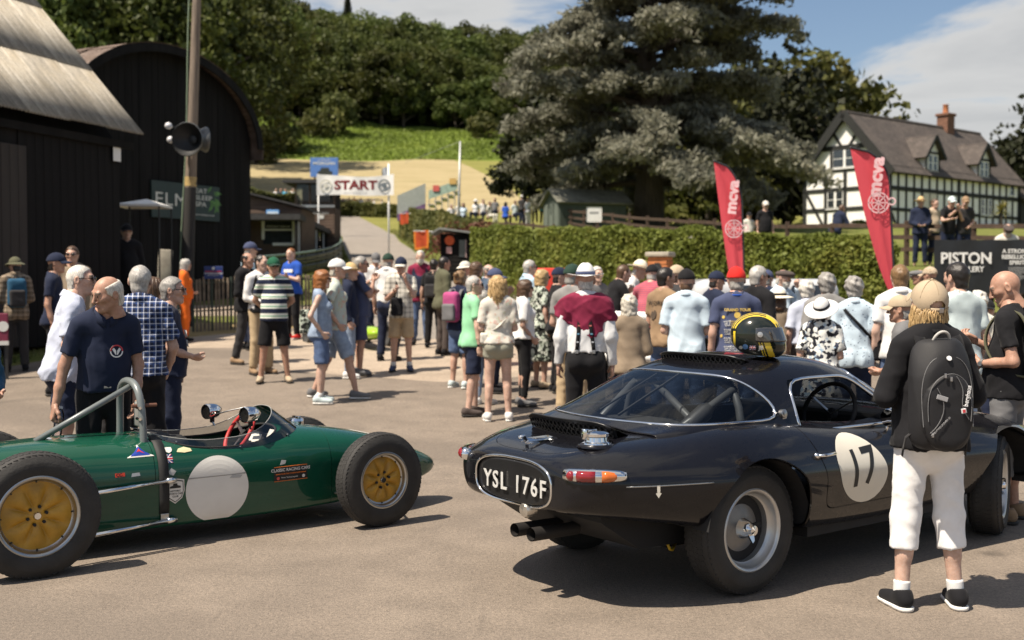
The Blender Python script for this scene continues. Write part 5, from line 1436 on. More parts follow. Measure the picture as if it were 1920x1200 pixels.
def hat_parts(kind,hh=.0075):
 """list of (part name, V, F, slot) in head coordinates; slot 0 = hat colour, 1 = band/second colour"""
 if (kind,hh)in HATS:return HATS[(kind,hh)]
 out=[]
 def dome(zcut,o,top=0,squash=1):
  return snet(lambda p:smax(ell(p,(0,-.010,.028),(.081+o,.104+o,.096+o+top))+.0015*np.abs(np.sin(3*np.arctan2(p[:,0],p[:,1]+.01))),zcut-p[:,2],.004),(-.13,-.15,zcut-.02),(.13,.14,.17),hh)
 def sheet(fn,nu,nv,th=.004):
  V=[fn(i/nu,j/nv)for i in range(nu+1)for j in range(nv+1)]; n=len(V); V+=[(x,y,z-th)for x,y,z in V]; Fc=[]
  for i in range(nu):
   for j in range(nv):a=i*(nv+1)+j; q=(a,a+nv+1,a+nv+2,a+1); Fc+=[q,tuple(x+n for x in q)[::-1]]
  for i in range(nu):a=i*(nv+1)+nv; Fc.append((a,a+nv+1,a+nv+1+n,a+n))
  for j in range(nv):Fc.append((j,j+1,j+1+n,j+n)); a=nu*(nv+1)+j; Fc.append((a+1,a,a+n,a+1+n))
  return V,Fc
 def brim(r1,droop,curl,front=1.0):
  def fn(u,w):
   a=u*2*math.pi; rx,ry=.085+(r1-.085)*w,.106+(r1*1.04-.09)*w*front
   return (rx*math.cos(a),-.010+ry*math.sin(a),.050-droop*w*(.4+.6*math.sin(a)**2)+curl*w*w*abs(math.cos(a)))
  return sheet(fn,40,6)
 if kind=='cap' or kind=='openc':
  cr=dome(.028 if kind=='cap' else -.012,.013,.004)
  if kind=='openc':fr_=cr[0][:,1]>-.02; cr[0][:,2]=np.where(cr[0][:,2]<.035,np.maximum(cr[0][:,2],-.012+.042*sstep(-.06,.02,cr[0][:,1])),cr[0][:,2])
  if kind=='openc':keep=[not ((V[1]<-.07)and (V[0]/.042)**2+((V[2]-.022)/.032)**2<1)for V in cr[0][cr[1]].mean(1)]; cr=(cr[0],cr[1][np.array(keep)])
  out.append(('crown',*cr,0))
  def visor(u,w):
   a=R(-62+124*u); q=.082*w*(math.cos(a*1.25)**.6 if abs(a)<R(70)else .1)
   return ((.093)*math.sin(a)*(1+.05*w),-.010+.114*math.cos(a)+q,.040-.018*w-.016*math.sin(a)**2*(1+w))
  out.append(('visor',*sheet(visor,22,6),1))
  out.append(('button',*ball((0,-.01,.142),.007),0))
 elif kind=='flat':
  out.append(('crown',*snet(lambda p:smax(ell(p,(0,.018,.062),(.106,.142,.052)),.035-.0-p[:,2]-.10*(p[:,1]+.02),.006),(-.13,-.17,.0),(.13,.19,.14),hh),0))
  out.append(('visor',*sheet(lambda u,w:(.085*math.sin(R(-60+120*u)),.0+.115*math.cos(R(-60+120*u))+.05*w,.045-.02*w),16,3),0))
 else:
  tall={'panama':.028,'bucket':.004,'sun':.012,'straw':.03}[kind]; r1={'panama':.165,'bucket':.145,'sun':.185,'straw':.17}[kind]; dr={'panama':.012,'bucket':.045,'sun':.03,'straw':.015}[kind]
  out.append(('crown',*snet(lambda p:smax(smax(ell(p,(0,-.010,.04),(.088,.11,.098+tall)),.046-p[:,2],.004),-ell(p,(0,.0,.165+tall),(.02,.085,.032))if kind in ('panama','straw')else -p[:,2],.012),(-.13,-.15,.03),(.13,.14,.2),hh),0))
  out.append(('brim',*brim(r1,dr,.02 if kind in ('panama','straw')else -.01),0))
  if kind!='bucket':m=MB(); m.lathe([(1,.052),(1.0,.082),(.96,.082),(.96,.052)],32,Matrix.Translation((0,-.01,0))@ Matrix.Diagonal((.0885,.1105,1,1)),True); out.append(('band',m.V,m.F,1))
 HATS[(kind,hh)]=out; return out
def ball(c,r,n=8):
 m=MB(); m.lathe([(r*math.sin(math.pi*i/n)+1e-5,-r*math.cos(math.pi*i/n))for i in range(n+1)],10,Matrix.Translation(c)); return m.V,m.F
 # ---- arm poses: elbow and wrist from the shoulder, for the right arm (x outwards, y forwards), then hand curl
ARMS={'down':((.055,-.035,-.285),(.065,.03,-.535),.75),'hang':((.075,.0,-.285),(.085,.03,-.535),.75),'back':((.085,-.115,-.25),(-.115,-.205,-.43),.75),'front':((.05,.0,-.285),(-.10,.20,-.36),.75),'phone':((.045,.02,-.285),(-.09,.25,-.16),1.5),
'crossed':((.05,.06,-.27),(-.185,.20,-.20),.75),'hip':((.19,-.10,-.20),(.015,.05,-.41),.75),'pocket':((.11,-.11,-.255),(.035,.05,-.475),1.5),'chin':((.02,.15,-.235),(-.10,.215,.0),1.5),'face':((.08,.17,-.19),(-.10,.225,.10),1.5),
'fore':((.05,-.01,-.285),(.02,.24,-.24),1.5),'rail':((.09,.16,-.22),(-.06,.36,-.14),.75),'shade':((.21,.14,-.10),(-.02,.19,.12),.25),'reach':((.05,.10,-.26),(.06,.30,-.42),.75),'bag':((.07,-.04,-.28),(.0,.12,-.47),1.5),'cuphold':((.06,-.08,-.275),(-.02,.16,-.30),1.5),'stir':((.05,.04,-.28),(-.08,.26,-.155),1.5),'high':((.12,.12,-.22),(.0,.25,.02),1.5)}
PEOPLE=[]
def person(px,top,d,face,label,sex='m',g=1.0,skin=0,hair='short',hc='grey',hat=None,hatc=('navy',None),shirt='tee',sc='navy',legs='trousers',lc='navy',arms=('down','down'),lean=0,head=(0,0),stride=0.0,spread=.05,shoes='black',sole=0,glasses=0,sock=None,h=None,H=None,group='spectators around the paddock',fine=None,sit=0,tuck=None,beard=0,hairlen=0,zg=None):
 f=1 if sex=='f' else 0
 p0=at(px,top,d); z0=gzf(p0.x,d)if zg is None else zg
 if H is None:
  H=(p0.z-z0)/(1-.06*abs(math.sin(R(lean)))-.48*(1-math.cos(R(lean))))-(.02 if hat else 0)
  if sit:H=1.72
 s=H/1.75; h=h or (.0155 if d<9.5 else .0195 if d<14 else .0235 if d<20 else .033 if d<40 else .045)
 h=h/s
 P=len(PEOPLE); seed=100+P
 # skeleton -------------------------------------------------------------
 piv=np.array([0,0,.93]); L=R(lean); cl,sl_=math.cos(L),math.sin(L)
 drop=.44*sit
 def T(q):q=np.asarray(q,float)-piv; return np.array([q[0],q[1]*cl+q[2]*sl_,-q[1]*sl_+q[2]*cl])+piv-(0,0,drop)
 def Ti(p):q=p-(piv-(0,0,drop)); return np.stack([q[:,0],q[:,1]*cl-q[:,2]*sl_,q[:,1]*sl_+q[:,2]*cl],1)+piv
 sw=.155 if f else .174; hipx=.088
 torso=[((0,0,.90),(0,0,1.0),(.150+.008*f)*(.6+.4*g),.142*(.5+.5*g),.74),((0,.012*g,1.02),(0,.004,1.16),.138*g-.014*f,.138*(.4+.6*g)-.014*f,.80),((0,-.006,1.2),(0,-.012,1.35),.150*(.6+.4*g)-.012*f,.142-.014*f,.70),
 ((-sw+.035,-.014,1.41),(sw-.035,-.014,1.41),.058-.008*f,.058-.008*f,1),((-.09,-.024,1.44),(0,-.02,1.50),.05,.045,1),((.09,-.024,1.44),(0,-.02,1.50),.05,.045,1)]
 butt=[((-.072,-.058,.90),(-.072,-.05,.93),.093,.09,1),((.072,-.058,.90),(.072,-.05,.93),.093,.09,1)]
 if f:torso+=[((-.07,.075,1.27),(-.065,.07,1.29),.064,.06,1),((.07,.075,1.27),(.065,.07,1.29),.064,.06,1)]
 if g>1.12:torso.append(((0,.035*g,1.03),(0,.03*g,1.10),.112*g,.112*g,.9))
 legs_=[]
 for sd in (-1,1):
  st=stride*sd
  if sit:hp,kn,an=np.array([sd*hipx,0,.92-drop]),np.array([sd*(.10+spread),.40,.93-drop+.03]),np.array([sd*(.09+spread),.38,.085])
  else:
   hp,an=np.array([sd*hipx,0,.91]),np.array([sd*(.075+spread),st-.015,.085+.03*max(0,-st)]); kn=(hp*.49+an*.51)+(0,.022+.05*abs(st),.0)
  legs_.append((hp,kn,an))
 armj=[]
 for sd,pose in zip((-1,1),arms):
  e_,w_,cu=ARMS[pose]if isinstance(pose,str)else pose
  sh=np.array([sd*sw,-.012,1.405]); mx=np.array([sd,1,1]); armj.append((T(sh),T(sh+np.array(e_)*mx),T(sh+np.array(w_)*mx),cu))
 tb=lambda p:union(Ti(p),torso,.05)
 body_l=[(hp,kn,.082,.053,1)for hp,kn,an in legs_]+[(kn,an,.051,.036,1)for hp,kn,an in legs_]+[(kn*.8+an*.2-(0,.022,0),kn*.5+an*.5-(0,.016,0),.045,.036,1)for hp,kn,an in legs_]+[(an-(0,.03,.035),an+(.03*(1 if an[0]>0 else -1),.14,-.058),.033,.022,1)for hp,kn,an in legs_]
 body_a=[(a,b,.045-.006*f,.038-.005*f,1)for a,b,c,_ in armj]+[(b,b*.45+c*.55,.038-.005*f,.034-.005*f,1)for a,b,c,_ in armj]+[(b*.45+c*.55,c,.034-.005*f,.025-.003*f,1)for a,b,c,_ in armj]
 nk=T((0,-.02,1.42)),T((0,.012,1.545))
 bt=[(T(q[0]),T(q[1]),q[2],q[3],q[4])for q in butt]
 body=lambda p:smin(smin(tb(p),union(p,body_l,.03),.03),smin(union(p,body_a,.02),seg(p,*nk,.056-.006*f,.054-.006*f),.03),.025)
 tors_w=[(T(q[0]),T(q[1]),q[2],q[3])for q in torso]
 lo,hi=bounds(tors_w+[q[:4]for q in body_l+body_a],.03)
 V,Q=snet(body,lo,hi,max(h*1.35,.020)); Vs,Qs,Ms=[V],[Q],[np.zeros(len(Q),int)]; off=len(V)
 hy,hp_=R(head[0]),R(head[1])
 hc0=T((0,.030,1.628)); Hm=Matrix.Translation(hc0)@ Matrix.Rotation(-L*.55,4,'X')@ Matrix.Rotation(-hy,4,'Z')@ Matrix.Rotation(-hp_,4,'X')
 def place(V,M):M=np.array(M); return V @ M[:3,:3].T+M[:3,3]
 hv,hq,hm=HEADS[f+(0 if d<10.8 else 2 if d<21 else 4)]
 Vs.append(place(hv,Hm)); Qs.append(hq+off); Ms.append(hm); off+=len(hv)
 hands=[]
 for sd,(a,b,c,cu)in zip((-1,1),armj):
  z=Vector(b-c).normalized(); yv=Vector((0,1,0))if abs(z.y)<.85 else Vector((0,0,1)); yv=(yv-z*yv.dot(z)).normalized(); xv=yv.cross(z)
  M=frame(xv,yv,z,c)@ Matrix.Diagonal((1 if sd>0 else -1,1,1,1))@ Matrix.Diagonal((.95-.08*f,)*3+(1,)); hv,hq=HANDS[(cu,0 if d<9 else 1 if d<20 else 2)]
  Vs.append(place(hv,M)); Qs.append((hq if sd>0 else hq[:,::-1])+off); Ms.append(np.zeros(len(hq),int)); off+=len(hv); hands.append(M)
 if beard:
  pass
 root=obj('person',np.vstack(Vs),np.vstack(Qs),[skin_mat(skin),lip_m,eye_m,brow_g],None,True,np.concatenate(Ms))
 tag(root,label,'person',group); root.location=(p0.x,d,z0); root.rotation_euler=(0,0,-R(face)); root.scale=(s,s,s)
 def part(nm,V,Q,m,par=None):
  return obj(nm,V,Q,m,par or root,True)
  # lower garment -----------------------------------------------------------
 if legs:
  lm=fab(lc); fit={'trousers':.012,'slim':.006,'shorts':.020,'capri':.014,'hot':.016,'skirt':.01,'dress':.01,'overall':.02}[legs]
  wz=1.03 if not f else 1.05
  tor_l=[(q[0],q[1],q[2]+fit*.6,q[3]+fit*.6,q[4])for q in torso[:2]+butt]
  cut={'trousers':1.97,'slim':1.93,'shorts':.93,'capri':1.42,'hot':.36,'overall':1.97}.get(legs,1)
  def lower(p):
   d_=smax(union(Ti(p),tor_l,.04),Ti(p)[:,2]-wz,.006)
   for hp,kn,an in legs_:
    ra,rk,rn=.086+min(fit,.011),.060+fit*(1.25 if legs!='shorts' else 1.9),.046+fit*1.6
    if legs in ('slim',):rn=.042
    if legs=='capri':rn=.072
    e=seg(p,hp,kn,ra,rk); ta=(kn-hp)/np.linalg.norm(kn-hp)
    if cut>1:
     e=smin(e,seg(p,kn,an,rk,rn),.03); ta2=(an-kn)/np.linalg.norm(an-kn); e=smax(e,(p-(kn+(an-kn)*(cut-1)))@ ta2,.004)
    else:e=smax(e,(p-(hp+(kn-hp)*cut))@ ta,.004)
    d_=smin(d_,e,.022)
   return d_+wrinkle(p,seed,26 if legs!='capri' else 22,(.0055 if legs!='capri' else .0036)if legs not in ('hot','slim')else .003,(1,1,1.1))*np.clip((1.0-p[:,2])*4,.2,1)
  if legs in ('skirt','dress'):
   hem=.40 if legs=='dress' else .5
   def lower(p):
    R_=np.interp(p[:,2],[hem,.75,.95,1.06,1.1],[.235,.215,.185,.145,.14]); a=np.arctan2(p[:,1],p[:,0])
    e=np.sqrt(p[:,0]**2+(p[:,1]/.8)**2)-R_-.012*np.sin(a*9+p[:,2]*3)*np.clip((1-p[:,2])*2,0,1)
    return smax(smax(e*.85,p[:,2]-1.08,.01),hem-p[:,2],.004)+wrinkle(p,seed,20,.004)
   lo_,hi_=np.array((-.3,-.3,hem-.03)),np.array((.3,.3,1.12))
  else:
   bb=[(T(q[0]),T(q[1]),q[2]+.03,q[3]+.03)for q in tor_l]+[(hp,kn,.13,.1)for hp,kn,an in legs_]+([(kn,kn+(an-kn)*(cut-1),.1,.09)for hp,kn,an in legs_]if cut>1 else [])
   lo_,hi_=bounds(bb,.0); lo_[2]=max(lo_[2],.05); hi_[2]=min(hi_[2],T((0,0,wz))[2]+.12)
  V,Q=snet(lower,lo_,hi_,h*(1.0 if d<8 else 1.25)); part({'shorts':'shorts','hot':'shorts','skirt':'skirt','dress':'skirt'}.get(legs,'trousers'),V,Q,lm)
  # upper garment -----------------------------------------------------------
 if shirt:
  sm=fab(sc); long_=shirt in ('shirt','jumper','jacket','overall','cardigan'); fit={'tee':.013,'polo':.013,'shirt':.016,'half':.017,'jumper':.02,'jacket':.026,'vest':.014,'blouse':.022,'overall':.022,'cardigan':.02,'waistcoat':.02}[shirt]
  hem={'tee':.86,'polo':.86,'shirt':.80,'half':.82,'jumper':.86,'jacket':.82,'vest':.86,'blouse':.93,'overall':.9,'cardigan':.8,'waistcoat':.9}[shirt]
  if tuck is not None:hem=tuck
  tu=[(q[0],q[1],q[2]+fit,q[3]+fit,q[4])for q in torso]+[((0,.004,hem-.03),(0,.006,1.12),(.150+.008*f)*(.55+.45*g)+fit+.006,.142*(.4+.6*g)+fit*1.0-.006*f,.80)]
  if hem<.95:tu+=[(q[0],q[1],q[2]+fit*.9+.006,q[3]+fit*.9+.006,q[4])for q in butt]+[((-.06,0,hem-.02),(.06,0,hem-.02),.115+fit,.115+fit,.9)]
  if g>1.12:tu.append(((0,.035*g,.92),(0,.03*g,1.05),.118*g,.118*g,.9))
  sl_t={'tee':.68,'polo':.72,'half':.82,'vest':0,'waistcoat':0,'blouse':.80}.get(shirt,2)
  neckc=(0,-.012,1.47),(0,.03,1.60)
  collar=shirt in ('polo','shirt','half','jacket','overall')
  def upper(p):
   q=Ti(p); d_=smax(union(q,tu,.05),hem-q[:,2],.004)
   rr_=.062 if shirt not in ('blouse','vest')else .075
   d_=smax(d_,-seg(q,*neckc,rr_-.004*f,rr_+.05),.006)
   for sd,(a,b,c,_)in zip((-1,1),armj):
    if not sl_t:continue
    ta=(b-a)/np.linalg.norm(b-a); lo_s=.012 if shirt not in ('half','blouse')else .022
    e=seg(p,a,b,.050+fit*.9,.042+lo_s+fit*.6)
    if sl_t<=1:e=smax(e,(p-(a+(b-a)*sl_t))@ ta,.004)
    else:
     tb2=(c-b)/np.linalg.norm(c-b); e=smin(e,smax(seg(p,b,c,.042+fit*.9,.033+fit*.7),(p-c)@ tb2+.008,.004),.02)
    d_=smin(d_,e,.026)
   wv=wrinkle(p,seed+7,20,(.0065 if shirt not in ('tee','polo','vest','jumper')else .0046)*(1.25 if d<11.5 else 1),(1,1,.8))+(wrinkle(p,seed+9,46,.0022,(1,1,.6))if d<9.6 else 0)
   return d_+wv*np.where(q[:,2]>1.36,.45,1)+.004*np.sin(q[:,0]*34+2*np.sin(q[:,2]*9))*np.clip((1.0-q[:,2])*6,0,1)
  bb=[(T(q[0]),T(q[1]),q[2],q[3])for q in tu]
  if sl_t:bb+=[(a,a+(b-a)*min(sl_t,1),.085,.085)for a,b,c,_ in armj]
  if sl_t>1:bb+=[(b,c,.07,.06)for a,b,c,_ in armj]
  lo_,hi_=bounds(bb,.01); hi_[2]=max(hi_[2],T((0,0,1.55))[2]); lo_[2]=max(lo_[2],T((0,0,hem))[2]-.15)
  V,Q=snet(upper,lo_,hi_,h); nm={'tee':'t_shirt','polo':'polo_shirt','half':'shirt','vest':'top','overall':'overalls'}.get(shirt,shirt)
  st_=part(nm,V,Q,sm); root['top']=st_.name
  if collar and d<40:
   V,Fc=[],[]; na=22; sc_=1-.06*f
   for k in range(na+1):
    a=R(100+(340)*k/na); op=1-min(1,abs(k/na-.5)*2)**6
    for rr_,z_ in ((.064,1.462),(.068,1.520),(.076,1.524),(.098,1.468),(.094,1.464),(.072,1.508)):
     V.append(T((rr_*sc_*math.cos(a),-.006+rr_*sc_*1.08*math.sin(a),z_-.26*rr_*math.sin(a)-.03*(1-op))))
   for k in range(na):
    for j in range(6):a=k*6; Fc.append((a+j,a+6+j,a+6+(j+1)%6,a+(j+1)%6))
   part('collar',V,Fc,sm,st_)
   # shoes, socks --------------------------------------------------------------
 for sd,(hp,kn,an)in zip((-1,1),legs_):
  if d>40 or not shoes:continue
  an2=an-(0,.012,0); zb_=an[2]-.085; out_=sd*.03
  bd=lambda p:smin(seg(p,an2+(0,-.025,-.03),an2+(out_,.15,-.048),.047,.038,1.15),seg(p,an2+(0,0,.0),an2+(0,-.01,.005),.045,.045),.03)
  shf=lambda p:smax(smax(bd(p),p[:,2]-(zb_+.105)+.22*(p[:,1]-an2[1]),.006),zb_+.018-p[:,2],.003)
  sof=lambda p:smax(smax(seg(p,an2+(0,-.028,-.06),an2+(out_,.155,-.06),.050,.043,1.15),p[:,2]-zb_-.024,.003),zb_-p[:,2],.003)
  lo_,hi_=an2+(-.09,-.1,-.1),an2+(.09,.23,.06); hh=max(h*.95,.012)
  V,Q=snet(shf,lo_,hi_,hh); so=part('shoe',V,Q,fab(shoes)); V,Q=snet(sof,lo_,hi_,hh); part('sole',V,Q,sole_w if sole else sole_d,so)
  if sock:V,Q=snet(lambda p:smax(smax(seg(p,an-(0,.0,.0),kn,.043,.052),(p-(an+(kn-an)*.17))@((kn-an)/np.linalg.norm(kn-an)),.004),zb_+.03-p[:,2],.004),an-.07,an+.1,hh); part('sock',V,Q,fab(sock))
  # head dressing ---------------------------------------------------------------
 def on_head(nm,V,Fc,m,par=None):
  o=part(nm,V if isinstance(V,np.ndarray)else np.array([tuple(v)for v in V]),Fc,m)
  o.matrix_local=Hm
  if par:o.parent=par; o.matrix_local=Matrix()
  return o
 if hair:
  V,Q=hair_data(hair,f,0 if d<11.5 else 1 if d<21 else 2)
  if hat:V=V.copy(); V[:,:2]*=(1-.20*np.clip((V[:,2:]+.06)/.09,0,1)); Q=Q[(V[Q][:,:,2]<.062).all(1)]
  on_head('hair',V,Q,hair_mat(hc,HC_[hc]))
 if beard:
  V,Q=snet(lambda p:smax(smax(head_sdf(p,0)-.008,np.maximum(p[:,2]+.035+.25*np.abs(p[:,0]),.015-p[:,1]),.01),-p[:,2]-.15,.01)+.002*np.sin(p[:,0]*190)*np.sin(p[:,2]*150),(-.1,-.02,-.15),(.1,.13,.0),.008); on_head('beard',V,Q,hair_mat('white',HC_['white']))
 if hat:
  first=None
  for nm,V,Fc,slot in hat_parts(hat,.0075 if d<11.5 else .012):
   o=on_head('hat' if first is None else nm,V,Fc,fab(hatc[slot]or hatc[0]),first); first=first or o
 if glasses:
  m=MB()
  for sd in (-1,1):m.lathe([(.021,0),(.024,.004),(.0,.006)],14,Matrix.Translation((sd*.033,.096,.010))@ Matrix.Rotation(sd*R(14),4,'Z')@ Matrix.Rotation(-math.pi/2,4,'X')@ Matrix.Diagonal((1.15,.85,1,1)))
  gl_=on_head('sunglasses' if glasses==1 else 'glasses',m.V,m.F,lens_m if glasses==1 else glass('specs',(.8,.8,.8)))
  m=MB(); m.bar((-.012,.104,.014),(.012,.104,.014),.004)
  for sd in (-1,1):m.bar((sd*.058,.092,.014),(sd*.084,-.01,.016),.005);
  on_head('frame',m.V,m.F,MATS['cloth_black']if 'cloth_black' in MATS else fab('black'),gl_)
 PEOPLE.append((round(px),round(H,2),round(d,1)))
 info=dict(root=root,T=T,armj=armj,hands=hands,Hm=Hm,s=s,legs=legs_,W=Matrix.LocRotScale(root.location,root.rotation_euler,root.scale))
 return info
 # ------------------------------------------------------------------ things that people wear or carry
def rbox(p,c,half,r):
 q=np.abs(p-np.asarray(c))-(np.asarray(half)-r); return np.sqrt((np.maximum(q,0)**2).sum(1))+np.minimum(q.max(1),0)-r
def carried(info,name,label,cat):
 e=empty(name,label=label,cat=cat); e.matrix_world=info['W']; return e
def strap_path(info,sd,x,lowz,backy=-.15):
 T=info['T']; return [T(q)for q in ((sd*x,backy,1.36),(sd*x,-.11,1.455),(sd*x,-.03,1.492),(sd*x,.055,1.45),(sd*(x+.012),.125,1.34),(sd*(x+.05),.12,1.2),(sd*(x+.06),.0,lowz),(sd*(x*.8),backy,lowz-.03))]
def ribbon(pts,w,th,side):
 """flat strap through pts, w wide along the SIDE direction"""
 V,Fc=[],[]; pts=[Vector(p)for p in pts]; k=len(pts)
 for i,p in enumerate(pts):
  t=(pts[min(i+1,k-1)]-pts[max(i-1,0)]).normalized(); s=Vector(side); s=(s-t*s.dot(t)).normalized(); n=t.cross(s)
  V+=[p-s*w/2+n*th/2,p+s*w/2+n*th/2,p+s*w/2-n*th/2,p-s*w/2-n*th/2]
 for i in range(k-1):
  for j in range(4):Fc.append((4*i+j,4*i+(j+1)%4,4*i+4+(j+1)%4,4*i+4+j))
 return V,Fc+[(0,3,2,1),(4*k-4,4*k-3,4*k-2,4*k-1)]
def smooth_path(pts,n=6):
 P=np.array(pts,float); B,_=bspline(len(P),n*len(P)); return [tuple(v)for v in B @ P]
def backpack(info,label,m,m2,c=(0,-.20,1.20),half=(.145,.085,.235),pocket=True,front=False,h=.012,name='backpack'):
 e=carried(info,name,label,'backpack'); T=info['T']; fy=-1 if not front else 1
 c=np.array(T(c)); hf=np.array(half)
 V,Q=snet(lambda p:smax(rbox(p,c,hf,.06),rbox(p,c+(0,0,.02),hf*(1.0,1.05,1.02),.09),.03)+wrinkle(p,5,16,.004),c-hf-.03,c+hf+.04,h); obj('bag',V,Q,fab(m),e,True)
 if pocket:
  c2=c+(0,fy*hf[1]*.8,-.07); h2=hf*(.78,.5,.55); V,Q=snet(lambda p:rbox(p,c2,h2,.035)+wrinkle(p,6,18,.003),c2-h2-.02,c2+h2+.02,h); obj('pocket',V,Q,fab(m2),e,True)
 for sd in (-1,1):V,Fc=ribbon(smooth_path(strap_path(info,sd,.105,1.05)),.05,.012,(1,0,0)); obj('strap',V,Fc,fab(m2),e,True)
 MB().tube(smooth_path([c+(-.04,-fy*hf[1]*.5,hf[2]-.02),c+(-.035,-fy*hf[1]*.6,hf[2]+.04),c+(.035,-fy*hf[1]*.6,hf[2]+.04),c+(.04,-fy*hf[1]*.5,hf[2]-.02)],4),.010,6).build('handle',fab(m2),e,True)
 return e,c,hf
def belt(info,m='black',z=.99,r=.165):
 T=info['T']; mb=MB(); mb.lathe([(1.0,-.018),(1.03,-.018),(1.03,.018),(1.0,.018)],28,Matrix.Translation(T((0,.003,z)))@ Matrix.Diagonal((r,r*.80,1,1)),True)
 b=mb.build('belt',fab(m),info['root'],True,sharp=40); p=T((0,.003,z)); y=p[1]+r*.80+.006
 MB().box((-.025,y-.004,p[2]-.022),(.025,y+.006,p[2]+.022),.004).build('buckle',metal_s,b)
def chest_mark(info,z,x,r,m,back=False,body=None,size=.05,nm='emblem'):
 """flat print lying just off the chest, found by casting a ray at the shirt"""
 o=bpy.data.objects[info['root']['top']]; dy=-1 if not back else 1
 ok,loc,nrm,_=o.ray_cast(Vector((x,-dy*1.0 if False else (1.0 if not back else -1.0),z)),Vector((0,dy,0)))
 if not ok:return None
 A=axis_m(loc+nrm*.004,nrm,(-1,0,0)if not back else (1,0,0)); return A
def mark_disc(info,z,x,r,m,back=False):
 A=chest_mark(info,z,x,r,m,back)
 if A:mb=MB(); mb.lathe([(r,-.004),(r,.001),(0,.001)],20,A); return mb.build('emblem',m,info['root'])
def mark_text(info,z,x,body,size,m,back=False,**k):
 A=chest_mark(info,z,x,0,m,back)
 if A:return text_mesh('lettering',body,size,m,info['root'],A,.004,**k)
def watch(info,i,m='black'):
 M=info['hands'][i]; mb=MB(); mb.lathe([(.029,.010),(.034,.012),(.034,.034),(.029,.036)],16,M,True); w=mb.build('watch',fab(m),info['root'],True)
 mb=MB(); mb.lathe([(.018,0),(.018,.008),(0,.008)],14,M @ axis_m((.034,0,.023),(1,0,0),(0,1,0))); mb.build('dial',metal_s,w)
def bag(info,label,m,c,half,cross=None,name='shoulder_bag'):
 e=carried(info,name,label,'bag'); c=np.array(info['T'](c)); hf=np.array(half)
 V,Q=snet(lambda p:rbox(p,c,hf,.03)+wrinkle(p,9,16,.004),c-hf-.02,c+hf+.02,.013); obj('bag',V,Q,fab(m),e,True)
 if cross:V,Fc=ribbon(smooth_path([info['T'](q)for q in cross]),.03,.006,(.7,0,.7)); obj('strap',V,Fc,fab(m),e,True)
 return e
def gilet(i,m,h=.02):
 T_=i['T']; V,Q=snet(lambda p:smax(smax(union(p,[(T_((0,.02,.95)),T_((0,.0,1.16)),.182,.182,.82),(T_((0,-.006,1.2)),T_((0,-.012,1.36)),.178,.165,.72),(T_((-.12,-.014,1.40)),T_((.12,-.014,1.40)),.068,.068,1)],.05),.90-p[:,2],.004),-seg(p,T_((0,.1,1.36)),T_((0,.06,1.6)),.085,.12),.006),(-.3,-.3,.85),(.3,.3,1.52),h); obj('waistcoat',V,Q,fab(m),i['root'],True)
yellow_p=mat('yellow_print',(.62,.44,.10),.7); wprint=mat('white_shirt_print',(.62,.62,.60),.8,var=.15); red_p=mat('red_print',(.5,.04,.05),.7)
G1='spectators around the paddock'
def strands(info,col,n,z0,z1,curl=0.0,wid=.0042,a_max=115,seed=1,bulge=.016):
 """loose locks falling from the back of the head"""
 r=random.Random(seed); m=MB(); m.M=info['Hm']
 for k in range(n):
  a=R(r.uniform(-a_max,a_max)); zt=z0+r.uniform(-.01,.03); L_=(z1-zt)*r.uniform(.72,1.1); ph,fr_=r.uniform(0,6.28),r.uniform(.8,1.3); o=r.uniform(-.004,.010); dr=r.uniform(-.18,.18); pts,rs=[],[]
  for j in range(10):
   t_=j/9; b_=a+dr*t_+curl*.16*math.sin(ph+t_*15*fr_); q=1+(o+bulge*math.sin(math.pi*min(1,t_*1.15))+curl*.012*math.cos(ph+t_*15*fr_))/.09-.10*t_*(1-curl)
   pts.append((.086*q*math.sin(b_),-.012-.106*q*math.cos(b_),zt+L_*t_)); rs.append(wid*(.5+1.1*math.sin(math.pi*(.15+.75*t_))))
  m.tube(pts,rs,4)
 return m.build('hair_locks',hair_mat(col,HC_[col]),info['root'],True)
 # ------------------------------------------------------------------ left group by the green car
i=person(192,545,7.75,150,'bald elderly man in navy polo with round club emblem leaning over the green car',g=1.08,skin=1,hair='balding',hc='white',shirt='polo',sc='navy',tuck=.96,lc='black',arms=(((.05,.03,-.28),(.02,.15,-.50),.75),((.09,.03,-.275),(.15,.10,-.53),1.5)),lean=12,head=(72,14),H=1.72,h=.0135)
belt(i); ring=mat('emblem_white',(.7,.7,.7),.7)
A=chest_mark(i,1.22,-.055,0,ring)
if A:
 m=MB(); m.lathe([(.044,0),(.044,.002),(.036,.002),(.036,0)],24,A); m.build('emblem',ring,i['root'])
 m=MB(); m.M=A; m.lathe([(.048,-.0002),(.048,.0026),(.040,.0026),(.040,0)],24,Matrix.Diagonal((1,1,1,1)));
 m=MB(); m.M=A
 for sx in (-1,1):m.add([(sx*.002,-.026,.003),(sx*.006,-.026,.003),(sx*.030,.012,.003),(sx*.018,.024,.003),(sx*.004,.004,.003)],[(0,1,2,3,4)])
 m.build('crossed_flags',ring,i['root'])
 m=MB(); m.M=A; V=[]; n=14
 for k in range(n+1):a=math.pi*k/n; V+=[(.044*math.cos(a),.044*math.sin(a),.0035),(.035*math.cos(a),.035*math.sin(a),.0035)]
 m.add(V,[(2*k,2*k+1,2*k+3,2*k+2)for k in range(n)]); m.build('red_arc',red_p,i['root'])
bt=empty('water_bottle',label='clear plastic water bottle held low by the bald man in navy',cat='bottle'); bt.matrix_world=i['W']@ i['hands'][1]@ Matrix.Translation((-.045,.0,-.10))@ Matrix.Rotation(.35,4,'X')
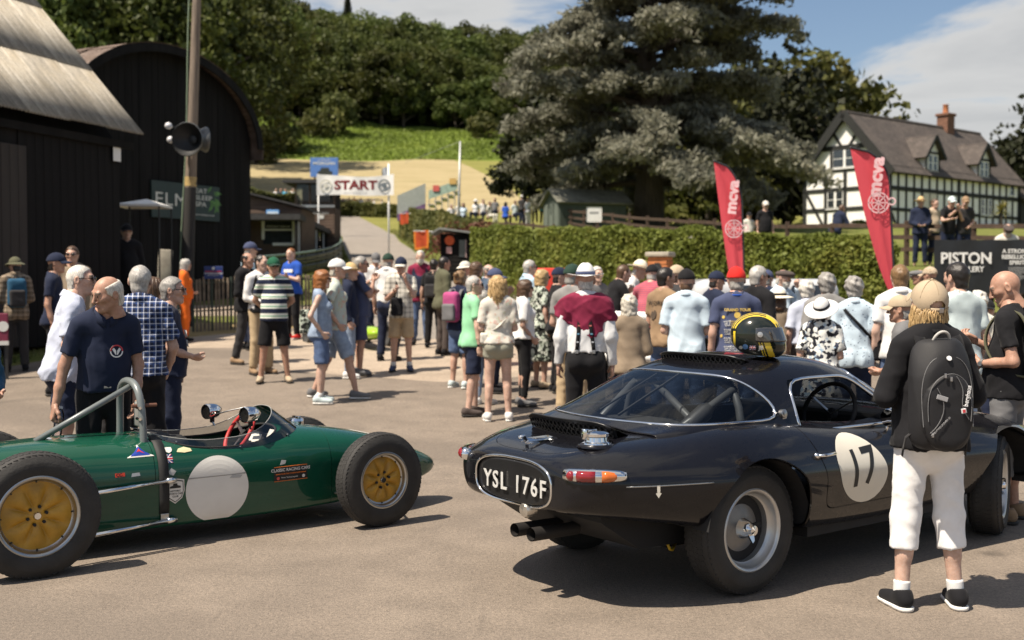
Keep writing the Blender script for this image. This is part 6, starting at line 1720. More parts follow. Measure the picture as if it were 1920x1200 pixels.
m=MB(); m.lathe([(0,-.13),(.03,-.13),(.033,-.12),(.031,-.06),(.033,-.02),(.031,.03),(.026,.06),(.012,.085),(.011,.1)],16); m.build('body',glass('bottle_plastic',(.75,.8,.85),1.5),bt,True); m=MB(); m.lathe([(.013,.085),(.013,.105),(0,.105)],12); m.build('cap',fab('white'),bt,True)
i=person(116,498,9.2,66,'grey haired man in long untucked pale shirt and sunglasses seen from the side',g=1.22,skin=0,hair='buzz',hc='white',glasses=1,shirt='half',sc='lavender',lc='navy',legs='shorts',arms=('down','front'),lean=9,head=(14,-6),H=1.82,h=.014)
person(197,527,10.2,80,'white haired man in glasses mostly hidden behind the bald man',hair='short',hc='white',glasses=2,sc='charcoal',lc='charcoal',head=(5,0))
person(262,498,9.0,-8,'broad man in blue and white plaid shirt seen from behind',g=1.15,hair='thin',hc='lightgrey',shirt='half',sc='navy/plaid',tuck=.90,lc='black',arms=(((.07,.0,-.285),(.03,.10,-.50),.75),((.07,.02,-.285),(.01,.14,-.46),.75)),head=(2,0),h=.0135)
person(282,522,10.8,70,'brown haired woman half hidden behind the plaid shirt man',sex='f',hair='shoulder',hc='brown',sc='navy',lc='navy')
i=person(318,520,9.9,75,'grey haired man in sunglasses and navy printed t-shirt looking right',g=1.12,hair='short',hc='grey',glasses=1,sc='navy',lc='navy',arms=('down','front'),head=(8,0),shoes='white',sole=1)
mark_text(i,1.20,0,'CLASSIC\nTOUR',.09,wprint)
i=person(28,481,17.3,-30,'man in grey check shirt and boonie hat with a teal backpack at the left edge',g=1.05,hair='short',hc='dark',hat='bucket',hatc=('olive',None),shirt='shirt',sc='taupe/check',lc='charcoal',arms=('front','front'),head=(-25,5),shoes='black')
backpack(i,'dark teal backpack on the man in the boonie hat','teal','charcoal',h=.018)
person(102,473,15,78,'man in navy cap and navy t-shirt looking right by the black barn',hair='short',hc='dark',hat='cap',hatc=('navy',None),sc='navy',lc='black',skin=1)
person(136,462,17,172,'young brown haired man in sunglasses and beige hoodie facing the paddock',hair='short',hc='brown',glasses=1,shirt='jumper',sc='taupe',lc='charcoal')
person(-112,650,8.1,118,'person in blue jacket bending down behind the green car at the left edge',shirt='jacket',sc='teal',lc='navy',arms=('rail','rail'),lean=44,head=(0,10),H=1.66,hair='short',hc='dark')
i=person(346,486,21.5,80,'grey haired marshal in bright orange overalls',hair='bob',hc='lightgrey',sex='f',g=1.15,shirt='overall',sc='orange',legs='overall',lc='orange',arms=('down','front'))
belt(i,'black',1.03,.19)
person(237,419,23.3,150,'person with pink face standing in the dark shade beside the black barn',shirt='jacket',sc='black',lc='black',hair='short',hc='dark',skin=2,hat='cap',hatc=('black',None))
# ------------------------------------------------------------------ middle left group
i=person(513,481,16.1,168,'man in striped polo, black shorts and green cap with hands behind his back',g=1.12,hair='short',hc='dark',hat='cap',hatc=('green','darkgreen'),glasses=1,shirt='polo',sc='navy/hoops',legs='shorts',lc='black',arms=('back','back'),spread=.11,shoes='tan',head=(-14,0),skin=1)
i=person(489,478,17.0,140,'man in black waistcoat with white sleeves and khaki trousers beside the striped polo',g=1.1,hair='thin',hc='dark',shirt='shirt',sc='white',tuck=.95,lc='khaki',arms=('down','front'),shoes='brown',head=(-25,0),skin=2)
gilet(i,'black')
person(462,474,18.2,110,'balding man in black jacket behind the waistcoat man',hair='balding',hc='dark',shirt='jacket',sc='black',lc='charcoal',arms=('front','front'),skin=1,shoes='brown',stride=-.12)
person(467,453,20.2,60,'man in blue cap and pale blue shirt by the railing',g=1.1,hair='short',hc='grey',hat='cap',hatc=('slate','navy'),shirt='half',sc='sky',lc='navy',arms=('down','down'))
i=person(547,465,22,215,'man in royal blue t-shirt with crossed arms by the railing',hair='buzz',hc='ginger',shirt='tee',sc='royal',lc='black',arms=('crossed','crossed'),head=(-10,0),skin=2,shoes='red',sole=1)
A=chest_mark(i,1.31,0,0,wprint)
if A:m=MB(); m.M=A; m.box((-.11,-.03,-.01),(.11,.03,.001)); m.build('print',wprint,i['root'])
i=person(601,507,14.3,84,'red haired woman in sleeveless blue blouse and denim shorts with a bag',sex='f',g=1.1,hair='bob',hc='ginger',glasses=1,shirt='vest',sc='paledenim/denim',legs='shorts',lc='denim',arms=('pocket','pocket'),skin=2,shoes='icegrey',sole=1,sock='white',head=(6,0))
bag(i,'grey patterned bag with orange pocket on the red haired woman','offwhite/leafprint',(-.02,-.20,1.08),(.13,.07,.16),[(-.06,-.14,1.2),(-.08,-.06,1.5),(-.05,.12,1.35)])
person(629,484,14.7,80,'woman in white cap and pale printed top stepping forward in grey shorts',sex='f',hair='short',hc='silver',hat='cap',hatc=('white',None),shirt='tee',sc='skyprint/palefloral',legs='shorts',lc='paledenim',arms=('down','pocket'),stride=.26,shoes='grey',sole=1,skin=0)
person(655,494,16.6,85,'person in straw hat half hidden behind the white cap woman',hair='short',hc='grey',hat='straw',hatc=('straw','tan'),shirt='shirt',sc='navy',lc='paledenim',shoes='white',sole=1)
i=person(674,481,16.9,78,'man in navy polo and navy shorts with folded arms and sunglasses',g=1.05,hair='short',hc='grey',glasses=1,shirt='polo',sc='slate',legs='shorts',lc='slate',arms=('crossed','chin'),skin=1,head=(4,0),shoes='grey')
person(704,473,21.5,165,'man in grey cap and white shirt with dark straps looking down',hair='short',hc='dark',hat='cap',hatc=('grey',None),shirt='half',sc='white',lc='navy',arms=('chin','phone'),head=(0,28))
person(727,474,18.6,15,'man in white shirt and dark cap with his back turned, beside the check shirt man',g=1.1,hair='short',hc='grey',hat='cap',hatc=('darkgreen',None),shirt='half',sc='white',tuck=.95,lc='navy',arms=('down','front'))
i=person(752,481,17.3,176,'man in beige check shirt and khaki shorts with hand at his mouth',hair='short',hc='dark',hat='cap',hatc=('navy','offwhite'),glasses=1,shirt='half',sc='offwhite/check',legs='shorts',lc='khaki',arms=('chin','phone'),head=(8,10),shoes='slate',sock='white')
bag(i,'black camera bag hanging in front of the check shirt man','black',(.06,.20,1.0),(.09,.06,.14),[(.1,.15,1.1),(.06,.13,1.35),(.07,-.02,1.5)])
i=person(788,470,21,178,'white haired man in navy gilet with dark red sleeves',g=1.1,hair='short',hc='white',beard=1,shirt='shirt',sc='maroon',lc='denim',arms=('down','down'),skin=2); gilet(i,'navy',.028)
i=person(813,486,20.5,10,'person behind the gilet man carrying a black rucksack',hair='short',hc='dark',sc='black',lc='black'); backpack(i,'black rucksack with orange tab in the middle of the crowd','black','charcoal',h=.02)
i=person(831,482,19.4,62,'dark haired man in olive jacket and grey brown trousers looking right',hair='short',hc='dark',shirt='jacket',sc='olive',lc='darkbrown',arms=('front','front'),skin=1)
person(870,489,19,70,'person in pale bucket hat near the marshal hut',hair='short',hc='brown',hat='bucket',hatc=('offwhite',None),sc='grey',lc='navy')
person(891,492,17.8,75,'auburn haired woman by the hedge with her back to the marshal hut',sex='f',hair='bob',hc='brown',shirt='tee',sc='beige',lc='navy')
person(914,496,18,120,'bald man with pink scalp in pale shirt close to the hedge',hair='balding',hc='grey',skin=2,shirt='half',sc='paleblue',lc='navy')
i=person(862,507,15.6,35,'woman with fair hair tied up carrying a pink rucksack',sex='f',hair='bun',hc='lightbrown',sc='navy',legs='shorts',lc='denim',arms=('front','high'),shoes='icegrey',sole=1)
backpack(i,'pink and grey rucksack on the woman behind the green t-shirt man','pink','grey',h=.017)
i=person(886,517,13.4,72,'balding man in mint green t-shirt, navy shorts and sunglasses',g=1.06,hair='thin',hc='lightgrey',glasses=1,shirt='tee',sc='mint',legs='shorts',lc='navy',arms=('hang','hang'),skin=2,shoes='darkbrown',stride=-.08,head=(14,0)); watch(i,1)
i=person(934,539,13.0,-4,'young woman with long curly blonde hair, floral blouse and sage shorts',sex='f',g=1.02,hair='bob',hc='blonde',shirt='blouse',sc='offwhite/palefloral',legs='hot',lc='sage',arms=('front','front'),skin=2,shoes='white',sole=1,H=1.66,head=(10,0))
strands(i,'blonde',170,.06,-.30,1.0,.0055,150,3,.020); bag(i,'small cream hip bag on the curly haired woman','offwhite',(-.17,-.05,1.0),(.05,.06,.07),[(-.17,-.03,1.05),(0,-.17,1.14),(.16,-.12,1.3)])
person(908,545,14.2,20,'woman in pale jeans hidden behind the curly haired woman',sex='f',hair='short',hc='grey',sc='white',legs='slim',lc='paledenim',shoes='white',sole=1,spread=.02)
person(925,502,15.2,100,'man in slate blue cap and navy shirt raising his hand to his chin',g=1.1,hair='short',hc='grey',hat='cap',hatc=('slate','slate'),shirt='half',sc='navy',lc='navy',arms=('chin','front'),head=(5,5),skin=1)
person(982,525,14.1,82,'brown bobbed woman in white top and tight black trousers',sex='f',g=1.1,hair='bob',hc='brown',glasses=1,shirt='blouse',sc='white',legs='slim',lc='black',arms=('bag','bag'),skin=0,shoes='grey',head=(10,0))
person(991,488,17.4,66,'grey haired man in pale blue shirt and sunglasses in front of the hedge',g=1.05,hair='short',hc='lightgrey',glasses=1,shirt='half',sc='sky',lc='navy',arms=('front','front'),head=(10,0))
person(1014,506,15.6,62,'blonde woman in black and green leaf print dress',sex='f',hair='bob',hc='blonde',glasses=1,shirt='tee',sc='white/leafprint',legs='dress',lc='white/leafprint',shoes='tan')
person(1046,500,15.2,80,'young man in navy cap and black t-shirt looking right',hair='short',hc='dark',hat='cap',hatc=('navy',None),sc='black',lc='black')
i=person(1072,494,12.7,30,'man in dark green cap, grey t-shirt and khaki trousers with a wristwatch',g=1.1,hair='short',hc='grey',hat='cap',hatc=('darkgreen',None),shirt='tee',sc='midgrey',lc='khaki',arms=('front','down'),head=(12,0)); watch(i,0)
i=person(1098,510,10.5,4,'man in cream panama hat with maroon jumper over his shoulders and black braces',g=1.12,hair='short',hc='white',hat='panama',hatc=('white','slate'),shirt='shirt',sc='white/finecheck',tuck=.98,lc='black',arms=('down','down'),h=.014,H=1.80)
T_=i['T']; cape=[((0,-.008,1.14),(0,-.012,1.35),.186,.182,.72),((-.15,-.014,1.405),(.15,-.014,1.405),.098,.098,1),((-.09,-.024,1.44),(.09,-.024,1.44),.088,.088,1),((-.16,-.03,1.40),(-.205,-.02,1.30),.085,.078,1),((.16,-.03,1.40),(.205,-.02,1.30),.085,.078,1)]
V,Q=snet(lambda p:smax(smax(smax(union(p,cape,.05),np.where(p[:,1]<.03,1.11+.62*np.abs(p[:,0]-.05),1.36+.0*p[:,0])-p[:,2],.01),-seg(p,(0,.035,1.42),(0,.06,1.65),.072,.10),.012),p[:,2]-1.53,.01)+wrinkle(p,3,17,.010,(1,1,1.5))+wrinkle(p,13,38,.003),(-.34,-.26,1.06),(.34,.2,1.56),.0115); obj('jumper',V,Q,fab('maroon'),i['root'],True)
o_=bpy.data.objects[i['root']['top']]
for sd,x0,x1 in ((-1,-.05,-.075),(1,.035,.075)):
 pts=[]
 for k in range(9):
  t=k/8; x,z=x0+(x1-x0)*t,1.30-.29*t; ok,loc,nrm,_=o_.ray_cast(Vector((x,-1,z)),Vector((0,1,0)))
  pts.append(loc+Vector((0,-.007,0))if ok else Vector((x,-.15,z)))
 V,Fc=ribbon(pts,.034,.005,(1,0,0)); b_=obj('braces',V,Fc,fab('black'),i['root'],True)
 for k in range(2,8,2):MB().box(pts[k]+Vector((-.012,-.006,-.006)),pts[k]+Vector((.010,-.002,.006))).build('motif',mat('brace_motif_%d'%(k%3),((.4,.42,.45),(.12,.28,.4),(.45,.12,.1))[k%3],.7),b_)
 MB().box(pts[-1]+Vector((-.014,-.008,-.03)),pts[-1]+Vector((.014,.0,.002)),.003).build('clip',metal_s,b_)
person(1118,500,16.2,150,'pale haired person in the gap beside the dark green cap',hair='short',hc='white',sc='grey',lc='navy',skin=2)
person(1143,500,15.6,70,'dark haired man in black t-shirt leaning on the white rail with hand to chin',g=1.08,hair='thin',hc='brown',shirt='tee',sc='black',lc='black',arms=('chin','rail'),lean=16)
person(1168,493,16.2,105,'man in cream straw hat and white shirt leaning on the white rail',g=1.05,hair='short',hc='white',hat='panama',hatc=('cream','tan'),shirt='half',sc='white',lc='navy',arms=('rail','rail'),lean=18,head=(0,4),skin=0)
person(1215,498,14.9,25,'man in rose striped t-shirt and black cap leaning on the white rail',g=1.15,hair='short',hc='grey',hat='cap',hatc=('black','offwhite'),shirt='tee',sc='rose/stripes',lc='navy',arms=('rail','rail'),lean=14)
person(1180,553,11.2,2,'woman with silver bobbed hair and taupe top behind the panama hat man',sex='f',g=1.05,hair='bob',hc='silver',shirt='jumper',sc='taupe',lc='navy',arms=('front','front'),skin=2)
i=person(1246,502,12.9,50,'dark haired man in brown printed t-shirt and blue jeans',g=1.05,hair='short',hc='dark',shirt='tee',sc='brown',lc='denim',arms=('front','front'),skin=1,head=(18,0))
mark_text(i,1.35,0,'WORKS',.075,mat('dark_print',(.07,.05,.035),.8),True); mark_disc(i,1.22,-.05,.055,mat('dark_print',(.07,.05,.035),.8),True)
person(1266,496,14.2,70,'person in beige peaked cap behind the brown t-shirt man',hair='short',hc='brown',hat='cap',hatc=('beige','beige'),sc='charcoal',lc='black')
person(1287,503,11.9,12,'broad man in ice blue shirt, black cap and blue jeans seen from behind',g=1.16,hair='buzz',hc='brown',hat='cap',hatc=('black',None),shirt='half',sc='paleblue',hairlen=0,lc='denim',arms=('front','front'),h=.0135)
person(1341,507,14.2,65,'man in navy cap and navy jumper looking right past the red cap',hair='short',hc='dark',hat='cap',hatc=('navy',None),shirt='jumper',sc='navy',lc='black',head=(10,4),skin=1)
i=person(1381,499,11.2,6,'man in bright red cap and navy t-shirt with tour print on the back',g=1.14,hair='short',hc='grey',hat='cap',hatc=('red','red'),shirt='tee',sc='slate',lc='denim',arms=('down','front'))
mark_text(i,1.35,0,'GRAND TOUR',.038,yellow_p,True,bold=.001); mark_disc(i,1.30,.0,.03,yellow_p,True)
for x in (-.09,-.03,.03,.09):
 for z in (1.22,1.14,1.06,.98):mark_text(i,z,x,'ROUND\nLAP 12\nCLASS',.020,wprint if (x+z*3)%2<1.6 else yellow_p,True)
for x,z in ((-.125,1.28),(.125,1.28),(-.145,1.10),(.145,1.10),(0,.92)):mark_disc(i,z,x,.016,yellow_p,True)
b_=MB(); b_.lathe([(.078,0),(.084,.0),(.084,.014),(.078,.014)],24,Matrix.Translation(i['T']((0,-.018,1.485))),True); b_.build('lanyard',fab('royal'),i['root'],True)
person(1420,499,12.6,52,'grey haired man in black hoodie and sunglasses right of the red cap',g=1.05,hair='short',hc='lightgrey',glasses=1,shirt='jumper',sc='black',lc='black',head=(12,0),skin=1)
person(1437,505,15.5,40,'person in slate cap half hidden behind the black hoodie man',hair='short',hc='grey',hat='cap',hatc=('slate','slate'),sc='navy',lc='black')
person(1466,503,15.2,140,'white bearded man in brown flat cap facing the paddock',hair='short',hc='white',beard=1,hat='flat',hatc=('darkbrown',None),shirt='shirt',sc='paleblue',lc='charcoal',arms=('face','front'),head=(-18,5))
person(1462,541,13.2,25,'person in white brimmed hat with dark band in front of the flat cap man',sex='f',hair='shoulder',hc='brown',hat='sun',hatc=('cream','black'),sc='taupe',lc='black')
person(1513,527,12.7,5,'woman with curly white hair and pale shirt left of the big white hat',sex='f',g=1.15,hair='curly',hc='white',shirt='half',sc='lavender',tuck=.98,lc='darkbrown',arms=('down','front'))
person(1551,513,12.0,8,'tall grey haired man in grey shirt behind the floral dress',g=1.15,hair='curly',hc='grey',shirt='jumper',sc='midgrey',lc='charcoal',arms=('down','down'))
person(1541,556,10.7,20,'woman in white sun hat and black and white floral dress',sex='f',g=1.1,hair='short',hc='grey',hat='sun',hatc=('white','black'),shirt='blouse',sc='white/floral',legs='dress',lc='white/floral',arms=('bag','front'),head=(8,-30),shoes='black')
i=person(1602,520,11.4,10,'woman with grey hair in dotted white shirt carrying a black shoulder bag',sex='f',g=1.22,hair='curly',hc='grey',shirt='half',sc='paleblue/dots',lc='navy',arms=('front','bag'))
bag(i,'black leather shoulder bag on the woman in the dotted shirt','black',(.24,.02,1.0),(.06,.10,.11),[(.2,-.04,1.08),(.05,-.18,1.25),(-.12,-.12,1.42),(-.13,0,1.48)])
# ------------------------------------------------------------------ right group
person(1688,497,11.3,8,'brown haired man in white polo seen from behind by the red flag',g=1.12,hair='short',hc='lightbrown',shirt='polo',sc='white',lc='denim',arms=('down','front'),skin=2)
person(1727,503,16.2,-70,'man in grey flat cap facing left by the dark fence',hair='short',hc='dark',hat='flat',hatc=('grey',None),sc='black',lc='black',skin=1)
person(1746,499,15.6,-35,'man in camouflage cap beside the grey flat cap',hair='buzz',hc='brown',hat='cap',hatc=('beige/camo',None),sc='darkbrown',lc='black',skin=1)
i=person(1693,552,9.4,-62,'person in beige cap and grey sleeves hidden behind the woman with the rucksack',g=1.1,hair='short',hc='grey',hat='cap',hatc=('tan','tan'),shirt='half',sc='grey',lc='olive',arms=('front','front'),skin=1)
person(1797,493,9.6,-12,'tall black haired man in pale grey green t-shirt seen from behind',g=1.2,hair='short',hc='dark',shirt='tee',sc='icegrey',lc='paledenim',arms=('front','down'),head=(-14,0),skin=0)
person(1836,547,11.2,10,'white haired person glimpsed between the grey green t-shirt and the bald man',hair='curly',hc='white',sex='f',sc='offwhite/dots',lc='navy')
person(1852,560,12.2,200,'person in black cap partly hidden by the bald man',hair='short',hc='dark',hat='cap',hatc=('black',None),sc='charcoal',lc='black')
i=person(1893,529,7.9,-52,'bald man in black t-shirt stirring a coffee',g=1.15,skin=1,hair=None,shirt='tee',sc='black',legs='capri',lc='grey',arms=('cuphold','stir'),head=(-18,22),shoes='brown',H=1.74,h=.0135); watch(i,0,'grey')
backpack(i,'olive green rucksack on the bald man with the coffee','olive','olive')
cp=empty('coffee_cup',label='brown paper coffee cup held by the bald man',cat='cup'); hp=i['W']@ i['hands'][0]@ Vector((.0,.02,-.10)); cp.location=hp+Vector((-.02,-.02,.015))
m=MB(); m.lathe([(0,-.055),(.03,-.055),(.042,.05)],20); m.build('cup',mat('kraft_paper',(.50,.31,.13),.8,var=.1),cp,True,sharp=50)
m=MB(); m.lathe([(.0445,.048),(.046,.052),(.0445,.062),(.037,.066),(.036,.058),(0,.058)],20); m.build('lid',mat('cup_lid',(.78,.76,.72),.4),cp,True,sharp=50)
# ------------------------------------------------------------------ woman with the black rucksack, foreground right
i=person(1745,533,5.75,-4,'woman in beige cap, black fleece and white cropped trousers standing in the foreground',sex='f',g=1.22,skin=2,hair='bob',hc='blonde',hat='openc',hatc=('tan','tan'),shirt='jumper',sc='black',legs='capri',lc='brightwhite',arms=(((.09,.0,-.265),(-.11,.21,-.24),.75),((.09,.0,-.265),(-.11,.19,-.22),.75)),spread=.075,head=(0,-15),shoes='black',sole=1,sock='white',H=1.655,h=.0115)
T_=i['T']; hm_=i['Hm']; strands(i,'blonde',260,-.02,-.19,.22,.0034,92,5,.008)
hat_=[o for o in i['root'].children if o.name.startswith('hat')][0]
m=MB(); m.lathe([(1.0,0),(1.03,0),(1.03,.03),(1.0,.03)],24,Matrix.Translation(T_((0,-.018,1.47)))@ Matrix.Diagonal((.078,.082,1,1)),True); m.build('collar',fab('black'),i['root'],True)
pts=[(.072*math.sin(a),-.010-.117*math.cos(a)+.001,.004)for a in np.linspace(-.62,.62,9)]; V,Fc=ribbon(pts,.022,.004,(0,0,1)); s_=obj('strap',V,Fc,fab('tan'),hat_,True)
MB().box((.006,-.132,-.010),(.030,-.122,.018),.003).build('buckle',metal_s,s_)
for a in (0,1.05,2.1,3.14,-1.05,-2.1):
 pts=[(q*.094*math.sin(a),-.010+q*.116*math.cos(a),.028+(.1145)*math.sqrt(max(0,1-q*q)))for q in np.linspace(.05,.97,8)]; MB().tube(pts,.0016,4).build('seam',mat('cap_seam',(.30,.23,.15),.9),hat_,True)
 # the rucksack, with its own panels, zips and print
e=carried(i,'backpack','black rucksack with white logo and grey handle on the woman in the foreground','backpack'); c=np.array(T_((-.035,-.215,1.17))); hf=np.array((.165,.09,.290)); rk=mat('ripstop_black',(.009,.009,.011),.7,var=.25,scale=8,bump=.08,bscale=260)
def shell(p):return smax(smax(rbox(p,c,hf,.075),ell(p,c+(0,.06,-.03),(.20,.18,.37)),.03),p[:,1]-(c[1]+.075),.01)
V,Q=snet(lambda p:shell(p)+wrinkle(p,4,14,.004),c-hf-.02,c+hf+.03,.0095); obj('bag',V,Q,rk,e,True)
V,Q=snet(lambda p:smax(shell(p)-.018,np.sqrt(((p[:,0]-c[0])/.140)**2+((p[:,2]-c[2]+.09)/.20)**2)*.12-.12,.012)+wrinkle(p,8,20,.003),c-hf-.04,c+(.2,0,.2),.0095); obj('pocket',V,Q,rk,e,True)
def on_bag(x,z,o=.004):
 """point on the back of the bag"""
 q=np.array([[c[0]+x,c[1]-.25,c[2]+z]]);
 for _ in range(24):q[:,1]+=np.clip(smin(shell(q),np.maximum(shell(q)-.018,np.sqrt(((q[:,0]-c[0])/.140)**2+((q[:,2]-c[2]+.09)/.20)**2)*.12-.12),.004)[0]-o,-.03,.05)*.8
 return Vector(q[0])
zipm=mat('zip_grey',(.16,.16,.165),.5)
for path in ([(-.11,-.13),(-.118,-.02),(-.09,.07),(-.03,.112),(.04,.115),(.10,.07),(.120,-.02),(.112,-.13)],[(-.13,-.16),(-.138,.02),(-.115,.14),(-.06,.205),(.05,.208),(.115,.14),(.138,.02),(.13,-.16)],[(-.07,.04),(-.02,-.05),(-.06,-.15),(-.10,-.19)],[(.03,.10),(.075,.03),(.05,-.05),(.10,-.12)]):
 q=smooth_path([on_bag(*p_)for p_ in path],5); MB().tube(q,.0022,5).build('zip',zipm,e,True)
for x,z in ((-.03,.112),(.0,.095),(-.09,-.19)):p_=on_bag(x,z,.008); MB().box(p_+Vector((-.006,-.004,-.02)),p_+Vector((.006,.002,.004)),.002).build('zip_pull',metal_s,e)
p_=on_bag(.088,.0,.006); M=frame((.17,0,.985),(-.985,0,.17),(0,-1,0),p_); text_mesh('lettering','berghaus',.030,mat('white_thread',(.7,.7,.7),.7),e,M,.004,bold=.0006)
p_=on_bag(.068,-.075,.006); m=MB(); m.M=frame((.98,0,.17),(-.17,0,.98),(0,-1,0),p_); m.box((-.013,-.013,-.002),(.013,.013,.002),.003); m.build('logo',mat('white_thread',(.7,.7,.7),.7),e)
m=MB(); m.M=frame((.98,0,.17),(-.17,0,.98),(0,-1,0),p_); m.box((-.007,-.009,.0022),(.008,.007,.0032)); m.build('logo_square',red_p,e)
p_=on_bag(-.045,-.01,.006); m=MB(); m.M=frame((.95,0,-.3),(.3,0,.95),(0,-1,0),p_); m.box((-.03,-.012,-.002),(.03,.012,.002),.002); m.build('badge',mat('grey_thread',(.33,.33,.34),.7),e)
p_=on_bag(-.05,-.155,.006); text_mesh('lettering','TWENTYFOURSEVEN 20',.0125,mat('grey_thread',(.33,.33,.34),.7),e,frame((.70,0,.71),(-.71,0,.70),(0,-1,0),p_),.003)
for sd in (-1,1):V,Fc=ribbon(smooth_path(strap_path(i,sd,.10,1.0)),.055,.014,(1,0,0)); obj('strap',V,Fc,fab('black'),e,True)
for sd in (-1,1):V,Fc=ribbon([c+(sd*.145,.0,-.19),c+(sd*.165,.05,-.23),c+(sd*.17,.08,-.33)],.018,.004,(0,1,0)); obj('loose_strap',V,Fc,fab('charcoal'),e,True)
MB().tube(smooth_path([c+(-.045,.02,.235),c+(-.048,-.0,.285),c+(-.02,-.02,.325),c+(.02,-.02,.325),c+(.048,-.0,.285),c+(.045,.02,.235)],5),.0075,8).build('handle',mat('grey_webbing',(.42,.41,.39),.8),e,True)
m=MB(); m.lathe([(.013,0),(.013,.004),(0,.005)],16,axis_m(on_bag(0,.19,.006),(0,-1,.5))); m.build('press_stud',mat('white_thread',(.7,.7,.7),.7),e)
# ------------------------------------------------------------------ people on the terrace and on the bank
G2='spectators up on the terrace'
def far(px,top,d,face,label,**k):k.setdefault('shoes',None); k.setdefault('lc','navy'); return person(px,top,d,face,label,group=G2,**k)
far(1404,397,33,160,'man in pale shirt on the terrace left of the black t-shirt man',sc='offwhite',shirt='half',hair='short',hc='brown',hat='cap',hatc=('black',None),lc='black')
far(1435,388,33,172,'man in white cap, sunglasses and black t-shirt walking on the terrace',sc='black',shirt='tee',hair='short',hc='grey',hat='cap',hatc=('offwhite','offwhite'),glasses=1,lc='black',stride=.1,g=1.1,H=1.75)
far(1567,398,33,60,'person in navy jacket bending at the terrace fence before the house gable',sc='navy',shirt='jacket',hair='short',hc='brown',lean=20,arms=('rail','rail'),skin=1,H=1.7)
far(1726,393,28.5,190,'person in straw hat and navy jacket standing above the distillery banner',sc='navy',shirt='jacket',hair='short',hc='grey',hat='straw',hatc=('straw','brown'),H=1.72,arms=('front','front'))
far(1777,410,27,170,'person in pale cap holding a hand to the face, left of two above the banner',sc='black',shirt='tee',hair='short',hc='grey',hat='cap',hatc=('icegrey',None),arms=('face','rail'),H=1.72,lean=12)
far(1806,408,27,185,'person in brown cap shading their eyes, right of two above the banner',sc='charcoal',shirt='tee',hair='short',hc='dark',hat='cap',hatc=('brown','brown'),arms=('front','shade'),H=1.72,lean=12)
far(1751,418,29,150,'person crouching low behind the fence beside the straw hat',sc='beige',shirt='tee',hair='short',hc='brown',H=1.7)
far(1886,401,24.4,195,'bearded man in cream jumper and dark flat cap leaning over the banner with a phone',sc='offwhite',shirt='jumper',hair='short',hc='white',beard=1,hat='flat',hatc=('darkbrown',None),arms=('phone','rail'),lean=22,head=(-10,22),H=1.78,g=1.1)
G2='spectators on the bank above the road'
for px_,tp,d_,fc_,sx,sc_,hc_,lb,kw in (
(948,379,64,20,'f','royal','dark','dark haired woman in blue top sitting on the bank',dict(sit=1)),(966,376,65,150,'m','icegrey','lightbrown','man in pale top sitting right of the woman in blue',dict(sit=1)),(978,366,66,40,'m','charcoal','brown','person in white cap and dark top standing first in the row on the bank',dict(hat='cap',hatc=('white','white'))),
(990,371,65,30,'f','white','lightbrown','woman dressed all in white standing on the bank',dict(lc='white')),(1003,364,66,10,'m','icegrey','dark','dark haired man in pale green shirt and black trousers standing on the bank',dict(lc='black')),(1018,366,67,20,'f','cyan','blonde','person in turquoise jacket standing last in the row on the bank',dict(lc='black',shirt='jacket')),
(1024,371,68,0,'f','beige','ginger','ginger haired person beside the turquoise jacket',{}),
(892,374,64,200,'f','white','grey','person in white sun hat sitting at the left of the lounging group',dict(hat='sun',hatc=('white',None),sit=1)),(906,374,65,160,'m','white','dark','dark haired person in white lounging on the bank',dict(sit=1)),(918,378,64,120,'m','offwhite','brown','person in cream stretched out on the bank',dict(sit=1,lc='offwhite')),(928,371,66,200,'m','grey','lightbrown','man in grey sitting behind the lounging group',dict(sit=1)),
(846,383,66,150,'m','white','grey','person in white sitting beside the thin flagpole',dict(sit=1)),(861,379,67,170,'m','offwhite','white','white haired person sitting just right of the flagpole',dict(sit=1)),(869,381,66,190,'f','paleblue','brown','brown haired person in pale blue sitting near the flagpole',dict(sit=1))):
 kw=dict(kw); zz=at(px_,tp,d_).z-(1.28 if kw.get('sit')else 1.72); far(px_,tp,d_,fc_,lb,sex=sx,sc=sc_,hc=hc_,hair='short' if sx=='m' else 'bob',zg=zz,H=1.72,**kw)
G2='spectators far up the road'
for k,(px_,tp,sc_,lb)in enumerate(((643,371,'navy','navy coat, leftmost of the row under the start banner'),(654,370,'charcoal','dark grey coat under the start banner'),(664,369,'orange','orange jacket under the start banner'),(677,371,'white','white shirt under the middle of the banner'),(690,372,'beige','beige top under the banner'),(701,373,'white','white top near the banner pole'),(716,374,'offwhite','cream top right beside the banner pole'))):
 far(px_,tp,119,150+20*k,'tiny far spectator in '+lb,sc=sc_,hair='short',hc=('dark','brown','grey')[k%3],zg=at(px_,tp,119).z-1.72,H=1.72)
for k,(px_,sc_,lb)in enumerate(((518,'white','white, leftmost behind the timekeeping hut'),(527,'navy','navy behind the timekeeping hut'),(535,'cyan','pale blue behind the timekeeping hut'),(549,'white','white, nearest the start hut roof'))):
 far(px_,353,84,170,'tiny far spectator in '+lb,sc=sc_,hair='short',hc='dark',zg=at(px_,353,84).z-1.72,H=1.72)
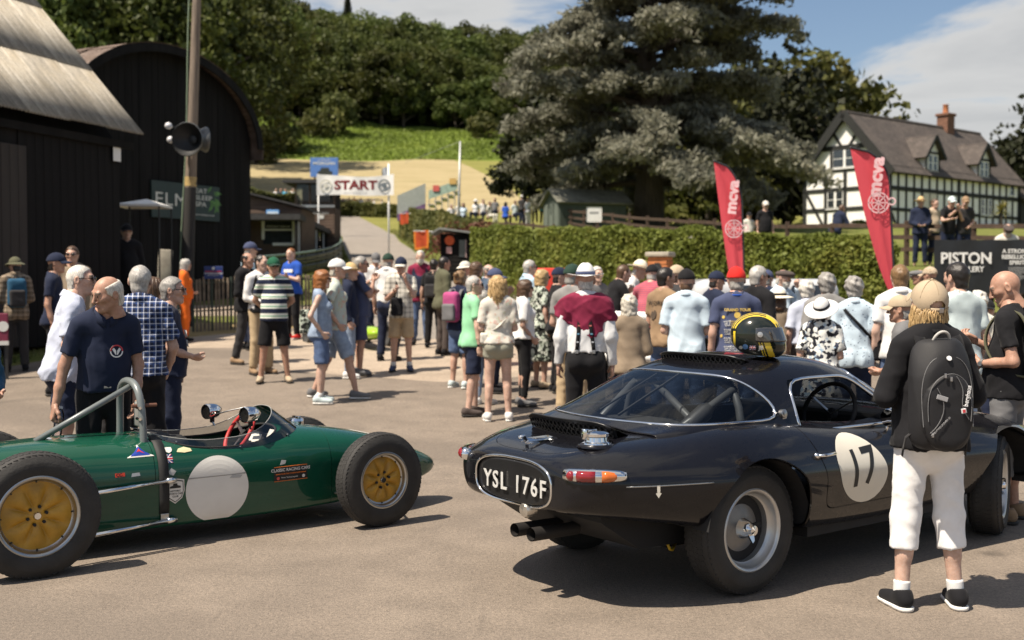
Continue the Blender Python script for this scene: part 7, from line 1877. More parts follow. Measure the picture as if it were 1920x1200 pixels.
 # ------------------------------------------------------------------ cars
from mathutils.bvhtree import BVHTree
def paint(name,col,flake=.0,rough=.22,coat=1.0):
 b=newmat(name); v=b.coord(); n=b.noise(v,3,4); d=b.noise(v,26,4,.7)
 b.link(b.ramp(n,[(.3,tuple(c*.92 for c in col)),(.7,tuple(c*1.08 for c in col))]),b.p.inputs['Base Color'])
 b.link(b.ramp(d,[(.3,rough*.75),(.75,rough*1.5)]),b.p.inputs['Roughness']); b.p.inputs['Specular IOR Level'].default_value=.12
 b.p.inputs['Coat Weight'].default_value=coat; b.p.inputs['Coat IOR'].default_value=1.45; b.link(b.ramp(d,[(.35,.008),(.8,.035)]),b.p.inputs['Coat Roughness'])
 if flake:b.p.inputs['Metallic'].default_value=flake
 return b.m
black_p=paint('black_paint',(.005,.005,.007),0,.3,.8); green_p=paint('racing_green',(.005,.060,.034),0,.3)
chrome=mat('chrome',(.78,.78,.78),.08,1,.04); steel=mat('brushed_steel',(.42,.42,.41),.32,1,.15); rubber=mat('tyre_rubber',(.024,.023,.022),.75,var=.3,scale=9,bump=.3,bscale=60)
matt_k=mat('matt_black',(.010,.010,.011),.8,var=.3); alu=mat('silver_rim',(.52,.52,.51),.35,.7,.12); yel=mat('yellow_wheel',(.44,.235,.022),.42,var=.22,scale=9,bump=.15,bscale=30)
cream_p=mat('cream_roundel',(.74,.70,.60),.4,var=.05,coat=.4); white_d=mat('white_roundel',(.70,.68,.63),.45,var=.06,coat=.3); dec_k=mat('decal_black',(.012,.012,.012),.5); red_v=mat('red_lens',(.22,.006,.010),.1,coat=1); amber_v=mat('amber_lens',(.55,.12,.008),.1,coat=1)
hoop_m=mat('grey_tube',(.16,.18,.18),.35,.1,.1,coat=.3)
def bvh(s):c=s.compact(); return BVHTree.FromPolygons([Vector(v)for v in c.V],c.F)
class Skin:
 """sticks flat artwork to a surface by casting along -N"""
 def __init__(s,surf):s.t=bvh(surf)
 def put(s,V,d,off):
  out=[]
  for v in V:
   h=s.t.ray_cast(Vector(v)-Vector(d)*2,Vector(d)); out.append(h[0]-Vector(d)*off if h[0]is not None else Vector(v))
  return out
 def stick(s,o,d,off=.003):
  me=o.data; P=s.put([v.co for v in me.vertices],d,off)
  for v,p in zip(me.vertices,P):v.co=p
  return o
def flat(name,poly,o,ex,ey,m,parent,sk=None,d=(0,1,0),off=.003,n=1):
 """flat polygon artwork with corner list POLY in the plane ex, ey at o, stuck to a skin"""
 o,ex,ey=Vector(o),Vector(ex),Vector(ey); k=len(poly); c=Vector((sum(p[0]for p in poly)/k,sum(p[1]for p in poly)/k)); V,Fc=[(c.x,c.y)],[]
 for r in range(1,n+1):V+=[(c.x+(p[0]-c.x)*r/n,c.y+(p[1]-c.y)*r/n)for p in poly]
 for i in range(k):Fc.append((0,1+i,1+(i+1)%k))
 for r in range(n-1):
  for i in range(k):a=1+r*k; Fc.append((a+i,a+k+i,a+k+(i+1)%k,a+(i+1)%k))
 ob=obj(name,[o+ex*x+ey*y for x,y in V],Fc,m,parent)
 return sk.stick(ob,d,off)if sk else ob
def disc(r,n=40,a0=0):return [(r*math.cos(2*math.pi*i/n+a0),r*math.sin(2*math.pi*i/n+a0))for i in range(n)]
def loop_trim(s,name,m,parent,r=.007):
 L=max(s.loops(),key=len); P=np.array(L)[::2]
 for _ in range(3):P=(np.roll(P,1,0)+np.roll(P,-1,0)+2*P)/4
 return MB().tube([tuple(p)for p in P],r,8,True).build(name,m,parent,True)
def wheel(parent,c,side,R_,rr,w,kind,steer=0):
 """side -1 = faces -y; the wheel is built facing -y"""
 e=empty('wheel',c,(0 if side<0 else math.pi)+steer,parent=parent); A=Matrix.Rotation(math.pi/2,4,'X'); hw=w/2
 t=MB(); pr=[(rr-.004,hw*.86),(rr+.012,hw*.98),(rr+.03,hw*1.05),((R_+rr)/2+.012,hw*1.13),(R_-.045,hw*1.06),(R_-.018,hw*.95),(R_-.005,hw*.80),(R_,hw*.6)]
 pr+=[(R_+.002,.0)]+[(a,-b)for a,b in pr[::-1]]
 t.lathe(pr,56,A); ty=t.build('tyre',rubber,e,True)
 tr=MB(); nt_=64
 for k in range(nt_):
  for j,(y0,y1)in enumerate(((-.92,-.62),(-.54,-.2),(-.12,.12),(.2,.54),(.62,.92))):
   tr.M=Matrix.Rotation(2*math.pi*(k+.5*(j%2))/nt_,4,'Y')@ Matrix.Translation((0,0,R_-(.014 if j in (0,4)else .004)))@ Matrix.Rotation(.25*(1 if j%2 else -1),4,'Z')
   tr.box((-.0115,y0*hw,-.01),(.0115,y1*hw,.0065))
 tag(tr.build('tread',rubber,e),kind='stuff')
 rim=MB(); rim.lathe([(rr+.006,hw*.88),(rr+.012,hw*.96),(rr+.004,hw*1.02),(rr-.006,hw*.98),(rr-.012,hw*.86),(rr-.016,hw*.5),(rr-.034,hw*.36),(rr-.038,-hw*.8),(rr+.006,-hw*.88)],56,A)
 rm=rim.build('rim',alu if kind=='slot' else steel,e,True,sharp=50); rim=MB()
 if kind=='slot':
  n=16; r0,r1,ra,rb_=.075,rr-.034,rr-.074,rr-.050; z=hw*-.05; V,Fc=[],[]
  V=[]
  for k in range(n*4):
   a=2*math.pi*k/(n*4)
   for r_,zz in ((.0,z+.03),(r0,z+.026),(ra,z),(rb_,z-.006),(r1,z-.004)):V.append((r_*math.cos(a),-zz,r_*math.sin(a)))
  for k in range(n*4):
   for j in range(4):
    if j==2 and k%4 in (1,2):continue
    a,b_=5*k+j,5*((k+1)%(n*4))+j; Fc.append((a,b_,b_+1,a+1))
  obj('wheel_disc',V,Fc,mat('wheel_steel',(.20,.20,.20),.4,.6,.15),rm,True); MB().cyl((0,-z+.03,0),(0,.0,0),rr-.03,24).build('brake_drum',matt_k,rm)
  h=MB(); z+=.02; h.lathe([(.062,z),(.05,z+.02),(.04,z+.05),(.030,z+.065),(.026,z+.085),(0,z+.09)],24,A); sp=h.build('spinner',chrome,e,True,sharp=40)
  for k in range(3):
   a=k*2.094+.5; d=Vector((math.cos(a),0,math.sin(a))); s_=Vector((-math.sin(a),0,math.cos(a))); b_=Vector((0,-z-.05,0))
   q=[b_+d*.02-s_*.022,b_+d*.02+s_*.022,b_+d*.055+s_*.016+Vector((0,-.012,0)),b_+d*.068+Vector((0,-.016,0)),b_+d*.055-s_*.016+Vector((0,-.02,0))]
   MB().add(q+[p+Vector((0,-.012,0))for p in q],[(0,1,2,3,4),(9,8,7,6,5)]+[(i,(i+1)%5,(i+1)%5+5,i+5)for i in range(5)]).build('spinner_ear',chrome if k else matt_k,sp)
 else:
  V,Fc=[],[]; na,nr=96,14; R1=rr-.018
  for i in range(na):
   a=2*math.pi*i/na
   for j in range(nr+1):
    t_=j/nr; r_=.002+(R1-.002)*t_; bump_=math.sin(math.pi*min(1,max(0,(t_-.18)/.74))); lo_=abs(math.cos(4*a))**.7
    V.append((r_*math.cos(a),-(hw*.42+.018*bump_*lo_-.012*bump_*(1-lo_)+.012*(t_<.2)),r_*math.sin(a)))
  for i in range(na):
   for j in range(nr):a,b_=i*(nr+1)+j,((i+1)%na)*(nr+1)+j; Fc.append((a,b_,b_+1,a+1))
  wd_=obj('wheel_disc',V,Fc,yel,e,True)
  for k in range(6):a=k*math.pi/3+.26; MB().cyl((.052*math.cos(a),-hw*.4,.052*math.sin(a)),(.052*math.cos(a),-hw*.42-.016,.052*math.sin(a)),.0095,6).build('wheel_nut',matt_k,wd_)
  for k in range(8):a=k*math.pi/4; MB().cyl((R1*.95*math.cos(a),-hw*.40,R1*.95*math.sin(a)),(R1*.95*math.cos(a),-hw*.42-.006,R1*.95*math.sin(a)),.005,6).build('rivet',dec_k,wd_)
  h=MB(); h.lathe([(.023,hw*.4),(.023,hw*.42+.018),(.018,hw*.42+.026),(0,hw*.42+.026)],16,A); h.build('hub_cap',chrome,wd_,True,sharp=40)
 return e
 # ================= black coupe =================
ev=empty('sports_car',(.823,6.567,0),math.atan2(.604,.798),'glossy black classic coupe with number 17 on its door and helmet on its roof','car')
ST=[(-1.145,.66,.04,.66,.08,.63,.08,.60),(-1.14,.705,.22,.705,.40,.63,.36,.515),(-1.125,.745,.30,.745,.50,.64,.46,.49),(-1.02,.785,.36,.78,.60,.655,.55,.48),(-.82,.825,.47,.825,.72,.65,.67,.455),(-.5,.845,.57,.855,.82,.635,.77,.41),(-.2,.865,.62,.905,.875,.63,.82,.36),(.15,.865,.645,.925,.885,.62,.82,.31),(.5,.855,.66,.895,.86,.60,.80,.28),(.9,.84,.66,.845,.84,.58,.79,.265),(1.3,.845,.66,.83,.84,.58,.79,.265),
(1.7,.875,.62,.845,.85,.575,.79,.27),(2.1,.85,.60,.83,.87,.57,.80,.30),(2.5,.80,.58,.80,.875,.545,.80,.32),(2.9,.72,.54,.735,.81,.51,.74,.33),(3.2,.63,.42,.64,.63,.47,.56,.35),(3.38,.54,.22,.54,.36,.45,.32,.38),(3.43,.49,.04,.49,.06,.45,.06,.43)]
ST=[((-.2+(q[0]+.2)*.885,)+q[1:4]+(q[4]*.97,)+q[5:]if q[0]<-.3 else q)for q in ST]
def sec(x,zc,yf,zf,w,zm,wl,zb):
 h=[(0,zc),(yf*.5,zc+(zf-zc)*.35),(yf,zf+.004),((yf+w)/2+.035,zf*.60+zm*.40+.012),(w,zm+.045),(w+.004,zm-.02),(wl+.018,(zm+zb)/2),(wl-.02,zb+.02),(wl-.12,zb),(0,zb)]
 return [(x,-y,z)for y,z in h[::-1]]+[(x,y,z)for y,z in h[1:]]
B=bsurf([sec(*s)for s in ST],190,110)
if B.N[np.argmax(B.V[:,2])][2]<0:B.N=-B.N; B.F=[f[::-1]for f in B.F]
skE=Skin(B)
arch_f=lambda cx,cz,r:(lambda V:np.where(np.abs(V[:,1])>.45,np.hypot(V[:,0]-cx,V[:,2]-cz)-r,1))
_,body=B.split(arch_f(0,.345,.392)); _,body=body.split(arch_f(2.44,.325,.385))
cock=lambda V:np.where(V[:,2]>.75,(np.abs((V[:,0]-.68)/.84))**4+(np.abs(V[:,1])/.585)**4-1,1)
_,body=body.split(cock)
plate_f=lambda V:np.where(V[:,0]<-.8,(np.abs(V[:,1])/.325)**3+(np.abs(V[:,2]-.612)/.122)**3-1,1)
plate,body=body.split(plate_f)
def rrect(x0,x1,z0,z1,r):return lambda V:smax(smax(np.maximum(x0(V[:,2])-V[:,0],V[:,0]-x1(V[:,2])),z0-V[:,2],r),V[:,2]-z1,.004)
door_l=rrect(lambda z:.46-.28*(z-.62),lambda z:1.32+.05*(z-.62),.40,1.2,.07)
for sd in (-1,1):
 df=lambda V:np.where(V[:,1]*sd>.3,door_l(V),1)
 dg,body=body.split(df); dr,_=dg.split(lambda V:df(V)+.008)
 if sd<0:
  rnd_f=lambda V:np.hypot((V[:,0]-.815+.30*(V[:,2]-.605))*.88,V[:,2]-.605)-.198
  ro_,dr=dr.split(rnd_f); door=dr.build('door',black_p,ev,0,.02); rd=ro_.build('number_roundel',cream_p,door,.0015)
  skR=Skin(ro_)
  t_=text_mesh('number','17',.30,dec_k,rd,frame((.98,0,.05),(-.05,0,.98),(0,-1,0),(.815,-1.2,.605)),0,bold=.004,sx=.95)
  bm=bmesh.new(); bm.from_mesh(t_.data); bmesh.ops.remove_doubles(bm,verts=bm.verts,dist=1e-5); bmesh.ops.dissolve_limit(bm,angle_limit=.01,verts=bm.verts,edges=bm.edges); bmesh.ops.triangulate(bm,faces=bm.faces)
  for _ in range(2):bmesh.ops.subdivide_edges(bm,edges=[e for e in bm.edges if e.calc_length()>.03],cuts=2); bmesh.ops.triangulate(bm,faces=bm.faces)
  bm.to_mesh(t_.data); bm.free(); skR.stick(t_,(0,1,0),.0035)
  hd_=skE.put([(.405,-1.2,.715)],(0,1,0),.012)[0]; m=MB(); m.tube([hd_+Vector((0,0,.0)),hd_+Vector((.05,-.022,.002)),hd_+Vector((.13,-.016,.004)),hd_+Vector((.14,.0,.004))],[.008,.010,.009,.007],8); m.lathe([(.016,0),(.013,.02),(0,.022)],12,axis_m(hd_+Vector((.0,.012,0)),(0,-1,0))); m.build('door_handle',chrome,door,True)
 else:dr.build('door',black_p,ev,0,.02)
boot_f=lambda V:np.where(V[:,2]>.70,(np.abs((V[:,0]+.575)/.385))**4+(np.abs(V[:,1])/np.interp(V[:,0],[-.96,-.2],[.37,.50]))**4-1,1)
bg_,body=body.split(boot_f); bl,_=bg_.split(lambda V:boot_f(V)+.045); bl.build('boot_lid',black_p,ev,0,.02)
bon_f=lambda V:np.where(V[:,2]>.42,1.78-V[:,0],1); bo_g,body=body.split(bon_f); bo,_=bo_g.split(lambda V:bon_f(V)+.006); bo.build('bonnet',black_p,ev,0,.02)
body.build('body',black_p,ev,0,.02)
prim_=[skE.put([(-3,.325*abs(math.cos(a))**.667*math.copysign(1,math.cos(a)),.612+.122*abs(math.sin(a))**.667*math.copysign(1,math.sin(a)))],(1,0,0),0)[0]for a in np.linspace(0,2*math.pi,61)[:-1]]
V=[p+Vector((.012*q,0,0))for q in (0,1)for p in prim_]+[Vector((p.x*.0-1.030+.004,p.y*.85,.612+(p.z-.612)*.85))for p in prim_]; obj('number_plate',V,[(60*r+i,60*r+(i+1)%60,60*r+60+(i+1)%60,60*r+60+i)for r in (0,1)for i in range(60)]+[tuple(range(120,180))],mat('plate_black',(.012,.012,.013),.3),ev)
MB().tube(prim_,.0075,8,True).build('plate_surround',chrome,ev,True)
sil=mat('plate_silver',(.62,.62,.60),.4,.2,.05)
for k_,c_ in enumerate('YSL 176F'):
 if c_!=' ':text_mesh('plate_letter',c_,.128,sil,ev,frame((0,-1,0),(0,0,1),(-1,0,0),(-1.0405,.205-(.0705*k_-.02*(k_>3)),.600)),.004,sx=.92,bold=.0015)
 # inner arches, floor, sump, black panel for the shade under the tail
for cx,cz,r in ((0,.345,.40),(2.44,.325,.393)):
 for sd in (-1,1):
  V,Fc=[],[]; m=MB()
  for k in range(25):
   a=math.pi*(-.02+.98*k/24); V+=[(cx+r*math.cos(a),sd*.80,cz+r*math.sin(a)),(cx+r*math.cos(a),sd*.42,cz+r*math.sin(a)),(cx,sd*.42,cz)]
  for k in range(24):Fc+=[(3*k,3*k+3,3*k+4,3*k+1),(3*k+1,3*k+4,3*k+5,3*k+2)]
  m.add(V,Fc); m.build('wheel_arch',matt_k,ev)
m=MB(); m.box((.48,-.72,.24),(1.96,.72,.30)); m.box((-.62,-.30,.38),(.4,.30,.46)); m.box((-.2,-.3,.2),(.2,.3,.36)); m.cyl((0,-.7,.345),(0,.7,.345),.03,8); m.cyl((2.44,-.7,.325),(2.44,.7,.325),.03,8); m.box((1.96,-.4,.24),(3.1,.4,.34)); m.prism([(-.82,.47),(-.82,.44),(-.55,.27),(.3,.25),(.3,.42)],-.46,.46,1); m.build('underside',matt_k,ev)  # last prism: sloped matt black panel added for the shade below the tail
# hardtop
HT=[(-.48,.885,.30,.52,.84),(-.38,.93,.38,.585,.845),(-.12,1.045,.43,.64,.845),(.2,1.165,.46,.67,.83),(.55,1.232,.475,.685,.81),(.9,1.232,.485,.69,.795),(1.15,1.175,.49,.695,.79),(1.36,1.07,.50,.695,.79),(1.58,.95,.52,.69,.80),(1.76,.87,.50,.62,.83)]
def hsec(x,zt,wt,wb,zb):h=[(0,zt),(wt*.5,zt-.003),(wt*.95,zt-.022),((wt+wb)/2+.02,zt*.55+zb*.45),(wb+.005,zb+.03),(wb+.01,zb-.05)]; return [(x,-y,z)for y,z in h[::-1]]+[(x,y,z)for y,z in h[1:]]
H_=bsurf([hsec(*s)for s in HT],110,80)
if H_.N[np.argmax(H_.V[:,2])][2]<0:H_.N=-H_.N; H_.F=[f[::-1]for f in H_.F]
skH=Skin(H_); car_glass=glass('car_glass',(.84,.88,.90),.9)
rw_f=lambda V:np.where(V[:,0]<.45,smax(.902-V[:,2],V[:,0]-.14-.17*(np.abs(V[:,1])/.60)**3,.085),1)
rw,top=H_.split(rw_f)
ht=empty('hardtop',parent=ev)
for sd in (-1,1):
 sf=lambda V:np.where(V[:,1]*sd>.40,smax(smax(np.maximum(.47+.2*(V[:,2]-.93)-V[:,0],V[:,0]-1.43+1.30*(V[:,2]-.83)),V[:,2]-1.105,.05),.822-V[:,2],.03),1)
 sw_,top=top.split(sf); loop_trim(sw_,'window_frame',chrome,ht,.010)
 if sd>0:sw_.build('window',car_glass,ht)
ws_f=lambda V:smax(smax(1.50-1.30*(V[:,2]-.83)-V[:,0],V[:,2]-1.12,.02),.83-V[:,2],.02)
wsn,top=top.split(ws_f)
top.build('roof',black_p,ht,0,.014)
g_=rw.build('rear_window',car_glass,ht); loop_trim(rw,'window_frame',chrome,g_,.0085); g_=wsn.build('windscreen',car_glass,ht); loop_trim(wsn,'window_frame',chrome,g_,.012)
MB().bar((-.31,.12,.93),(.12,.10,1.118),.009).build('wiper_rod',matt_k,ht); MB().bar((-.335,-.06,.917),(.14,-.06,1.122),.012).build('centre_strut',matt_k,ht)
for sd in (-1,1):h=skH.put([(.36,sd*1.2,.93)],(0,-sd,0),.004)[0]; m=MB(); m.lathe([(.026,-.01),(.024,.012),(.016,.018),(0,.018)],16,axis_m(h,(0,sd,.2))); m.box(h+Vector((-.012,-.01,-.035)),h+Vector((.02,.01,.0))); m.build('toggle_clamp',steel,ht,True,sharp=40)
# vented lips with a row of round holes
def lip(x0,yw,sk,nm,hgt=.062,rows=1,lean=-.35):
 n=20; e=empty(nm,parent=ev); V,Fc=[],[]; cell=2*yw/n
 def P(u,w,o):
  y=-yw+2*yw*u; b=sk.put([(x0+.05*(2*u-1)**2,y,2.5)],(0,0,-1),-.004)[0]; up=hgt*(1-.35*abs(2*u-1)**6)*w; return b+Vector((lean*up+o,0,up))
 for k in range(n):
  for r in range(rows):
   uc,wc=(k+.5)/n,.10+.80*(r+.5)/rows; hu,hw_=.5/n,.40/rows; o0=len(V)
   for j in range(8):
    a=math.pi*(j+.5)/4; ca,sa=math.cos(a),math.sin(a); q=max(abs(ca),abs(sa))
    V.append(P(uc+hu*ca/q,wc+hw_*sa/q,0)); V.append(P(uc+hu*.74*ca,wc+hw_*.74*sa,0)); V.append(P(uc+hu*.74*ca,wc+hw_*.74*sa,.012))
   for j in range(8):a,b_=o0+3*j,o0+3*((j+1)%8); Fc+=[(a,b_,b_+1,a+1),(a+1,b_+1,b_+2,a+2)]
 for w0,w1 in ((-.1,.10),(.90,1.06)):
  for k in range(n):o0=len(V); V+=[P(k/n,w0,0),P((k+1)/n,w0,0),P((k+1)/n,w1,0),P(k/n,w1,0)]; Fc.append((o0,o0+1,o0+2,o0+3))
 for k in range(n):o0=len(V); V+=[P(k/n,1.06,0),P((k+1)/n,1.06,0),P((k+1)/n,.02,.14),P(k/n,.02,.14)]; Fc.append((o0,o0+1,o0+2,o0+3))
 obj('perforated_lip',V,Fc,mat('satin_black',(.014,.014,.015),.35,var=.2,coat=.3),e)
 V=[P(k/n,w,.03)for k in range(n+1)for w in (0,.98)]; obj('backing',V,[(2*k,2*k+2,2*k+3,2*k+1)for k in range(n)],matt_k,e)
 MB().tube([P(k/n,1.06,0)for k in range(n+1)],.005,6).build('edge_bead',mat('satin_black',(.014,.014,.015),.35),e,True)
lip(-.675,.345,skE,'boot_vent',.09,2,-.40); lip(.33,.325,skH,'roof_vent',.050,1)  # boot vent: extra height and lower hole row model the lip's reflection
# lamps, filler, badge, pipes
for sd in (-1,1):
 tl=empty('tail_lamp',parent=ev); a,b_=Vector((-.975,sd*.375,.700)),Vector((-.755,sd*.575,.700)); d=(b_-a).normalized(); n=Vector((-d.y*sd,d.x*sd,0))*(-1 if (-d.y*sd)>0 else 1); n=n if n.x<0 else -n
 ps=[skE.put([a+d*((b_-a).length*t)+n*.6],tuple(-n),.012)[0]for t in np.linspace(0,1,11)]
 q=lambda i0,i1,r,o:MB().tube([p+n*o for p in ps[i0:i1]],[r(k)for k in range(i1-i0)],12)
 q(0,11,lambda k:.034*(1-(abs(k-4)/8)**2)**.5+.002,-.008).build('bezel',chrome,tl,True); q(2,6,lambda k:.030,.004).build('red_lens',red_v,tl,True); q(6,10,lambda k:(.030,.029,.024,.012)[k],.004).build('amber_lens',amber_v,tl,True)
 m=MB(); m.lathe([(.026,0),(.024,.016),(.014,.024),(0,.026)],20,axis_m(ps[1]+n*.006,n+Vector((-.3,0,0)))); m.build('round_lens',red_v,tl,True)
 MB().tube([skE.put([(x,sd*1.4,.648)],(0,-sd,0),-.001)[0]for x in np.linspace(-.82,-.38,14)],.004,6).build('side_moulding',steel,ev,True)
ar_=skE.put([(-.85,-1.2,.62)],(.35,.94,0),.003)[0]; flat('arrow_sticker',[(-.008,.03),(.008,.03),(.008,-.008),(.016,-.008),(0,-.032),(-.016,-.008),(-.008,-.008)],ar_,(.94,-.35,0),(0,0,1),cream_p,ev)
fz=skE.put([(-.75,-.345,2)],(0,0,-1),0)[0]; fc_=empty('fuel_filler',fz,parent=ev)
m=MB(); m.lathe([(.085,-.01),(.08,.012),(.066,.018),(.062,.04),(.068,.045),(.068,.058),(.05,.068),(0,.072)],28); m.build('cap',chrome,fc_,True,sharp=35); m=MB(); m.box((-.09,-.014,.03),(-.06,.014,.085),.004); m.box((-.075,-.008,.07),(.0,.008,.08),.003); m.build('latch',chrome,fc_,True); m=MB(); m.lathe([(.10,-.012),(.098,.004),(.082,.006)],28); m.build('collar',black_p,fc_,True)
bz=skE.put([(-.835,.02,2)],(0,0,-1),0)[0]; bd=empty('boot_badge',bz,parent=ev); m=MB(); m.add([(-.08,-.015,.006),(-.06,.03,.02),(.06,.0,.014),(.02,-.05,.012),(.11,-.09,.006),(.05,-.01,.03)],[(0,1,2,3),(3,2,4),(1,5,2),(2,5,4)]); m.build('emblem',chrome,bd); MB().tube([(-.05,.05,.0),(-.075,.04,.03),(-.10,.05,.02)],.010,8).build('boot_handle',chrome,bd,True)
text_mesh('script','E-Type',.036,chrome,bd,frame((0,-1,0),(.96,0,.25),(-.25,0,.96),(-.085,-.01,.004)),.004)
rv=MB(); rv.lathe([(.042,.0),(.042,.05),(.034,.062),(0,.068)],20,axis_m((-.965,-.09,.475),(-1,0,-.1))); rv.build('reversing_lamp',mat('lamp_silver',(.5,.47,.42),.25,.8),ev,True,sharp=40)
for y in (.01,-.13):
 m=MB(); m.tube([(-.7,y,.345),(-1.02,y-.015,.352)],.036,16,caps=False); m.tube([(-.75,y,.345),(-1.015,y-.015,.352)],.030,16,caps=False); m.lathe([(.030,0),(.036,0)],16,axis_m((-1.02,y-.015,.352),(-1,0,0))); m.build('exhaust_pipe',mat('dark_pipe',(.02,.018,.017),.65,.2),ev,True)  # one dark colour over the whole pipe
MB().tube([(-.33,-.44,.27),(-.32,-.45,.235),(-.29,-.44,.225),(-.25,-.42,.25)],.008,8).build('tow_eye',mat('tow_yellow',(.55,.36,.02),.5),ev,True)
wm=skE.put([(1.17,-.735,2)],(0,0,-1),0)[0]; mr=empty('door_mirror',wm,parent=ev); m=MB(); m.tube([(0,0,-.01),(.0,-.02,.05)],.010,8); m.lathe([(.050,-.01),(.056,.0),(.052,.03),(.03,.07),(0,.08)],22,axis_m((-.01,-.03,.085),(1,-.1,0))); m.build('housing',chrome,mr,True); m=MB(); m.lathe([(.047,.0),(0,.002)],20,axis_m((-.021,-.028,.085),(-1,.1,0))); m.build('mirror_glass',mat('mirror',(.6,.6,.6),.03,1,.01),mr)
for x,y in ((1.95,-.35),(2.0,-.22)):p=skE.put([(x,y,2)],(0,0,-1),0)[0]; m=MB(); m.cyl(p,p+Vector((0,0,.06)),.012,8); m.bar(p+Vector((-.02,-.03,.06)),p+Vector((.02,.03,.06)),.02); m.build('bonnet_pin',mat('pin_red',(.5,.02,.015),.4),ev)
# cabin
for sd in (-1,1):
 V,Q=snet(lambda p:smin(smax(rbox(p,(.50,sd*.33,.56),(.10,.22,.24),.07),-rbox(p,(.60,sd*.33,.66),(.06,.12,.22),.05),.03),rbox(p,(.78,sd*.33,.42),(.24,.22,.09),.06),.05),(.3,sd*.33-.3,.28),(1.1,sd*.33+.3,.96),.022); obj('seat',V,Q,matt_k,ev,True)
MB().box((1.34,-.58,.66),(1.6,.58,.86),.03).build('dashboard',matt_k,ev)
def swheel(c,ax,r,tube,mr_,mp_,parent,spokes=3):
 e=empty('steering_wheel',parent=parent); A=axis_m(c,ax,(0,1,0)); MB().tube([A @ Vector((r*math.cos(a),r*math.sin(a),0))for a in np.linspace(0,2*math.pi,33)[:-1]],tube,8,True).build('rim',mr_,e,True)
 for k in range(spokes):a=math.pi/2+k*2*math.pi/spokes; MB().bar(A @ Vector((0,0,-.03)),A @ Vector((r*math.cos(a),r*math.sin(a),0)),.022,.004).build('spoke',mp_,e)
 MB().cyl(A @ Vector((0,0,-.05)),A @ Vector((0,0,-.02)),.035,14).build('hub',matt_k,e,True)
swheel((1.16,-.34,.86),(-.92,0,.39),.185,.014,matt_k,steel,ev)
m=MB(); m.tube(smooth_path([(.20,-.50,.5),(.22,-.47,.95),(.24,-.36,1.13),(.24,.36,1.13),(.22,.47,.95),(.20,.50,.5)],5),.022,8); m.tube([(.24,-.4,1.06),(-.25,-.30,.78)],.022,8); m.tube([(.24,.4,1.06),(-.25,.30,.78)],.022,8); m.tube([(.23,.3,1.10),(.1,-.46,.7)],.022,8); m.build('roll_cage',mat('cage_grey',(.05,.052,.055),.45),ev,True)
m=MB(); m.lathe([(.05,0),(.05,.22),(.03,.26),(0,.265)],16,axis_m((-.12,-.30,.80),(.7,-.25,.6))); m.build('extinguisher',mat('dark_canister',(.03,.03,.032),.4,.4),ev,True,sharp=40)
MB().box((-.35,-.55,.80),(.3,.55,.83)).build('rear_shelf',matt_k,ev)
for x,y,s_,st in ((0,-.655,-1,0),(0,.655,1,0),(2.44,-.66,-1,R(24)),(2.44,.66,1,R(24))):wheel(ev,(x,y,.345 if x<1 else .325),s_,.345 if x<1 else .325,.212,.185,'slot',st)
# helmet resting on the roof
hp=Matrix.LocRotScale(ev.location,ev.rotation_euler,None)@ skH.put([(.57,-.28,2.5)],(0,0,-1),0)[0]
he=empty('racing_helmet',hp+Vector((0,0,.118)),R(-102),'black crash helmet with yellow stripes and flag resting on the black car roof','helmet')
def hs(p):return smax(smax(smin(ell(p,(0,-.01,.02),(.122,.150,.130)),ell(p,(0,.055,-.055),(.098,.105,.075)),.05),-.118-p[:,2],.012),-ell(p,(0,.0,-.13),(.085,.11,.05)),.01)
V,Q=snet(hs,(-.14,-.18,-.13),(.14,.18,.17),.0040); c=V[Q].mean(1)
az=np.arctan2(np.abs(c[:,0]),c[:,1]+.01); mi=np.zeros(len(Q),int); lat=np.abs(c[:,0]); up=c[:,2]
for a,b_ in ((.020,.030),(.041,.049),(.060,.068)):mi[(lat>a)&(lat<b_)&(up>.055)]=1
mi[(lat>.024)&(lat<.062)&(up>.085)&(c[:,1]>.045)]=1
fr_b=c[:,1]+.35*(up+.06); mi[(up<-.025)&(((fr_b>.015)&(fr_b<.022))|((fr_b>.03)&(fr_b<.036))|((fr_b>.046)&(fr_b<.082)&(lat>.045)))]=1
mi[(up<-.03)&(c[:,1]>.10)&((lat<.012)|((lat>.022)&(lat<.034)))]=1; mi[(np.abs(c[:,1]+.135+.0*up)<.006)&(up<.04)]=1
obj('shell',V,Q,[paint('helmet_black',(.012,.016,.013),0,.2),mat('helmet_yellow',(.72,.52,.035),.25,coat=.8)],he,True,mi)
vs=lambda p:smax(smax(np.maximum(hs(p)-.006,-(hs(p)+.001)),np.abs(p[:,2]-.022+.06*(p[:,1]<-9))-.043+.10*np.clip(.03-p[:,1],0,.3),.006),-.015-p[:,1],.004)
V,Q=snet(vs,(-.15,-.03,-.04),(.15,.18,.09),.0052); obj('visor',V,Q,mat('smoked_visor',(.035,.035,.036),.05,spec=.9,coat=1),he,True)
for sd in (-1,1):m=MB(); m.lathe([(.017,0),(.015,.008),(0,.010)],16,axis_m((sd*.125,.012,.022),(sd,.1,.05))); m.build('visor_pivot',alu,he,True,sharp=40)
class FSkin(Skin):
 def __init__(s):s.t=BVHTree.FromPolygons([Vector(v)for v in HV],[tuple(int(i)for i in q)for q in HQ])
HV,HQ=snet(hs,(-.14,-.18,-.13),(.14,.18,.17),.009); skF=FSkin()
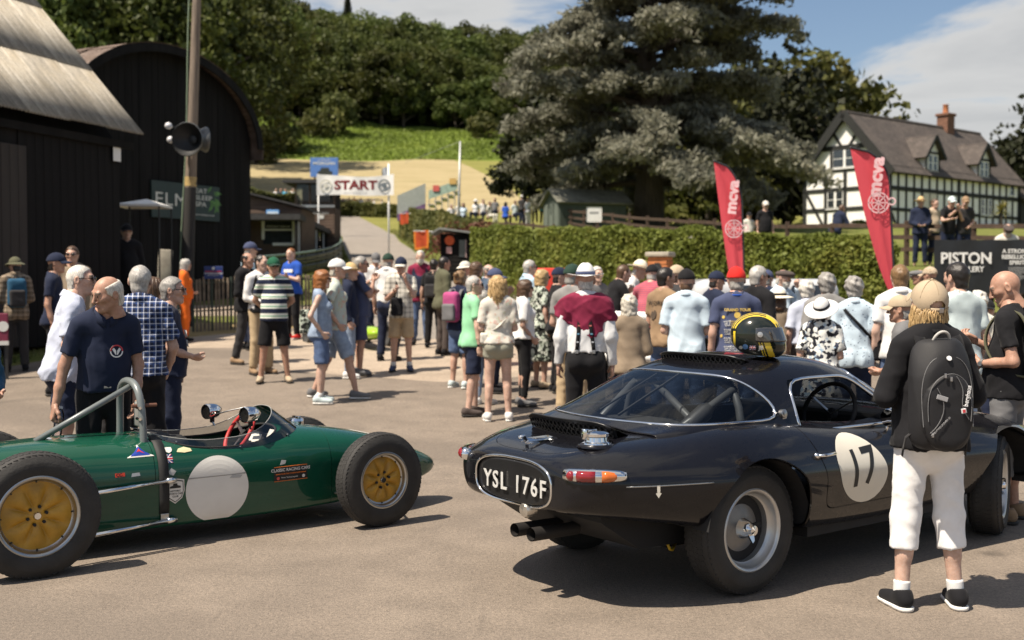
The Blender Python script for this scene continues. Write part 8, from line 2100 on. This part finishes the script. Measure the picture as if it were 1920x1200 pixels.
def union_flag(o,ex,ey,w,h,parent,sk,d,off=.002):
 f_=flat('flag_sticker',[(-w,-h),(w,-h),(w,h),(-w,h)],o,ex,ey,mat('flag_blue',(.015,.03,.16),.5),parent,sk,d,off,3); wh,rd_=mat('flag_white',(.72,.72,.72),.5),mat('flag_crimson',(.5,.02,.04),.5); k=0
 def bars(t,m_,o_):
  for p in ([(-w,-h),(-w+t,-h),(w,h),(w-t,h)],[(-w,h),(-w+t,h),(w,-h),(w-t,-h)]):flat('saltire',p,o,ex,ey,m_,f_,sk,d,o_,4)
 bars(w*.3,wh,off+.0006); bars(w*.12,rd_,off+.0009)
 for t,m_,o_ in ((.32,wh,.0012),(.18,rd_,.0016)):
  flat('cross',[(-w*t*.6,-h),(w*t*.6,-h),(w*t*.6,h),(-w*t*.6,h)],o,ex,ey,m_,f_,sk,d,off+o_,3); flat('cross',[(-w,-h*t),(w,-h*t),(w,h*t),(-w,h*t)],o,ex,ey,m_,f_,sk,d,off+o_+.0002,3)
union_flag((.25,-.03,-.055),(0,1,0),(0,0,1),.019,.013,he,skF,(-1,0,0))
skF.stick(text_mesh('lettering','JB',.034,white_d,he,frame((0,1,0),(0,0,1),(1,0,0),(.25,.018,-.055)),0,bold=.001),(-1,0,0),.002)
flat('round_sticker',disc(.016,20),(.25,-.072,-.05),(0,1,0),(0,0,1),mat('sticker_blue',(.12,.25,.5),.5),he,skF,(-1,0,0)); flat('round_sticker',disc(.011,20),(.25,-.098,-.056),(0,1,0),(0,0,1),white_d,he,skF,(-1,0,0))
# ================= green single seater =================
fv=empty('racing_car',(-3.057,6.85,0),math.atan2(.608,.794),'dark green open wheel racing car with yellow wheels and blank white roundel','car')
FS=[(-1.05,.56,.16,.42,.32),(-.85,.61,.26,.42,.25),(-.4,.665,.33,.42,.16),(0,.695,.36,.41,.125),(.5,.70,.375,.40,.115),(.8,.685,.38,.40,.112),(1.2,.68,.38,.39,.11),(1.6,.685,.375,.38,.11),(1.95,.66,.355,.36,.115),(2.3,.605,.315,.34,.13),(2.6,.525,.25,.32,.155),(2.82,.44,.185,.30,.185),(3.0,.355,.115,.285,.22),(3.06,.315,.055,.28,.25),(3.065,.285,.004,.28,.275)]
def fsec(x,zt,w,zm,zb):t=zt-zm; h=[(0,zt+.004),(w*.45,zt),(w*.86,zt-t*.22),(w,zm+t*.35),(w+.003,zm),(w,zm*.5+zb*.5),(w*.97,zb+.03),(w*.88,zb),(0,zb)]; return [(x,-y,z)for y,z in h[::-1]]+[(x,y,z)for y,z in h[1:]]
Fb=bsurf([fsec(*s)for s in FS],150,90)
if Fb.N[np.argmax(Fb.V[:,2])][2]<0:Fb.N=-Fb.N; Fb.F=[f[::-1]for f in Fb.F]
skG=Skin(Fb)
cp_f=lambda V:np.where(V[:,2]>.50,np.abs((V[:,0]-1.265)/.455)**3+(np.abs(V[:,1])/.325)**3-1,1)
ck,fb=Fb.split(cp_f)
_,fb=fb.split(lambda V:np.where((V[:,0]<-.93),V[:,0]+.93,1))
nose,fb=fb.split(lambda V:np.where(V[:,2]>.0,2.02-V[:,0],1)); nose.split(lambda V:2.024-V[:,0])[0].build('nose_cone',green_p,fv,0,.006)
eng,fb=fb.split(lambda V:np.maximum(V[:,0]-.78,.415-V[:,2])); eng.split(lambda V:np.maximum(V[:,0]-.776,.419-V[:,2]))[0].build('engine_cover',green_p,fv,0,.006)
fb.build('body',green_p,fv,0,.006); loop_trim(ck,'cockpit_edge',matt_k,fv,.008)
MB().box((.78,-.30,.14),(1.95,.30,.17)).build('floor_pan',matt_k,fv); MB().box((.0,-.28,.18),(.74,.28,.56)).build('engine_bay',matt_k,fv)
V,Q=snet(lambda p:smin(smax(rbox(p,(.95,0,.48),(.12,.24,.2),.07),-rbox(p,(1.06,0,.5),(.08,.16,.2),.05),.03),rbox(p,(1.2,0,.24),(.25,.22,.06),.04),.05),(.75,-.3,.12),(1.6,.3,.75),.024); obj('seat',V,Q,matt_k,fv,True)
dash_m=mat('alu_dash',(.42,.42,.42),.35,.8,.2,scale=14); m=MB(); m.box((1.66,-.24,.46),(1.68,.24,.62)); ds=m.build('dashboard',matt_k,fv)
for y in (-.14,-.05,.05,.14):m=MB(); m.lathe([(.036,0),(.036,.02),(.03,.02),(0,.016)],18,axis_m((1.66,y,.555),(-1,0,0))); m.build('gauge',dash_m,ds,True,sharp=40)
for (a,b_,c_)in ((1.58,-.10,.60),(1.66,-.16,.63),(1.63,.05,.59)):m=MB(); m.M=Matrix.Translation((a,b_,c_))@ Matrix.Rotation(.6+b_*3,4,'Z')@ Matrix.Rotation(.5,4,'Y'); m.box((-.003,-.035,-.03),(.003,.035,.03)); m.build('paper_label',white_d,fv)
swheel((1.50,0,.635),(-.85,0,.5),.155,.015,mat('red_leather',(.45,.03,.03),.5),steel,fv)
# perspex screen wrapped round the cockpit
V,Fc=[],[]; na,nh=64,8; edge=[]; zt_=lambda x,y:skG.put([(x,y,2)],(0,0,-1),0)[0].z
for i in range(na+1):
 a=R(-158+316*i/na); ca,sa=math.cos(a),math.sin(a); bx_=1.33+.55*abs(ca)**(2/2.6)*(1 if ca>0 else -1); by_=.335*abs(sa)**(2/2.6)*(1 if sa>0 else -1); z=zt_(bx_,by_)+.002
 hh=.025+.125*max(0,math.cos(a*.56))**2.0
 for j in range(nh+1):t_=j/nh; V.append((bx_-(.16*t_*max(0,ca)**.8+.03*t_)*(hh/.15),by_*(1-.18*t_*hh/.14),z+hh*t_-.05*t_*t_*hh))
 edge.append(V[-1])
for i in range(na):
 for j in range(nh):a=i*(nh+1)+j; Fc.append((a,a+nh+1,a+nh+2,a+1))
sc_=obj('windscreen',V,Fc,glass('perspex',(.86,.88,.87),2.2),fv,True); MB().tube(edge,.0028,6).build('edge_bead',mat('perspex_edge',(.30,.31,.30),.3),sc_,True)
for i in range(6,na-5,8):p=Vector(V[i*(nh+1)]); m=MB(); m.lathe([(.007,-.003),(.006,.004),(0,.005)],8,Matrix.Translation(p+Vector((0,0,.012)))); m.build('screw',steel,sc_)
for c_,sd in (((1.45,-.27,.785),-1),((1.40,.25,.765),1)):
 mr=empty('mirror',c_,parent=fv); A=axis_m((0,0,0),(1,.28,.0)); m=MB(); m.lathe([(.050,-.045),(.053,-.04),(.054,.0),(.048,.04),(.03,.075),(0,.09)],24,A); m.build('housing',chrome,mr,True); m=MB(); m.lathe([(.047,-.036),(0,-.034)],20,A); m.build('mirror_glass',mat('mirror_dark',(.05,.05,.05),.1,.8),mr)
 MB().tube([(0,0,-.05),(.02,-.02*sd,-.10)],.007,6).build('stalk',steel,mr); m=MB(); m.lathe([(0,-.02),(.016,-.015),(.016,.015),(0,.02)],12,Matrix.Translation((.01,-.0,-.062))); m.build('knuckle',matt_k,mr,True)
MB().tube([(1.40,.22,.74),(1.48,.12,.775),(1.56,.04,.80),(1.60,.0,.80)],.005,6).build('screen_stay',steel,fv,True)
rh=empty('roll_hoop',parent=fv); MB().tube(smooth_path([(.76,-.225,.60),(.76,-.215,.80),(.75,-.19,.955),(.745,-.10,1.03),(.745,.10,1.03),(.75,.19,.955),(.76,.215,.80),(.76,.225,.60)],6),.0235,12).build('hoop',hoop_m,rh,True)
MB().tube([(.745,-.05,1.0),(.15,-.06,.69)],.019,10).build('rear_stay',hoop_m,rh,True); m=MB(); m.lathe([(.045,0),(.045,.008),(0,.009)],12,axis_m((.15,-.06,.675),(-.3,0,1))); m.build('stay_foot',steel,rh)
for z in (.87,.80):m=MB(); m.cyl((.735,-.235,z),(.735,-.175,z),.010,8); m.build('bolt',chrome,rh)
MB().tube([(.75,-.02,1.01),(.77,-.06,.95),(.79,-.10,.90)],.004,5).build('lanyard_wire',mat('green_wire',(.2,.4,.12),.5),rh);
pk=empty('tool_pouch',label='small grey pouch with brown tag dangling inside the roll hoop of the green car',cat='pouch'); pk.matrix_world=Matrix.LocRotScale(fv.location,fv.rotation_euler,None); m=MB(); m.box((.755,-.15,.74),(.80,-.05,.90),.012); m.build('pouch',mat('grey_plastic',(.22,.22,.21),.5,var=.2),pk,True); m=MB(); m.box((.785,-.13,.80),(.807,-.06,.915),.008); m.build('tag',mat('tan_tag',(.40,.29,.16),.7,var=.4,scale=25),pk,True); m=MB(); m.cyl((.70,-.18,.88),(.86,-.18,.88),.012,8); m.build('clip',mat('brown_strap',(.12,.05,.03),.6),pk)
st=[skG.put([(.83,-1.2,z)],(0,1,0),.006)[0]for z in (.60,.54,.46,.38,.30,.22)]; st=[Vector((.83,-.18,zt_(.80,-.18)+.01)),Vector((.83,-.27,zt_(.80,-.27)+.01))]+st; V,Fc=ribbon(st,.062,.006,(1,0,0)); sp_=obj('strap',V,Fc,mat('webbing_black',(.012,.012,.012),.7),fv,True); MB().box(st[-1]+Vector((-.026,-.012,-.05)),st[-1]+Vector((.026,.003,.0)),.004).build('hook',steel,sp_)
for z0,z1 in ((.40,.425),(.155,.175)):
 m=MB(); m.tube([(.12,-.52,z0),(.86,-.40,z1)],.013,10); m.cyl((.84,-.405,z1-.0),(.90,-.392,z1),.019,8); m.build('radius_rod',chrome,fv,True)
m=MB()
for sd in (-1,1):
 for a,b_,r_ in (((2.12,.24,.45),(2.25,.50,.47),.011),((2.38,.22,.44),(2.25,.50,.47),.011),((2.02,.30,.21),(2.25,.52,.19),.012),((2.45,.24,.22),(2.25,.52,.19),.012),((2.05,.28,.36),(2.2,.50,.38),.008)):m.cyl((a[0],sd*a[1],a[2]),(b_[0],sd*b_[1],b_[2]),r_,8)
 m.cyl((.0,sd*.2,.34),(.0,sd*.55,.35),.03,10); m.cyl((-.12,sd*.25,.20),(0,sd*.54,.2),.014,8)
m.build('suspension',chrome,fv,True)
m=MB(); m.cyl((2.25,-.30,.22),(2.22,-.40,.45),.03,12); m.cyl((2.25,.30,.22),(2.22,.40,.45),.03,12); m.build('damper',matt_k,fv,True)
p=Vector((1.98,.10,zt_(1.98,.10))); m=MB(); m.lathe([(.05,-.005),(.05,.02),(.055,.022),(.05,.04),(.02,.045),(0,.045)],20,Matrix.Translation(p)); m.box(p+Vector((-.01,-.05,.04)),p+Vector((.01,.05,.055)),.003); m.build('filler_cap',chrome,fv,True,sharp=40)
for x,y,s_,r_,rr,w in ((0,-.62,-1,.352,.218,.165),(0,.62,1,.352,.218,.165),(2.25,-.60,-1,.318,.182,.135),(2.25,.60,1,.318,.182,.135)):wheel(fv,(x,y,r_),s_,r_,rr,w,'web',R(3)if x>1 else 0)
flat('nose_stripe',[(-.10,-.02),(.10,-.012),(.10,.012),(-.10,.02)],(2.42,-.06,1),(1,0,0),(0,1,0),white_d,fv,skG,(0,0,-1),.003,3)
# stickers on the near flank
nX,nZ,dr_=(1,0,0),(0,0,1),(0,1,0)
def fl(nm,poly,x,z,m_,n=2,off=.002,par=None,d=dr_):return flat(nm,poly,(x,-1.2 if d==dr_ else -.9,z if d==dr_ else z+.0),nX,nZ,m_,par or fv,skG,d,off,n)
def tx(s_,x,z,size,m_,par,off=.004,**k):return skG.stick(text_mesh('lettering',s_,size,m_,par,frame(nX,nZ,(0,-1,0),(x,-1.2,z)),0,**k),dr_,off)
rc=fl('number_roundel',[(x,max(z,-.195))for x,z in disc(.212,64)],1.18,.335,white_d,8); fl('tape_line',[(-.195,-.004),(.195,-.004),(.195,.004),(-.195,.004)],1.18,.42,mat('tape_grey',(.30,.29,.27),.6),3,.0035,rc); fl('tape',[(-.04,-.008),(.035,-.012),(.05,.006),(-.02,.012)],1.30,.405,mat('duct_tape',(.40,.40,.39),.4),1,.0045,rc)  # tape line is a thin plain grey strip across the roundel
cb=fl('club_sticker',[(-.125,-.05),(.125,-.05),(.125,.05),(-.125,.05)],1.70,.385,dec_k,3); osx=mat('sticker_orange',(.65,.16,.02),.5)
tx('CLASSIC RACING CARS',1.70,.410,.028,white_d,cb,bold=.0006); tx('IN HISTORIC CHAMPIONSHIP',1.70,.384,.011,osx,cb,bold=.0004); tx('Motor Racing Legends',1.69,.360,.014,white_d,cb)
for dx in (-.105,.085):fl('bar',[(-.018,-.003),(.018,-.003),(.018,.003),(-.018,.003)],1.70+dx+.01,.384,osx,1,.004,cb)
fl('dot',disc(.011,16),1.605,.357,mat('dot_red',(.6,.1,.08),.5),1,.004,cb); fl('dot',disc(.011,16),1.795,.358,white_d,1,.004,cb)
for a,b_ in ((-.049,-.045),(.045,.049)):fl('border',[(-.125,a),(.125,a),(.125,b_),(-.125,b_)],1.70,.385,osx,2,.0035,cb)
union_flag((.86,-1.2,.555),nX,nZ,.036,.026,fv,skG,dr_)
shp=lambda k:[(-.058*k,.07*k),(0,.082*k),(.058*k,.07*k),(.060*k,.0),(.045*k,-.045*k),(0,-.078*k),(-.045*k,-.045*k),(-.060*k,.0)]
s1=fl('shield_sticker',shp(1),.90,.35,white_d,2); fl('shield_border',shp(.9),.90,.35,dec_k,2,.003,s1); fl('shield_field',shp(.82),.90,.35,white_d,2,.0038,s1)
fl('car_motif',[(-.035,-.008),(.035,-.008),(.035,.004),(.015,.010),(.012,.022),(-.012,.022),(-.015,.010),(-.035,.004)],.90,.378,dec_k,1,.0046,s1)
for k,w_ in enumerate(('HISTORIC','SPORTS CAR','CLUB')):tx(w_,.90,.352-.017*k,.0155,dec_k,s1,.0048,bold=.0004)
up_=(0,.72,-.69); t1=fl('triangle_sticker',[(-.085,-.055),(.085,-.055),(0,.085)],.70,1.17,white_d,3,.002,None,up_); fl('triangle_field',[(-.062,-.042),(.062,-.042),(0,.06)],.70,1.17,mat('tri_blue',(.01,.04,.30),.5),3,.003,t1,up_); fl('zigzag',[(-.02,-.01),(.0,.03),(.008,.0),(.03,-.03),(.005,-.012),(-.003,.008)],.70,1.175,mat('tri_red',(.6,.03,.03),.5),1,.004,t1,up_)
fl('red_badge',[(-.03,-.012),(.03,-.010),(.03,.012),(-.03,.012)],.56,.485,mat('badge_red',(.6,.05,.02),.5),1); tx('CC',.555,.485,.026,dec_k,fv,bold=.001); fl('grey_badge',[(-.028,-.011),(.028,-.008),(.024,.012),(-.022,.010)],.655,.478,alu,1); fl('tape',[(-.03,-.008),(.01,-.025),(.03,.0),(.0,.022)],.88,.475,mat('duct_tape',(.4,.4,.39),.4),1); fl('tape',[(-.02,-.015),(.02,-.01),(.03,.012),(-.005,.018)],1.64,.46,mat('duct_tape',(.4,.4,.39),.4),1)
fl('oval_sticker',[(-.05,-.018),(.0,-.03),(.05,-.02),(.045,.008),(.005,.032),(-.035,.016)],.98,1.15,mat('oval_cream',(.62,.56,.34),.5),2,.004,None,up_); fl('small_shield',[(x*.4,z*.4)for x,z in shp(1)],.88,1.16,white_d,1,.004,None,up_)
# ------------------------------------------------------------------ half hidden vehicles, board, kerb
p=at(697,600,20.2); z=gzf(p.x,20.2); rcx=empty('racing_car',(p.x,20.2,z),R(-62),'low racing car with lime green nose hidden behind the standing men','car')
V,Q=snet(lambda p:seg(p,(-.35,0,.33),(-1.6,0,.38),.16,.24,1.1),(-1.95,-.4,.02),(.05,.4,.75),.05); obj('body',V,Q,black_p,rcx,True)
V,Q=snet(lambda p:ell(p,(-.05,0,.30),(.42,.22,.12)),(-.55,-.3,.1),(.45,.3,.5),.03); obj('nose',V,Q,paint('lime_paint',(.30,.50,.03)),rcx,True)
for x in (-.45,-1.75):
 for y in (-.55,.55):m=MB(); m.lathe([(.16,-.1),(.22,-.11),(.24,-.06),(.24,.06),(.22,.11),(.16,.1)],24,Matrix.Translation((x,y,.24))@ Matrix.Rotation(math.pi/2,4,'X'),True); w=m.build('wheel',rubber,rcx,True); m=MB(); m.cyl((x,y-.05,.24),(x,y+.05,.24),.162,20); m.build('rim',metal_s,w)
p=at(1322,545,17.5); z=gzf(p.x,17.5); vn=empty('parked_car',(p.x+.6,17.8,z),R(8),'pale silver car standing behind the crowd in front of the hedge','car')
pb_=paint('silver_paint',(.48,.49,.50)); V,Q=snet(lambda p:smin(rbox(p,(0,0,.58),(2.0,.82,.36),.2),rbox(p,(.25,0,1.06),(1.15,.68,.34),.22),.12),(-2.2,-1,.15),(2.2,1,1.5),.06); obj('body',V,Q,pb_,vn,True)
for x0_,x1_ in ((-.62,.2),(.28,1.1)):MB().add([(x0_+.12,-.76,1.0),(x1_,-.76,1.0),(x1_-.05,-.69,1.3),(x0_+.3,-.69,1.3)],[(0,1,2,3)]).build('window',mat('dark_glass',(.03,.035,.04),.08),vn)
for x in (-1.3,1.3):
 for y in (-.76,.76):m=MB(); m.lathe([(.19,-.1),(.30,-.1),(.32,-.05),(.32,.05),(.30,.1),(.19,.1)],24,Matrix.Translation((x,y,.32))@ Matrix.Rotation(math.pi/2,4,'X'),True); w=m.build('wheel',MATS['tyre_rubber'],vn,True); m=MB(); m.cyl((x,y-.06,.32),(x,y+.06,.32),.2,20); m.build('rim',metal_s,w)
p=at(1034,512,18.6); z=gzf(p.x,18.6); bx_=empty('red_cabinet',(p.x,18.6,z),.1,'bright red box standing behind the navy capped young man at the hedge','box'); MB().box((-.28,-.2,0),(.28,.2,p.z-z+.08),.03).build('body',mat('signal_red',(.62,.05,.03),.45),bx_,True,sharp=40); MB().box((-.24,-.215,.2),(.24,-.2,p.z-z-.02),.01).build('door',mat('signal_red',(.62,.05,.03)),bx_)
p=at(-6,616,16.4); bo_=empty('display_board',p,.2,'maroon board with white emblem low at the left edge behind the boonie hat man','board'); MB().box((-.3,-.02,-.22),(.155,.02,.22),.01).build('board',mat('maroon_board',(.17,.02,.05),.5),bo_); MB().box((-.3,-.024,-.24),(.16,.024,-.18)).build('edge',wprint,bo_); m=MB(); m.lathe([(.075,0),(.075,.006),(0,.006)],20,axis_m((.09,-.022,.03),(0,-1,0))); m.build('emblem',wprint,bo_)
for sx in (-.25,.1):MB().box((sx,.02,gzf(p.x,p.y)-p.z-.05),(sx+.04,.05,-.2)).build('leg',dk,bo_)
kb=empty('kerb'); kb['kind']='structure'; ks=None
for k in range(14):
 x=4.6+k*.62; y=float(hedge_y(x)-np.interp(x,[-2,4,8],[1.0,1.4,2.6]))-.05
 if ks is None:ks=MB().box((-.3,-.07,-.1),(.3,.07,.10),.015).build('kerb_stone',stone_m,kb); q=ks
 else:q=ks.copy(); C.objects.link(q)
 q.location=(x,y,gzf(x,y)); q.rotation_euler=(0,0,-.32 if x<7.6 else -.5)
